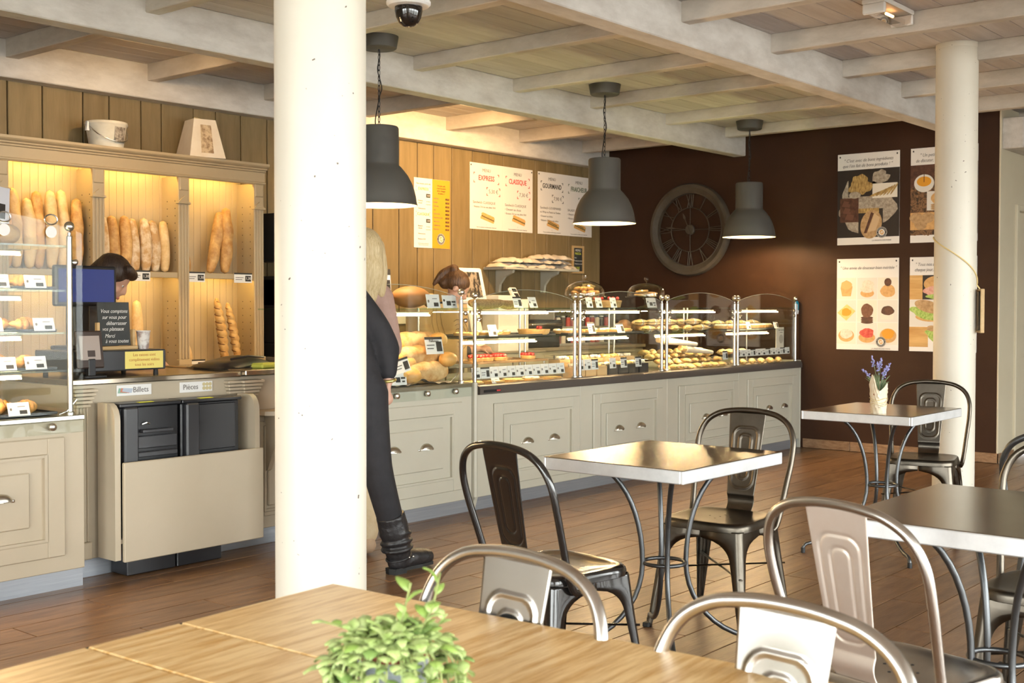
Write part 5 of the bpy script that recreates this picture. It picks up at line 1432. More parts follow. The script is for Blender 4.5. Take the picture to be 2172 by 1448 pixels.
part(MB().add(frust(.13, .078, .265), [(0,3,2,1),(4,5,6,7),(0,1,5,4),(1,2,6,5),(2,3,7,6),(3,0,4,7)]), 'body', PARCH, t)
part(MB().add([(-.045,-.1255,.03),(.045,-.1255,.03),(.038,-.0915,.225),(-.038,-.0915,.225)], [(0,1,2,3)]), 'print', mat('old_print', (.62,.46,.28), .6, col2=(.30,.18,.09), scale=45, coords='obj', lo=.42, hi=.62), t)
part(MB().tube(spline([(-.06,-.05,.267),(-.03,.02,.285),(.02,-.01,.27),(.05,.04,.28)], 5), .003, 5), 'string', CORD, t, smooth=60)
# coffee machine to the right of the cabinet (mostly behind the column)
BC = .90
t = thing('coffee_machine', 'black coffee machine right of the bread cabinet, mostly behind the column', 'coffee machine', (5.95, 6.85, BC))
part(MB().cbox(5.56, 6.35, 6.60, 7.08, BC, BC+.10, .008).cbox(5.56, 6.35, 6.86, 7.08, BC+.10, 1.47, .008).cbox(5.56, 6.35, 6.60, 7.08, 1.27, 1.49, .008), 'body', BLACKP, t, world=True)
part(MB().cbox(5.62, 6.29, 6.592, 6.60, 1.30, 1.46, .004), 'front_plate', STEEL, t, world=True)
for x in (5.75, 5.98, 6.2):
    part(MB().tube([(x, 6.68, 1.27), (x, 6.68, 1.20), (x, 6.58, 1.195)], .018, 10), 'brew_head', CHROME, t, smooth=50, world=True)
part(MB().cbox(5.66, 5.80, 6.61, 6.72, BC+.10, BC+.28, .004), 'milk_box', mat('grey_box', (.45,.44,.46), .4), t, world=True)
MUG = mat('white_mug', (.78,.74,.70), .3)
for k, (x, y) in enumerate(((5.64, 6.70), (5.76, 6.70), (5.64, 6.84), (5.88, 6.72))):
    m_ = thing('mug', ('white mug nearest the cabinet on the coffee machine', 'white mug second from the cabinet on the coffee machine', 'white mug at the back on the coffee machine', 'white mug third from the cabinet on the coffee machine')[k], 'mug', (x, y, 1.49), group='mugs on the coffee machine')
    part(MB().lathe([(0,0),(.036,0),(.042,.04),(.044,.10),(.041,.10),(.036,.01),(0,.01)], 22), 'cup', MUG, m_, smooth=40)
    part(MB().tube(spline([(-.040,0,.085),(-.062,0,.075),(-.062,0,.04),(-.038,0,.03)], 5), .005, 6), 'handle', MUG, m_, smooth=60)
for k, (x, z) in enumerate(((5.66, 1.60), (5.70, 1.72))):
    t = thing('coffee_bag', ('lower', 'upper')[k] + ' shiny dark coffee bag above the mugs', 'bag', (x, 6.95, z-.01), group='coffee bags above the machine')
    h = .12 if k == 0 else .2
    def bagf(u, v, h=h, x=x, z=z): return (x-.07+.14*u+.008*math.sin(6*v), 6.98-.06*math.sin(PI*u)*math.sin(PI*v)**.5, z+h*v)
    part(MB().grid(bagf, 10, 10), 'front', mat('foil_brown', (.10,.06,.045), .25, metal=.5), t, smooth=50, world=True)
    part(MB().box(x-.07, x+.07, 6.978, 6.995, z, z+h), 'back', MATS['foil_brown'], t, world=True)
t = thing('wall_rack', 'dark wall rack above the coffee machine', 'rack', (5.95, 7.05, 1.60))
part(MB().cbox(5.57, 6.3, 6.86, 7.15, 1.595, 1.608, .003).cbox(5.57, 5.585, 6.88, 7.15, 1.608, 1.95, .003).cbox(6.285, 6.3, 6.88, 7.15, 1.608, 1.95, .003), 'frame', BLACKP, t, world=True)

# ---------------- back counter under the boarded wall
t = thing('back_counter', 'green-grey back counter with drawers under the boarded wall', 'counter', (7.75, 6.85, 0))
part(MB().cbox(5.55, 9.93, 6.62, 7.155, .08, .87, .003), 'body', PAINT, t, world=True)
part(MB().box(5.55, 9.93, 6.66, 7.155, 0, .08), 'plinth', PLINTH, t, world=True)
part(MB().cbox(5.53, 9.93, 6.59, 7.155, .87, BC, .004), 'worktop', mat('grey_worktop', (.30,.27,.23), .35), t, world=True)
for k in range(8):
    a = 5.6+k*.54
    nested_panel(a, a+.50, .62, .84, 6.62, PAINT, t, in1=.035, in2=.05, handles=[(a+.25, .73)], name='drawer')
    nested_panel(a, a+.50, .12, .60, 6.62, PAINT, t, in1=.06, in2=.10, handles=[(a+.42, .5)])
t = thing('panini_press', 'black panini press on the back counter seen through the first case', 'grill', (8.32, 6.8, BC))
part(MB().cbox(8.06, 8.61, 6.64, 7.02, BC, BC+.14, .01), 'base', BLACKP, t, world=True)
part(MB().cbox(8.04, 8.63, 6.62, 7.0, BC+.15, BC+.25, .02), 'lid', BLACKP, t, world=True)
part(MB().tube([(8.11, 6.62, BC+.2), (8.11, 6.58, BC+.21), (8.56, 6.58, BC+.21), (8.56, 6.62, BC+.2)], .012, 8), 'handle', STEEL, t, smooth=60, world=True)
t = thing('till_screen', 'white-framed till screen with a printed cover, seen from behind', 'screen', (7.24, 6.45, 1.16), rot=(R(-16), 0, R(-6)))
part(MB().cbox(-.16, .16, -.02, .03, .14, .44, .015), 'frame', PAPER, t)
part(MB().box(-.11, .11, -.0225, -.0195, .185, .40), 'printed_cover', mat('cover_print', (.035,.03,.026), .4, col2=(.32,.26,.20), scale=26, stretch=(1,1,.6), lo=.48, hi=.58), t)
part(MB().cbox(-.06, .06, .0, .08, -.26, .16, .01), 'stand', PAPER, t)
t = thing('till_cabinet', 'narrow green-grey stand carrying the till screen', 'cabinet', (7.4, 6.48, 0))
part(MB().cbox(7.0, 8.0, 6.36, 6.585, 0, .88, .004), 'body', PAINT, t, world=True)
part(MB().cbox(6.98, 8.02, 6.34, 6.587, .88, .90, .004), 'top', MATS['grey_worktop'], t, world=True)
for k, (x, z, wd, h) in enumerate(((7.56, .90, .26, .38), (7.54, 1.282, .22, .08), (7.76, .90, .12, .43))):
    t = thing('carton', ('white carton beside the till screen', 'small white carton stacked beside the till screen', 'narrow white carton at the end of the stand')[k], 'box', (x, 6.46, z), group='white cartons by the till screen')
    part(MB().cbox(-wd/2, wd/2, -.09, .09, 0, h, .003), 'body', PAPER, t)
    part(MB().box(-wd/2+.001, wd/2-.001, -.012, .012, h, h+.001), 'tape', mat('tape', (.60,.48,.34), .4), t)
t = thing('card_terminal', 'white payment terminal with keypad on the small cartons', 'terminal', (7.74, 6.43, 1.332), rot=(R(-30), 0, R(4)))
part(MB().cbox(-.045, .045, -.01, .02, .0, .11, .006), 'case', PAPER, t)
part(MB().box(-.03, .03, -.012, -.0105, .065, .095), 'screen', BLACKP, t)
part(MB().grid(lambda u, v: (-.03+.06*u, -.0125, .01+.04*v), 3, 4), 'keypad', GREYP, t)
# rack of jars seen through the second case
t = thing('jar_rack', 'grey rack with pale edges holding jars on the back counter', 'rack', (9.28, 6.95, BC))
RK = mat('rack_grey', (.35,.36,.37), .4)
for z in (BC+.0, BC+.16, BC+.32): part(MB().cbox(8.78, 9.78, 6.85, 7.14, z, z+.02, .002), 'shelf', RK, t, world=True)
for x in (8.78, 9.765): part(MB().cbox(x, x+.015, 6.85, 7.14, BC+.02, BC+.34, .002), 'side', RK, t, world=True)
JC = [mat('jar_%d' % k, c, .35) for k, c in enumerate(((.45,.05,.05),(.03,.03,.035),(.70,.66,.62),(.30,.03,.04)))]
for j in range(2):
    for k in range(12):
        t = thing('spice_jar', 'small jar, %s from left on the %s shelf of the jar rack' % (ORD[k], ('lower', 'upper')[j]), 'jar', (8.84+.078*k, 6.91, BC+.02+.16*j), group='jars in the rack')
        part(MB().lathe([(0,0),(.028,0),(.028,.07),(.02,.085),(0,.085)], 12), 'jar', JC[(k*7+j*3) % 4], t, smooth=40)
        part(MB().lathe([(.022,.085),(.022,.10),(0,.10)], 12), 'lid', BLACKP if k % 2 else PAPER, t, smooth=40)
# wall shelf with folded paper bags
t = thing('wall_shelf', 'beige wall shelf on two brackets under the menu boards', 'shelf', (8.67, 7.0, 1.6))
part(MB().cbox(8.13, 9.22, 6.88, 7.155, 1.600, 1.622, .004), 'board', PAINT, t, world=True)
for x in (8.32, 8.98): part(MB().prism([(7.158,1.60),(6.95,1.60),(6.96,1.575),(7.05,1.54),(7.11,1.47),(7.12,1.40),(7.158,1.40)], x-.015, x+.015, 0), 'bracket', PAINT, t, world=True)
BAGW = mat('bag_paper', (.66,.57,.47), .75, col2=(.76,.69,.60), scale=9, coords='obj', bump=.3)
bi = 0
for z, xs in ((1.622, (8.24, 8.45, 8.66, 8.87, 9.07)), (1.668, (8.32, 8.54, 8.78, 8.98)), (1.71, (8.80, 9.0))):
    for x in xs:
        s1, s2, s3 = rnd.uniform(0, 6), rnd.uniform(0, 6), rnd.uniform(-.02, .02)
        def bf(u, v):
            ex = math.sin(PI*u)**.25 if 0 < u < 1 else 0
            return (-.15+.30*u, -.11+.22*v+.01*math.sin(u*11+s1), .003+.042*ex*(math.sin(PI*v)**.5 if 0 < v < 1 else 0)+.009*math.sin(u*17+s2)*math.sin(v*9+s1)*ex)
        t = thing('paper_bag', 'flat white paper bag, number %s along the heap on the wall shelf' % ORD[bi], 'paper bag', (x, 7.0, z), rz=R(rnd.uniform(-12, 12)), group='paper bags heaped on the wall shelf')
        part(MB().grid(bf, 14, 6), 'upper_sheet', BAGW, t, smooth=35)
        part(MB().box(-.148, .148, -.108, .108, 0, .003), 'lower_sheet', BAGW, t)
        bi += 1
solo(MB().cbox(7.03, 7.31, 7.142, 7.16, 1.12, 1.20, .004), 'wall_socket', PAPER, 'white double wall socket seen through the bread case', 'socket')
# ================================================================== LAMPS AND CEILING FITTINGS
def pendant(x, y, label, seed):
    t = thing('pendant_lamp', label, 'lamp', (x, y, 1.88), group='grey bell pendants over the counter')
    H_ = 2.358-1.88
    out = [(.231,0),(.233,.004),(.230,.010),(.227,.02),(.221,.06),(.211,.10),(.196,.14),(.175,.18),(.152,.21),(.133,.232),(.122,.242),(.1185,.252),(.1185,H_-.012),(.112,H_-.002),(.06,H_)]
    part(MB().lathe(out+[(.02,H_)], 48, cap=False), 'shade', LAMPM, t, smooth=35)
    inn = [(.2295,.002),(.2255,.02),(.2195,.06),(.2095,.10),(.1945,.14),(.1735,.18),(.1495,.21),(.127,.232),(.112,.25),(.112,H_-.02),(.02,H_-.015)]
    mb = MB(); mb.lathe(inn, 48, cap=False)
    part(mb, 'lining', LITLINING, t, smooth=35)
    part(MB().ball((0, 0, .14), .05, 18, 12), 'bulb', WARM, t, smooth=60)
    part(MB().lathe([(.025,.18),(.025,.30),(.018,.31),(0,.31)], 14), 'socket', BLACKP, t, smooth=40)
    zt = ZC-1.88
    part(MB().lathe([(0,zt-.075),(.098,zt-.075),(.106,zt-.07),(.118,zt)], 36), 'canopy', LAMPM, t, smooth=35)
    part(MB().tube(spline([(0,0,zt-.075),(.006,0,zt-.12),(-.008,.004,zt-.2),(.022,0,(zt+H_)/2-.03),(.004,.0,(zt+H_)/2-.09),(-.03,0,H_+.04),(-.025,0,H_)], 8), .0035, 6), 'cord', BLACKP, t, smooth=60)
    n = 0
    z = zt-.078
    ch = MB()
    link_m = []
    while z > H_+.005:
        L = .034
        p = []
        for k in range(12):
            a = 2*PI*k/12
            u, v = .0075*math.cos(a), .019*math.sin(a)
            p.append((u, 0, z-.015+v) if n % 2 == 0 else (0, u, z-.015+v))
        c = MB().tube(p, .0022, 5, closed=True)
        part(c, 'chain_link', BLACKP, t, smooth=60)
        z -= .031; n += 1
    l = bpy.data.lights.new('pendant_bulb', 'POINT'); l.energy = 32; l.color = (1, .72, .40); l.shadow_soft_size = .05
    o = bpy.data.objects.new('bulb_light', l); COL.objects.link(o); o.parent = t; o.location = (0, 0, .075)
pendant(5.03, 5.265, 'grey bell pendant lamp half hidden by the foreground column', 0)
pendant(7.178, 5.131, 'grey bell pendant lamp in front of the white menu boards', 1)
pendant(9.393, 5.156, 'grey bell pendant lamp overlapping the wall clock', 2)

# small spotlights on the back of the middle beam, washing the boarded wall
def spot(x, tx, tz, watts, label):
    t = thing('spotlight', label, 'spotlight', (x, 5.70, 2.80), group='spotlights behind the middle beam')
    d = (Vector((tx, 7.16, tz))-Vector((x, 5.70, 2.80))).normalized()
    q = d.to_track_quat('-Z', 'Y').to_matrix().to_4x4()
    part(MB().lathe([(.03,.0),(.045,.0),(.045,-.09),(.041,-.09),(.041,-.02),(0,-.02)], 20, cap=False).xf(q), 'can', LAMPM, t, smooth=40)
    part(MB().lathe([(0,-.045),(.038,-.045)], 18).xf(q), 'lens', WARM, t)
    part(MB().tube([(0,0,0),(0,0,ZC-2.80)], .012, 8).cbox(-.03,.03,-.03,.03,ZC-2.80-.012,ZC-2.80,.002), 'stem', LAMPM, t, smooth=50)
    l = bpy.data.lights.new('spot', 'SPOT'); l.energy = watts; l.color = (1, .62, .26); l.spot_size = R(120); l.spot_blend = .9; l.shadow_soft_size = .035
    o = bpy.data.objects.new('spot_light', l); COL.objects.link(o); o.parent = t
    o.rotation_euler = d.to_track_quat('-Z', 'Y').to_euler(); o.location = d*.1
spot(4.12, 4.4, 1.9, 26, 'small grey spotlight above the bread cabinet')
spot(6.95, 7.2, 1.9, 135, 'small grey spotlight above the yellow menu board')
spot(7.95, 8.1, 1.8, 60, 'small grey spotlight above the red-lettered menu board')

# dome camera hanging from the ceiling
t = thing('dome_camera', 'white ceiling-hung dome camera with dark bubble', 'camera', (3.20, 3.19, 2.32))
WPL = mat('white_plastic', (.80,.78,.75), .35)
part(MB().lathe([(.052,.075),(.076,.078),(.083,.085),(.083,.095),(.075,.105),(.073,.21),(.06,.235),(.02,.25),(.02,ZC-2.32-.01),(.05,ZC-2.32-.008),(.05,ZC-2.32)], 40), 'housing', WPL, t, smooth=35)
part(MB().lathe([(.0,.0),(.020,.004),(.036,.016),(.047,.036),(.052,.06),(.052,.078)], 32), 'bubble', mat('smoked_bubble', (.012,.010,.009), .05, spec=.8), t, smooth=60)
# emergency light on the ceiling boards
t = thing('emergency_light', 'white emergency light with clear cover on the ceiling', 'light', (6.25, 2.60, ZC-.07))
part(MB().cbox(-.20, .20, -.065, .065, .045, .07, .005), 'base', WPL, t)
CLEAR = glassmat('clear_plastic', (.93,.92,.90), refl=2.0)
part(MB().prism([(-.06,.045),(-.05,.005),(-.03,-.012),(.03,-.012),(.05,.005),(.06,.045)], -.185, .185, 0), 'cover', CLEAR, t, smooth=30)
for s_ in (-1, 1): part(MB().cbox(.186*s_-.012, .186*s_+.012, -.062, .062, -.01, .046, .006), 'end_cap', WPL, t)
part(MB().tube([(-.03,0,.02),(.06,0,.02)], .008, 8), 'lamp', mat('amber_lamp', (1,.6,.3), .5, emit=(1,.45,.15), estr=9), t, smooth=60)
t = thing('fluorescent_batten', 'slim white fluorescent fitting on the ceiling at the right edge', 'light', (9.05, 2.25, ZC-.05))
part(MB().cbox(-.6, .6, -.04, .04, .02, .05, .004), 'body', WPL, t)
part(MB().tube([(-.57,0,.005),(.57,0,.005)], .014, 10), 'tube', WPL, t, smooth=60)
# ================================================================== TABLES AND CHAIRS
def bistro_table(x0, x1, y0, y1, label):
    cx_, cy_ = (x0+x1)/2, (y0+y1)/2
    hx, hy = (x1-x0)/2, (y1-y0)/2
    t = thing('bistro_table', label, 'table', (cx_, cy_, 0), group='square zinc-topped bistro tables')
    zt = .74
    part(MB().cbox(-hx+.002, hx-.002, -hy+.002, hy-.002, zt-.004, zt, .002), 'table_top', TABLEM, t)
    part(MB().cbox(-hx, hx, -hy, -hy+.012, zt-.046, zt-.0015, .003).cbox(-hx, hx, hy-.012, hy, zt-.046, zt-.0015, .003)
         .cbox(-hx, -hx+.012, -hy+.012, hy-.012, zt-.046, zt-.0015, .003).cbox(hx-.012, hx, -hy+.012, hy-.012, zt-.046, zt-.0015, .003), 'edge_band', TABLEE, t)
    part(MB().box(-hx+.012, hx-.012, -hy+.012, hy-.012, zt-.03, zt-.006), 'underside', IRON, t)
    zr, rr = .345, .082
    for sx in (-1, 1):
        for sy in (-1, 1):
            dx, dy = sx*hx*.9, sy*hy*.9
            L = math.hypot(dx, dy); ux, uy = dx/L, dy/L
            pts = []
            rt_ = L*.72
            for k in range(13):
                s_ = 1-k/12
                z = zr+(zt-.03-zr)*math.sin(s_*PI/2)
                r = rr+(rt_-rr)*(1-math.cos(s_*PI/2))
                pts.append((ux*r, uy*r, z))
            rb = L*.98
            for k in range(1, 12):
                s_ = k/11
                z = zr-(zr-.05)*math.sin(s_*PI/2)
                r = rr+(rb-rr)*(1-math.cos(s_*PI/2))
                pts.append((ux*r, uy*r, z))
            pts += [(ux*(rb+.022), uy*(rb+.022), .045), (ux*(rb+.034), uy*(rb+.034), .03), (ux*(rb+.036), uy*(rb+.036), .006)]
            lg = part(MB().tube(pts, .0095, 10), 'leg', IRON, t, smooth=60)
            part(MB().lathe([(.011,0),(.0115,.025),(.010,.027)], 10, (ux*(rb+.036), uy*(rb+.036), 0)), 'foot_cap', RUBBER, lg, smooth=40)
    part(MB().tube([(rr*.93*math.cos(2*PI*k/36), rr*.93*math.sin(2*PI*k/36), zr) for k in range(36)], .0075, 8, closed=True), 'ring', IRON, t, smooth=60)
    return t
bistro_table(3.335, 4.025, 2.065, 2.65, 'zinc bistro table in the middle, between the black and gunmetal chairs')
bistro_table(5.688, 6.37, 2.228, 2.815, 'zinc bistro table at the back carrying the lavender')
bistro_table(2.885, 3.62, .73, 1.335, 'zinc bistro table at the right edge, nearest to the viewer')

SEATZ = .438
def chair_meshes():
    # seat: rounded square pan with rolled edge
    def sup(a, n=5.0):
        c, s_ = math.cos(a), math.sin(a)
        return (abs(c)**n+abs(s_)**n)**(-1/n)
    rings = [(.0, -.006), (.35, -.006), (.62, -.005), (.80, -.002), (.90, .001), (.955, .0), (.985, -.006), (1.0, -.017), (1.0, -.032), (.985, -.034), (.95, -.02), (.5, -.012), (0, -.012)]
    mb = MB(); seg = 56; base = 0
    for rr, z in rings:
        for k in range(seg):
            a = 2*PI*k/seg; g = sup(a)*.182*rr
            y = math.sin(a)*g; x = math.cos(a)*g
            mb.v.append((x, y*(1+.04*x/.18), SEATZ+z))
    for i in range(len(rings)-1):
        for k in range(seg):
            mb.f.append((i*seg+k, i*seg+(k+1) % seg, (i+1)*seg+(k+1) % seg, (i+1)*seg+k))
    seat = mb.mesh('seat', 40)
    # leg: folded sheet corner whose flanges widen into an arched apron
    def leg(sx, sy):
        mb = MB(); n = 30; zt = SEATZ-.028; rows = []
        for j in range(n+1):
            s_ = (j/n)**1.25
            z = zt*(1-s_)
            d = zt-z
            cxx = .172+(.218-.172)*min(1, d/zt)*1.0; cyy = .172+(.212-.172)*(d/zt)
            wl = .052-.032*min(1, max(0, (d-.10)/(zt-.10)))
            ah = .115
            full = .172
            if d < ah:
                q = d/ah
                wd = wl+(full-wl)*(1-math.sqrt(max(0, 1-(1-q)**2)))*1.0
                if d < .035: wd = full+.0
                else:
                    q = (d-.035)/(ah-.035); wd = wl+(full-wl)*(1-math.sqrt(max(0, 1-(1-q)**2)))
            else: wd = wl
            br = .022 if d < .15 else .022-.010*(d-.15)/(zt-.15)
            pr_ = []
            wx, wy = min(wd, cxx), min(wd, cyy)
            pr_.append((cxx-wx, cyy-.004 if wd > .1 else cyy-.006)); pr_.append((cxx-wx*.55, cyy))
            for k in range(7):
                a = PI/2*(1-k/6)
                pr_.append((cxx-br+br*math.cos(a), cyy-br+br*math.sin(a)))
            pr_.append((cxx, cyy-wy*.55)); pr_.append((cxx-.004 if wd > .1 else cxx-.006, cyy-wy))
            rows.append([(sx*px, sy*py, z) for px, py in pr_])
        m_ = len(rows[0])
        for r_ in rows: mb.v += r_
        for j in range(n):
            for k in range(m_-1):
                mb.f.append((j*m_+k, j*m_+k+1, (j+1)*m_+k+1, (j+1)*m_+k))
        return mb.mesh('leg', 45)
    legs = [leg(a, b) for a in (1, -1) for b in (1, -1)]
    half = [(-.085,.186,.385),(-.11,.191,.40),(-.135,.197,.45),(-.168,.206,.55),(-.20,.2145,.65),(-.222,.2125,.73),(-.238,.186,.79),(-.247,.135,.825),(-.251,.07,.839),(-.252,0,.843)]
    path = half + [(x, -y, z) for x, y, z in half[-2::-1]]
    frame = MB().tube(spline(path, 6), .0118, 12).mesh('back_frame', 60)
    # splat with two nested pressed loops
    def sdf(u, v, cu, cv, hu, hv, r):
        qx, qy = abs(u-cu)-hu+r, abs(v-cv)-hv+r
        return math.hypot(max(qx, 0), max(qy, 0))+min(max(qx, qy), 0)-r
    Z0, Z1 = SEATZ-.005, .832
    mb = MB()
    def spl(u, v):
        z = Z0+(Z1-Z0)*v
        wd = .056+.026*v
        y = (u*2-1)*wd
        x = -.160-.088*v**.85 - .012*math.sin(PI*min(1, v*6))*(1 if v < 1/6 else 0)
        e = 0
        L = (Z1-Z0)
        for (cv, hv, hu, r) in ((.54*L, .31*L, .044+.016*v, .036), (.55*L, .225*L, .021+.008*v, .022)):
            dd = abs(sdf(y, v*L, 0, cv, hu, hv, r))
            e += .0032*max(0, 1-(dd/.0052)**2)
        # pressed centre strip bends a little
        return (x+e, y, z)
    mb.grid(spl, 40, 110)
    splat = mb.mesh('backrest', 55)
    cb = MB().tube([(.195,.19,.235),(-.195,-.19,.235)], .008, 8, sq=.45).mesh('cross_brace', 50)
    cb2 = MB().tube([(.195,-.19,.239),(-.195,.19,.239)], .008, 8, sq=.45).mesh('cross_brace', 50)
    foot = [MB().cbox(a*.216-.014, a*.216+.014, b*.210-.014, b*.210+.014, 0, .018, .003).mesh('foot_pad') for a in (1, -1) for b in (1, -1)]
    hol = MB()
    for a, b in ((0,0),(.045,0),(-.045,0),(0,.045),(0,-.045)): hol.lathe([(0,SEATZ-.0055),(.004,SEATZ-.0055),(.004,SEATZ-.0052),(0,SEATZ-.0052)], 10, (a, b, 0))
    return dict(seat=seat, legs=legs, frame=frame, splat=splat, cb=cb, cb2=cb2, foot=foot, holes=hol.mesh('drain_holes'))
CM = chair_meshes()
def chair(x, y, facing, m, label, msplat=None):
    t = thing('metal_chair', label, 'chair', (x, y, 0), rz=R(facing), group='pressed metal bistro chairs')
    def put(name, me, mm, solid=0, par=None):
        o = bpy.data.objects.new(name, me); COL.objects.link(o); o.parent = par or t
        if not me.materials: me.materials.append(mm)
        elif me.materials[0] != mm: o.material_slots[0].link = 'OBJECT'; o.material_slots[0].material = mm
        if solid:
            s_ = o.modifiers.new('thickness', 'SOLIDIFY'); s_.thickness = solid; s_.offset = 0
        return o
    s_ = put('seat', CM['seat'], m); put('drain_holes', CM['holes'], INK, par=s_)
    for l, f_ in zip(CM['legs'], CM['foot']):
        lo = put('leg', l, m, .003); put('foot_pad', f_, RUBBER, par=lo)
    put('back_frame', CM['frame'], m)
    put('backrest', CM['splat'], msplat or m, .003)
    put('cross_brace', CM['cb'], m); put('cross_brace', CM['cb2'], m)
    return t
chair(3.075, 2.385, -9, BLACKM, 'glossy black metal chair left of the middle table')
chair(4.205, 2.43, 183, GUN, 'gunmetal chair right of the middle table, facing the viewer')
chair(6.60, 2.52, 192, GUN, 'dark gunmetal chair behind the lavender table by the column')
chair(2.715, 1.085, -13, RAW, 'steel chair before the right-hand table, window gleam in its rosy backrest colour, back to the viewer', LITSTEEL)
chair(1.335, .825, 175, RAW, 'bright raw steel chair at the bottom edge, tucked under the wooden table')
chair(1.36, 1.35, 176, RAW, 'raw steel chair tucked under the far end of the wooden table')
chair(3.80, 1.045, 182, GUN, 'gunmetal chair beyond the right-hand table at the picture edge')
chair(4.56, 1.165, 2, IRON, 'dark iron chair behind the right-hand table, only its back loop in view')

# ------------------------------------------------------------------ wooden table in the foreground
OAK = mat('oiled_oak', (.64,.355,.11), .36, col2=(.92,.65,.32), scale=6, stretch=(.9,10,1), bump=.12, bscale=14, objrand=.05, lo=.36, hi=.60, coords='obj')
t = thing('wooden_table', 'light oak table in the foreground carrying the potted succulent', 'table', (1.545, 1.747, 0), rz=R(3.2))
for a, b in ((-.36, 0), (-.54, -.364), (-.90, -.544), (-1.26, -.904)):
    part(MB().cbox(a, b, -1.45, 0, .712, .74, .0025), 'board', OAK, t)
part(MB().cbox(-1.268, .006, -1.458, .006, .690, .7115, .002).cbox(-1.268, .006, .0012, .006, .7115, .7375, .001).cbox(.0012, .006, -1.458, .0012, .7115, .7375, .001), 'dark_frame', BLACKP, t)
for x in (-1.22, -.06):
    for y in (-1.40, -.06): part(MB().cbox(x-.03, x+.03, y-.03, y+.03, 0, .70, .004), 'leg', BLACKP, t)

# ------------------------------------------------------------------ potted succulent
t = thing('potted_succulent', 'trailing green succulent in a glazed pot on the wooden table', 'plant', (1.06, 1.085, .74))
TERRA = mat('terracotta', (.26,.065,.032), .7)
part(MB().lathe([(0,0),(.036,0),(.046,.095),(.046,.098)], 36), 'pot', mat('blue_glaze', (.16,.20,.26), .25, col2=(.46,.50,.54), scale=9, stretch=(.3,.3,6), coords='obj'), t, smooth=40)
part(MB().lathe([(.0465,.097),(.0505,.098),(.0515,.106),(.048,.109),(.043,.106),(.042,.09)], 36), 'rim', TERRA, t, smooth=40)
part(MB().lathe([(.042,.094),(.02,.099),(0,.10)], 24), 'soil', mat('soil', (.03,.02,.012), .9, col2=(.06,.04,.025), scale=60), t, smooth=40)
LEAFS = [mat('succulent_leaf_%d' % k, c, .42, col2=c2, scale=30, coords='obj', objrand=.15) for k, (c, c2) in enumerate((((.20,.31,.06),(.31,.43,.11)), ((.30,.40,.12),(.44,.53,.21)), ((.14,.23,.055),(.23,.34,.10))))]
lm = MB()
def leaf(u, v):
    wd = math.sin(PI*min(1, v*.96+.02))**.75*(1-.25*v)
    return ((u*2-1)*.0098*wd, .022*v, .0035*math.sin(PI*v)+.0022*(1-(u*2-1)**2)-.002)
lm.grid(leaf, 6, 8)
n0 = len(lm.v)
leaf_me = []
for k in range(3):
    me = MB().add(lm.v, lm.f).mesh('leaf', 60); me.materials.append(LEAFS[k]); leaf_me.append(me)
rp = random.Random(5)
STEM = mat('succulent_stem', (.26,.30,.10), .6)
nleaf = 0
def sprig(pts, step, sc_, tip=True):
    global nleaf
    path = spline(pts, 8)
    part(MB().tube(path, .0014, 5), 'stem', STEM, t, smooth=60)
    acc = 0; a = rp.uniform(0, 6)
    for p, q in zip(path, path[1:]):
        acc += (q-p).length
        if acc > step and nleaf < 292:
            acc = 0; a += 2.4
            d = (q-p).normalized()
            side = Vector((math.cos(a), math.sin(a), rp.uniform(-.1, .5)))
            dir_ = (side+d*.5).normalized()
            o = bpy.data.objects.new('leaf', leaf_me[rp.randrange(3)]); COL.objects.link(o); o.parent = t
            s_ = sc_*rp.uniform(.8, 1.45)
            o.scale = (s_, s_, s_); o.location = p
            o.rotation_euler = dir_.to_track_quat('Y', 'Z').to_euler()
            nleaf += 1
RT = Vector((.642, -.766, 0)); BK = Vector((.766, .642, 0))     # picture right / away
def at(r, b, z): return tuple(RT*r + BK*b + Vector((0, 0, z)))
sprig([at(.0,.0,.10), at(.01,.01,.135), at(.022,.01,.185)], .009, .85)
sprig([at(.015,.01,.10), at(.045,.01,.14), at(.06,.0,.20)], .010, .9)
sprig([at(.01,-.01,.10), at(.03,.0,.12), at(.052,.01,.155)], .009, 1)
sprig([at(-.02,.0,.10), at(-.05,.0,.125), at(-.085,-.01,.14)], .011, .9)
for k in range(15):
    a = -PI*.98+PI*1.96*k/14
    r0 = .04; out = rp.uniform(.062, .085); zd = rp.uniform(.0, .05)
    c_, s_ = math.sin(a), -math.cos(a)
    sprig([at(.02*c_, .02*s_, .10), at(r0*c_, r0*s_, .118), at(out*c_, out*s_, .10), at((out+.008)*c_, (out+.008)*s_, .06+zd*.4), at((out+.012)*c_, (out+.012)*s_, .018+zd*.3)], .0115, 1)
# the finer foliage between the single leaves, too dense to pick apart
fol = MB()
def spray(pts, step, sc_):
    path = spline(pts, 8); acc = 0; a = rp.uniform(0, 6)
    fol.tube(path, .0011, 4)
    for p, q in zip(path, path[1:]):
        acc += (q-p).length
        if acc > step:
            acc = 0; a += 2.4
            dir_ = (Vector((math.cos(a), math.sin(a), rp.uniform(-.3, .5)))+(q-p).normalized()*.5).normalized()
            s_ = sc_*rp.uniform(.7, 1.3)
            m_ = Matrix.Translation(p) @ dir_.to_track_quat('Y', 'Z').to_matrix().to_4x4() @ Matrix.Scale(s_, 4)
            n_ = len(fol.v); fol.add(lm.v, lm.f); fol.xf(m_, n_)
for k in range(34):
    a = rp.uniform(-PI, PI); c_, s_ = math.sin(a), -math.cos(a)
    out = rp.uniform(.054, .092); e = rp.uniform(.0, .07)
    spray([at(.02*c_, .02*s_, .10), at(.042*c_, .042*s_, rp.uniform(.112, .13)), at(out*c_, out*s_, .098), at((out+.006)*c_, (out+.006)*s_, .05), at((out+.01)*c_, (out+.01)*s_, .012+e*.5)], .0095, .95)
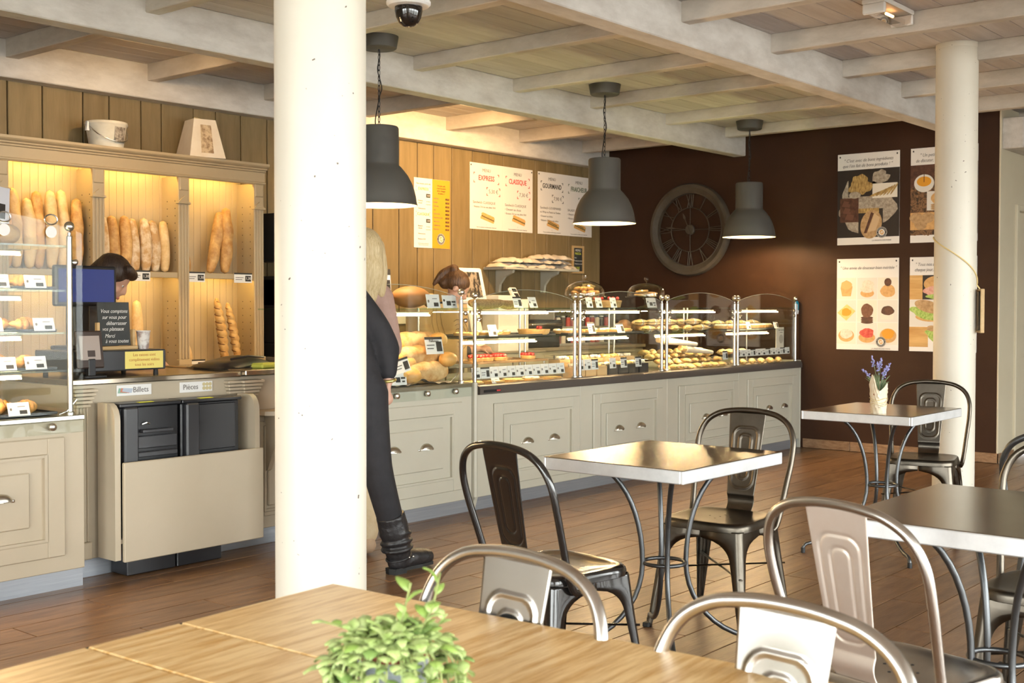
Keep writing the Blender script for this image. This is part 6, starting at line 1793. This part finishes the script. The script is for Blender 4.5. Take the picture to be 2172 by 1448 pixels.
for k in range(22):
    a = rp.uniform(-PI, PI); r_ = rp.uniform(.0, .04)
    spray([at(r_*math.cos(a), r_*math.sin(a), .095), at(r_*1.3*math.cos(a), r_*1.3*math.sin(a), .115), at((r_*1.7+.01)*math.cos(a), (r_*1.7+.01)*math.sin(a), rp.uniform(.12, .14))], .007, .95)
o = part(fol, 'fine_foliage', mat('succulent_fine', (.26,.36,.095), .45, col2=(.46,.55,.23), scale=60, coords='obj'), t, smooth=60); o['kind'] = 'stuff'
for k in range(14):
    a = rp.uniform(0, 6.28); r_ = rp.uniform(0, .03)
    sprig([at(r_*math.cos(a), r_*math.sin(a), .097), at(r_*1.5*math.cos(a), r_*1.5*math.sin(a), .118)], .006, 1.15)

# ------------------------------------------------------------------ lavender in a paper-wrapped pot
t = thing('lavender_pot', 'lavender in a cream paper-wrapped pot on the back table', 'plant', (5.785, 2.44, .74))
CPAP = mat('cream_wrap', (.72,.60,.42), .7, col2=(.80,.70,.54), scale=12, coords='obj', bump=.2)
def wrapf(u, v):
    a = 2*PI*u
    top = .135+.045*max(0, math.cos(2*a+.6))**2+.02*math.sin(3*a)
    r = .036+.008*v+.002*math.sin(6*a)*v+.003*math.sin(9*a+20*v)
    return (r*math.cos(a), r*math.sin(a), top*v)
part(MB().grid(wrapf, 40, 10, wrapu=True), 'paper_wrap', CPAP, t, smooth=40)
part(MB().lathe([(0,.002),(.033,.002),(.038,.10),(0,.10)], 24), 'pot', TERRA, t, smooth=40)
rb = MB()
for k in range(3): rb.tube([((.0405+.002*k)*math.cos(2*PI*j/24), (.0405+.002*k)*math.sin(2*PI*j/24), .045+.014*k+.006*math.sin(j*.7+k)) for j in range(24)], .0012, 4, closed=True)
part(rb, 'raffia', CORD, t, smooth=60)
wtx = MB()
for k in range(9): wtx.grid(lambda u, v, k=k: ((.0418+.0006*k)*math.cos(3.5+.25*k+.3*u), (.0418+.0006*k)*math.sin(3.5+.25*k+.3*u), .03+.008*k+.003*v), 4, 1)
part(wtx, 'wrap_script', mat('wrap_ink', (.42,.33,.22), .7), t)
LAV = mat('lavender_bloom', (.20,.19,.42), .7, col2=(.33,.31,.56), scale=60, coords='obj')
LGR = mat('lavender_green', (.13,.19,.09), .6, col2=(.22,.29,.15), scale=20, coords='obj')
for k, (r, b, h) in enumerate(((-.085, .0, .222), (-.035, .01, .285), (-.005, .0, .255), (.02, .02, .275), (.045, -.01, .225), (.06, .01, .25), (.035, -.02, .24))):
    p = spline([at(r*.1, b*.2, .10), at(r*.45, b*.6, .10+(h-.10)*.6), at(r, b, h)], 6)
    s_ = part(MB().tube(p, .0016, 5), 'stem', LGR, t, smooth=60)
    fb = MB(); d = (p[-1]-p[-4]).normalized()
    for j in range(22):
        q = Vector(p[-1])-d*(.05*(1-j/21)) + Vector((rp.uniform(-1,1), rp.uniform(-1,1), rp.uniform(-1,1)))*.0065*(1.2-.7*j/21)
        fb.ball(q, .0042, 6, 4)
    part(fb, 'flower_spike', LAV, s_, smooth=60)
for k in range(26):
    a = rp.uniform(0, 6.28); l_ = rp.uniform(.05, .10); o_ = rp.uniform(.01, .06)
    part(MB().tube(spline([(.012*math.cos(a), .012*math.sin(a), .10), ((.012+o_*.5)*math.cos(a), (.012+o_*.5)*math.sin(a), .10+l_*.7), ((.012+o_)*math.cos(a), (.012+o_)*math.sin(a), .10+l_)], 4), [.0018]*4+[.0026]*3+[.0012]*2, 5, sq=.4), 'leaf', LGR, t, smooth=60)
# ================================================================== PEOPLE
SKIN = mat('skin', (.58,.33,.235), .5, col2=(.63,.37,.27), scale=9)
def chain(mb, pts, rs, seg=14, sq=1.0, up=None):
    """tapered limb with rounded ends"""
    P = spline(pts, 6) if len(pts) > 2 else [Vector(p) for p in pts]
    n = len(P); m_ = len(rs)
    R_ = []
    for i in range(n):
        q = i/(n-1)*(m_-1); k = min(int(q), m_-2); R_.append(rs[k]+(rs[k+1]-rs[k])*(q-k))
    mb.tube(P, R_, seg, sq=sq, up=up)
    mb.ball(P[0], R_[0]*.98, 12, 8); mb.ball(P[-1], R_[-1]*.98, 12, 8)
    return mb
def fused(mb, name, m, parent, vox, sm=6, tex=None):
    me = bpy.data.meshes.new(name); me.from_pydata(mb.v, [], mb.f)
    me.validate()
    bm = bmesh.new(); bm.from_mesh(me); bmesh.ops.recalc_face_normals(bm, faces=bm.faces); bm.to_mesh(me); bm.free()
    o = link(name, me, m, parent)
    r_ = o.modifiers.new('skin', 'REMESH'); r_.mode = 'VOXEL'; r_.voxel_size = vox; r_.use_smooth_shade = True
    s_ = o.modifiers.new('relax', 'SMOOTH'); s_.iterations = sm; s_.factor = .5
    return o
def hand(mb, wrist, d, n, side, curl=.5, s=1.0):
    """palm and five bent fingers. d: pointing direction, n: palm normal, side: +1/-1 thumb side"""
    d = Vector(d).normalized(); n = (Vector(n)-d*Vector(n).dot(d)).normalized(); w_ = d.cross(n)*side
    W0 = Vector(wrist)
    chain(mb, [W0, W0+d*.04*s, W0+d*.085*s], [.024*s, .032*s, .034*s], 12, sq=.55, up=n)
    for k, (off, L) in enumerate(((.028, .072), (.010, .082), (-.010, .077), (-.027, .060))):
        b = W0+d*.082*s+w_*off*s
        p1 = b+(d*math.cos(curl*.6)+n*math.sin(curl*.6))*L*.45*s
        p2 = p1+(d*math.cos(curl*1.6)+n*math.sin(curl*1.6))*L*.32*s
        p3 = p2+(d*math.cos(curl*2.3)+n*math.sin(curl*2.3))*L*.25*s
        mb.tube([b-d*.01, p1, p2, p3], [.0095*s, .009*s, .0082*s, .0068*s], 8); mb.ball(p3, .007*s, 8, 6)
    b = W0+d*.025*s+w_*.028*s
    p1 = b+(d*.6+w_*.7+n*.3).normalized()*.04*s
    p2 = p1+(d*.9+w_*.15+n*.45).normalized()*.032*s
    mb.tube([b-w_*.01, p1, p2], [.013*s, .0105*s, .008*s], 8); mb.ball(p2, .008*s, 8, 6)
def head(mb, c, f, s=1.0, tilt=0):
    """head with face; c: head centre, f: facing angle in degrees about Z"""
    M = Matrix.Translation(c) @ Matrix.Rotation(R(f), 4, 'Z') @ Matrix.Rotation(R(tilt), 4, 'Y')
    h = MB()
    h.ball((-.008, 0, .03), (.094, .076, .088), 20, 14)
    h.ball((.030, 0, -.035), (.062, .058, .080), 18, 12)
    h.ball((.045, 0, -.085), (.034, .030, .028), 12, 8)
    h.tube([(.088, 0, .012), (.104, 0, -.022), (.088, 0, -.035)], [.009, .014, .010], 8); h.ball((.104, 0, -.022), .013, 8, 6)
    for s_ in (-1, 1):
        h.ball((.072, s_*.030, .008), (.014, .014, .010), 8, 6)
        h.ball((-.004, s_*.078, -.008), (.019, .009, .030), 10, 8)
        h.ball((.062, s_*.036, -.03), (.022, .020, .020), 8, 6)
    h.ball((.086, 0, -.058), (.012, .022, .006), 10, 6); h.ball((.084, 0, -.070), (.012, .019, .007), 10, 6)
    h.xf(Matrix.Scale(s, 4)); h.xf(M)
    mb.add(h.v, h.f)
    return M
def face_parts(root, M, loc, s=1.0):
    EYE = mat('eye', (.75,.72,.68), .3); IRIS = mat('iris', (.06,.035,.02), .3); LIP = mat('lips', (.50,.17,.14), .5)
    T = Matrix.Translation(-Vector(loc))
    for s_ in (-1, 1):
        e = part(MB().ball((.0715, s_*.030, .009), .0098, 12, 8).xf(Matrix.Scale(s, 4)).xf(T @ M), 'eye', EYE, root, smooth=60)
        part(MB().ball((.0792, s_*.030, .009), .0042, 10, 6).xf(Matrix.Scale(s, 4)).xf(T @ M), 'iris', IRIS, e, smooth=60)
    part(MB().ball((.0945, 0, -.064), (.006, .020, .008), 12, 6).xf(Matrix.Scale(s, 4)).xf(T @ M), 'mouth', LIP, root, smooth=60)

# ---- customer with blonde hair, pink-brown jacket and beige trousers, behind the column
def V(*a): return Vector(a)
def person(label, at_, rz): return thing('person', label, 'person', at_, rz=R(rz))
# local frame: +x forward, +y left
p = person('customer with blonde hair, dusty pink jacket and beige trousers facing the bread', (4.125, 4.555, 0), 70)
b = MB()
M = head(b, V(-.03, -.07, 1.53), 0, 1.0)
chain(b, [V(-.02, -.01, 1.30), V(-.04, -.06, 1.45)], [.058, .05])
chain(b, [V(0, 0, .86), V(0, 0, 1.05), V(-.01, 0, 1.30)], [.135, .115, .13], 18, sq=.72, up=(1, 0, 0))
for s_ in (-1, 1):
    chain(b, [V(-.01, s_*.17, 1.30), V(-.02, s_*.22, 1.06)], [.052, .042])
    chain(b, [V(-.02, s_*.22, 1.06), V(.16, s_*.20, .96)], [.042, .028])
    hand(b, V(.16, s_*.20, .96), (1, -.1*s_, -.15), (0, 0, -1), s_, .5)
    chain(b, [V(0, s_*.085, .86), V(.01, s_*.09, .47), V(-.005, s_*.09, .09)], [.085, .06, .04])
    chain(b, [V(-.03, s_*.09, .045), V(.14, s_*.10, .03)], [.035, .026])
fused(b, 'body', SKIN, p, .008, 4)
face_parts(p, M, (0, 0, 0))
PINKJ = mat('dusty_pink_cloth', (.36,.225,.18), .75, col2=(.42,.27,.22), scale=14, bump=.5, bscale=22)
b = MB()
chain(b, [V(0, 0, .84), V(0, 0, 1.05), V(-.01, 0, 1.33)], [.165, .145, .15], 20, sq=.75, up=(1, 0, 0))
chain(b, [V(-.012, -.15, 1.335), V(-.012, .15, 1.335)], [.075, .075])
chain(b, [V(-.015, -.02, 1.36), V(-.03, -.045, 1.40)], [.085, .072])
for s_ in (-1, 1):
    chain(b, [V(-.01, s_*.175, 1.32), V(-.02, s_*.235, 1.06)], [.075, .062])
    chain(b, [V(-.02, s_*.235, 1.06), V(.13, s_*.21, .965)], [.062, .045])
fused(b, 'jacket', PINKJ, p, .010, 5)
BEIGE = mat('beige_cloth', (.50,.38,.22), .8, col2=(.58,.46,.29), scale=14, bump=.5, bscale=26)
b = MB()
chain(b, [V(0, 0, .97), V(0, 0, .80)], [.14, .15], 18, sq=.85, up=(1, 0, 0))
for s_ in (-1, 1): chain(b, [V(0, s_*.085, .85), V(.01, s_*.095, .47), V(-.005, s_*.095, .11)], [.105, .08, .072])
fused(b, 'trousers', BEIGE, p, .010, 4)
SUEDE = mat('suede', (.42,.29,.18), .85, col2=(.48,.34,.22), scale=30)
for s_ in (-1, 1):
    b = MB(); chain(b, [V(-.045, s_*.095, .05), V(.05, s_*.10, .05), V(.16, s_*.105, .035)], [.045, .046, .036], 12)
    b.tube([V(-.01, s_*.095, .05), V(-.01, s_*.095, .13)], .05, 12)
    b.v = [(x, y, max(z, .006)) for x, y, z in b.v]
    o = fused(b, 'shoe', SUEDE, p, .007, 3)
BLONDE = mat('blonde_hair', (.50,.36,.17), .5, col2=(.70,.56,.33), scale=12, stretch=(14,14,1), bump=.6, bscale=16)
b = MB()
b.ball((-.055, -.07, 1.575), (.112, .094, .10), 20, 14)
chain(b, [V(-.09, -.07, 1.56), V(-.12, -.065, 1.44), V(-.12, -.06, 1.33)], [.085, .085, .055], 16, sq=.8, up=(1, 0, 0))
for s_ in (-1, 1): chain(b, [V(-.05, s_*.07-.07, 1.58), V(-.055, s_*.092-.07, 1.46), V(-.07, s_*.09-.065, 1.34)], [.045, .038, .026], 12)
fused(b, 'hair', BLONDE, p, .007, 4)

# ---- customer in black, nearer, one boot forward
p = person('customer dressed in black with slouchy black boots, mostly behind the column', (3.93, 4.12, 0), 0)
BLK = mat('black_cloth', (.012,.011,.013), .8, col2=(.02,.018,.021), scale=12, bump=.3, bscale=20)
BOOT = mat('black_leather', (.014,.013,.014), .42, col2=(.025,.023,.024), scale=16, bump=.6, bscale=24)
b = MB()
M = head(b, V(-0.175, 0.175, 1.550), 40, 1.0, 8)
chain(b, [V(-0.195, 0.155, 1.330), V(-0.185, 0.165, 1.470)], [.055, .05])
chain(b, [V(-0.122, 0.062, 0.900), V(-0.154, 0.111, 1.080), V(-0.195, 0.145, 1.330)], [.13, .115, .13], 18, sq=.75)
chain(b, [V(-0.167, 0.033, 1.320), V(0.036, -0.014, 1.100)], [.052, .042]); chain(b, [V(0.036, -0.014, 1.100), V(0.030, -0.030, 0.960), V(0.028, -0.036, 0.920)], [.042, .032, .027])
hand(b, V(0.028, -0.036, 0.920), (-.05, .05, -1), (-.6, .5, 0), 1, .4)
chain(b, [V(-0.265, 0.295, 1.320), V(-0.223, 0.283, 1.060)], [.05, .042]); chain(b, [V(-0.223, 0.283, 1.060), V(-0.083, 0.323, 0.980)], [.042, .03]); hand(b, V(-0.083, 0.323, 0.980), (1, 0, -.2), (0, 0, -1), -1, .5)
chain(b, [V(-0.092, -0.007, 0.900), V(-0.056, -0.039, 0.520), V(0.080, -0.050, 0.100)], [.085, .055, .036]); chain(b, [V(0.070, -0.050, 0.060), V(0.220, -0.050, 0.035)], [.04, .03])
chain(b, [V(-0.143, 0.133, 0.900), V(-0.150, 0.120, 0.500), V(-0.200, 0.120, 0.100)], [.085, .055, .036]); chain(b, [V(-0.220, 0.120, 0.050), V(-0.070, 0.130, 0.035)], [.04, .03])
fused(b, 'body', SKIN, p, .008, 4)
face_parts(p, M, (0, 0, 0))
b = MB()
chain(b, [V(-0.114, 0.054, 0.720), V(-0.118, 0.062, 0.950), V(-0.195, 0.145, 1.340)], [.150, .145, .15], 20, sq=.8)
chain(b, [V(-0.157, 0.023, 1.345), V(-0.265, 0.295, 1.345)], [.075, .075])
chain(b, [V(-0.190, 0.155, 1.370), V(-0.185, 0.165, 1.410)], [.085, .07])
chain(b, [V(-0.157, 0.023, 1.320), V(-0.029, 0.005, 1.180), V(0.030, -0.014, 1.070)], [.078, .075, .072]); chain(b, [V(0.030, -0.014, 1.070), V(0.030, -0.030, 0.965)], [.072, .048])
chain(b, [V(-0.265, 0.295, 1.320), V(-0.223, 0.283, 1.050)], [.07, .06]); chain(b, [V(-0.223, 0.283, 1.050), V(-0.113, 0.318, 0.985)], [.06, .045])
fused(b, 'jacket', BLK, p, .010, 5)
b = MB()
chain(b, [V(-0.122, 0.062, 0.960), V(-0.116, 0.061, 0.820)], [.15, .15], 18, sq=.88)
chain(b, [V(-0.083, -0.007, 0.870), V(-0.046, -0.039, 0.520), V(0.062, -0.050, 0.180)], [.105, .073, .058])
chain(b, [V(-0.143, 0.133, 0.870), V(-0.150, 0.120, 0.500), V(-0.200, 0.120, 0.200)], [.105, .073, .058])
fused(b, 'trousers', BLK, p, .010, 4)
def boot(ax, ay, heelx, lean):
    b = MB()
    b.tube(spline([V(ax-lean*.8, ay, .285), V(ax-lean*.5, ay, .22), V(ax-lean*.2, ay, .14), V(ax, ay, .07)], 5), [.070]*4+[.072]*4+[.066]*3+[.060]*3+[.056]*2, 16)
    b.ball((ax, ay, .06), (.058, .052, .05), 14, 8)
    chain(b, [V(ax-.01, ay, .055), V(ax+.08, ay-.002, .058), V(ax+.185, ay-.004, .048)], [.05, .050, .040], 14)
    for k, z in enumerate((.12, .15, .19)): b.tube([(ax-lean*(z-.05)*2.2+.072*math.cos(2*PI*j/18), ay+.066*math.sin(2*PI*j/18), z+.01*math.cos(2*PI*j/18+k)) for j in range(18)], .011, 6, closed=True)
    b.v = [(x, y, max(z, .022)) for x, y, z in b.v]
    o = fused(b, 'boot', BOOT, p, .006, 3)
    sole = MB().prism([(ax-.055,ay-.036),(ax+.03,ay-.038),(ax+.12,ay-.045),(ax+.20,ay-.038),(ax+.222,ay-.01),(ax+.222,ay+.01),(ax+.20,ay+.034),(ax+.10,ay+.042),(ax+.03,ay+.036),(ax-.055,ay+.034),(ax-.066,ay)], .012, .028, 2)
    sole.prism([(ax-.055,ay-.034),(ax+.02,ay-.036),(ax+.02,ay+.034),(ax-.055,ay+.032),(ax-.064,ay)], 0, .013, 2)
    part(sole, 'sole', RUBBER, o)
    part(MB().tube([(ax+.062*math.cos(2*PI*j/20), ay+.056*math.sin(2*PI*j/20), .075+.015*math.cos(2*PI*j/20)) for j in range(20)], .005, 6, closed=True), 'strap', BOOT, o, smooth=60)
    for q in (-.015, .012): part(MB().ball((ax+.03+q, ay-.056, .078), .0055, 8, 6), 'stud', CHROME, o, smooth=60)
boot(.085, -.05, 0, .07)
boot(-.20, .12, 0, .0)
b = MB(); b.ball((-.20, .16, 1.585), (.105, .098, .105), 18, 12); chain(b, [V(-0.235, 0.135, 1.560), V(-0.265, 0.105, 1.420)], [.08, .05])
fused(b, 'hair', mat('dark_hair', (.022,.013,.010), .45, col2=(.055,.030,.020), scale=10, stretch=(10,10,1.5), bump=.5, bscale=16), p, .007, 4)
part(MB().tube([(.028+.034*math.cos(2*PI*j/20), -.036+.034*math.sin(2*PI*j/20), .922+.004*math.cos(2*PI*j/20)) for j in range(20)], .008, 6, closed=True), 'bracelet', mat('gold_bracelet', (.62,.52,.18), .3, metal=.8), p, smooth=60)

# ---- two staff members behind the counter
def staff(label, at_, rz, hz, shirt, hairm, bun, lean, tilt=22):
    p = person(label, at_, rz)
    b = MB()
    M = head(b, V(.06+lean, 0, hz), 0, 1.0, tilt)
    chain(b, [V(.0+lean*.6, 0, hz-.23), V(.035+lean*.9, 0, hz-.08)], [.056, .05])
    chain(b, [V(-.04, 0, .86), V(-.03+lean*.2, 0, 1.0), V(0+lean*.6, 0, hz-.25)], [.13, .112, .128], 18, sq=.74, up=(1, 0, 0))
    for s_ in (-1, 1):
        chain(b, [V(lean*.6, s_*.165, hz-.25), V(.03+lean*.5, s_*.21, hz-.50)], [.05, .042]); chain(b, [V(.03+lean*.5, s_*.21, hz-.50), V(.24+lean*.5, s_*.15, hz-.46)], [.042, .028])
        hand(b, V(.24+lean*.5, s_*.15, hz-.46), (1, -.3*s_, -.1), (0, 0, -1), s_, .5)
        chain(b, [V(-.04, s_*.085, .86), V(-.02, s_*.09, .47), V(-.05, s_*.09, .08)], [.085, .06, .04]); chain(b, [V(-.07, s_*.09, .045), V(.09, s_*.10, .03)], [.035, .026])
    fused(b, 'body', SKIN, p, .009, 4)
    face_parts(p, M, (0, 0, 0))
    b = MB()
    chain(b, [V(-.04, 0, .80), V(-.03+lean*.2, 0, 1.0), V(lean*.6, 0, hz-.24)], [.155, .14, .145], 18, sq=.76, up=(1, 0, 0))
    chain(b, [V(lean*.6, -.15, hz-.24), V(lean*.6, .15, hz-.24)], [.066, .066])
    for s_ in (-1, 1):
        chain(b, [V(lean*.6, s_*.17, hz-.25), V(.03+lean*.5, s_*.215, hz-.50)], [.066, .056]); chain(b, [V(.03+lean*.5, s_*.215, hz-.50), V(.16+lean*.5, s_*.175, hz-.475)], [.056, .045])
    fused(b, 'shirt', shirt, p, .010, 4)
    b = MB(); chain(b, [V(-.04, 0, .95), V(-.04, 0, .80)], [.135, .14], 16, sq=.85, up=(1, 0, 0))
    for s_ in (-1, 1): chain(b, [V(-.04, s_*.085, .85), V(-.02, s_*.09, .47), V(-.05, s_*.09, .09)], [.10, .075, .06])
    fused(b, 'trousers', BLK, p, .011, 3)
    for s_ in (-1, 1):
        b = MB(); chain(b, [V(-.08, s_*.09, .045), V(.10, s_*.10, .035)], [.045, .036], 10); b.v = [(x, y, max(z, .005)) for x, y, z in b.v]
        fused(b, 'shoe', BLACKP, p, .009, 2)
    b = MB(); h0 = V(.06+lean, 0, hz)
    Mh = Matrix.Translation(h0) @ Matrix.Rotation(R(tilt), 4, 'Y')
    q = MB().ball((-.022, 0, .042), (.102, .090, .092), 20, 14)
    chain(q, [V(-.06, 0, .05), V(-.09, 0, -.02)], [.07, .05])
    if bun: q.ball((-.10, 0, .10), (.045, .05, .04), 14, 9); chain(q, [V(-.11, 0, .10), V(-.15, 0, .02), V(-.15, 0, -.08)], [.035, .03, .015])
    else: chain(q, [V(.045, -.05, .10), V(.075, .0, .085), V(.06, .055, .06)], [.03, .03, .02])
    b.add(q.xf(Mh).v, q.f)
    fused(b, 'hair', hairm, p, .007, 4)
staff('shop assistant with short dark hair bending behind the till monitor', (3.60, 6.09, 0), -45, 1.425, mat('charcoal_cloth', (.03,.028,.03), .8, col2=(.045,.04,.042), scale=12), MATS['dark_hair'], False, .06, 40)
staff('shop assistant with brown ponytail bending behind the bread case', (6.62, 6.26, 0), -45, 1.41, MATS['charcoal_cloth'], mat('brown_hair', (.065,.028,.012), .45, col2=(.16,.075,.03), scale=10, stretch=(10,10,1.5), bump=.5, bscale=16), True, .06, 38)
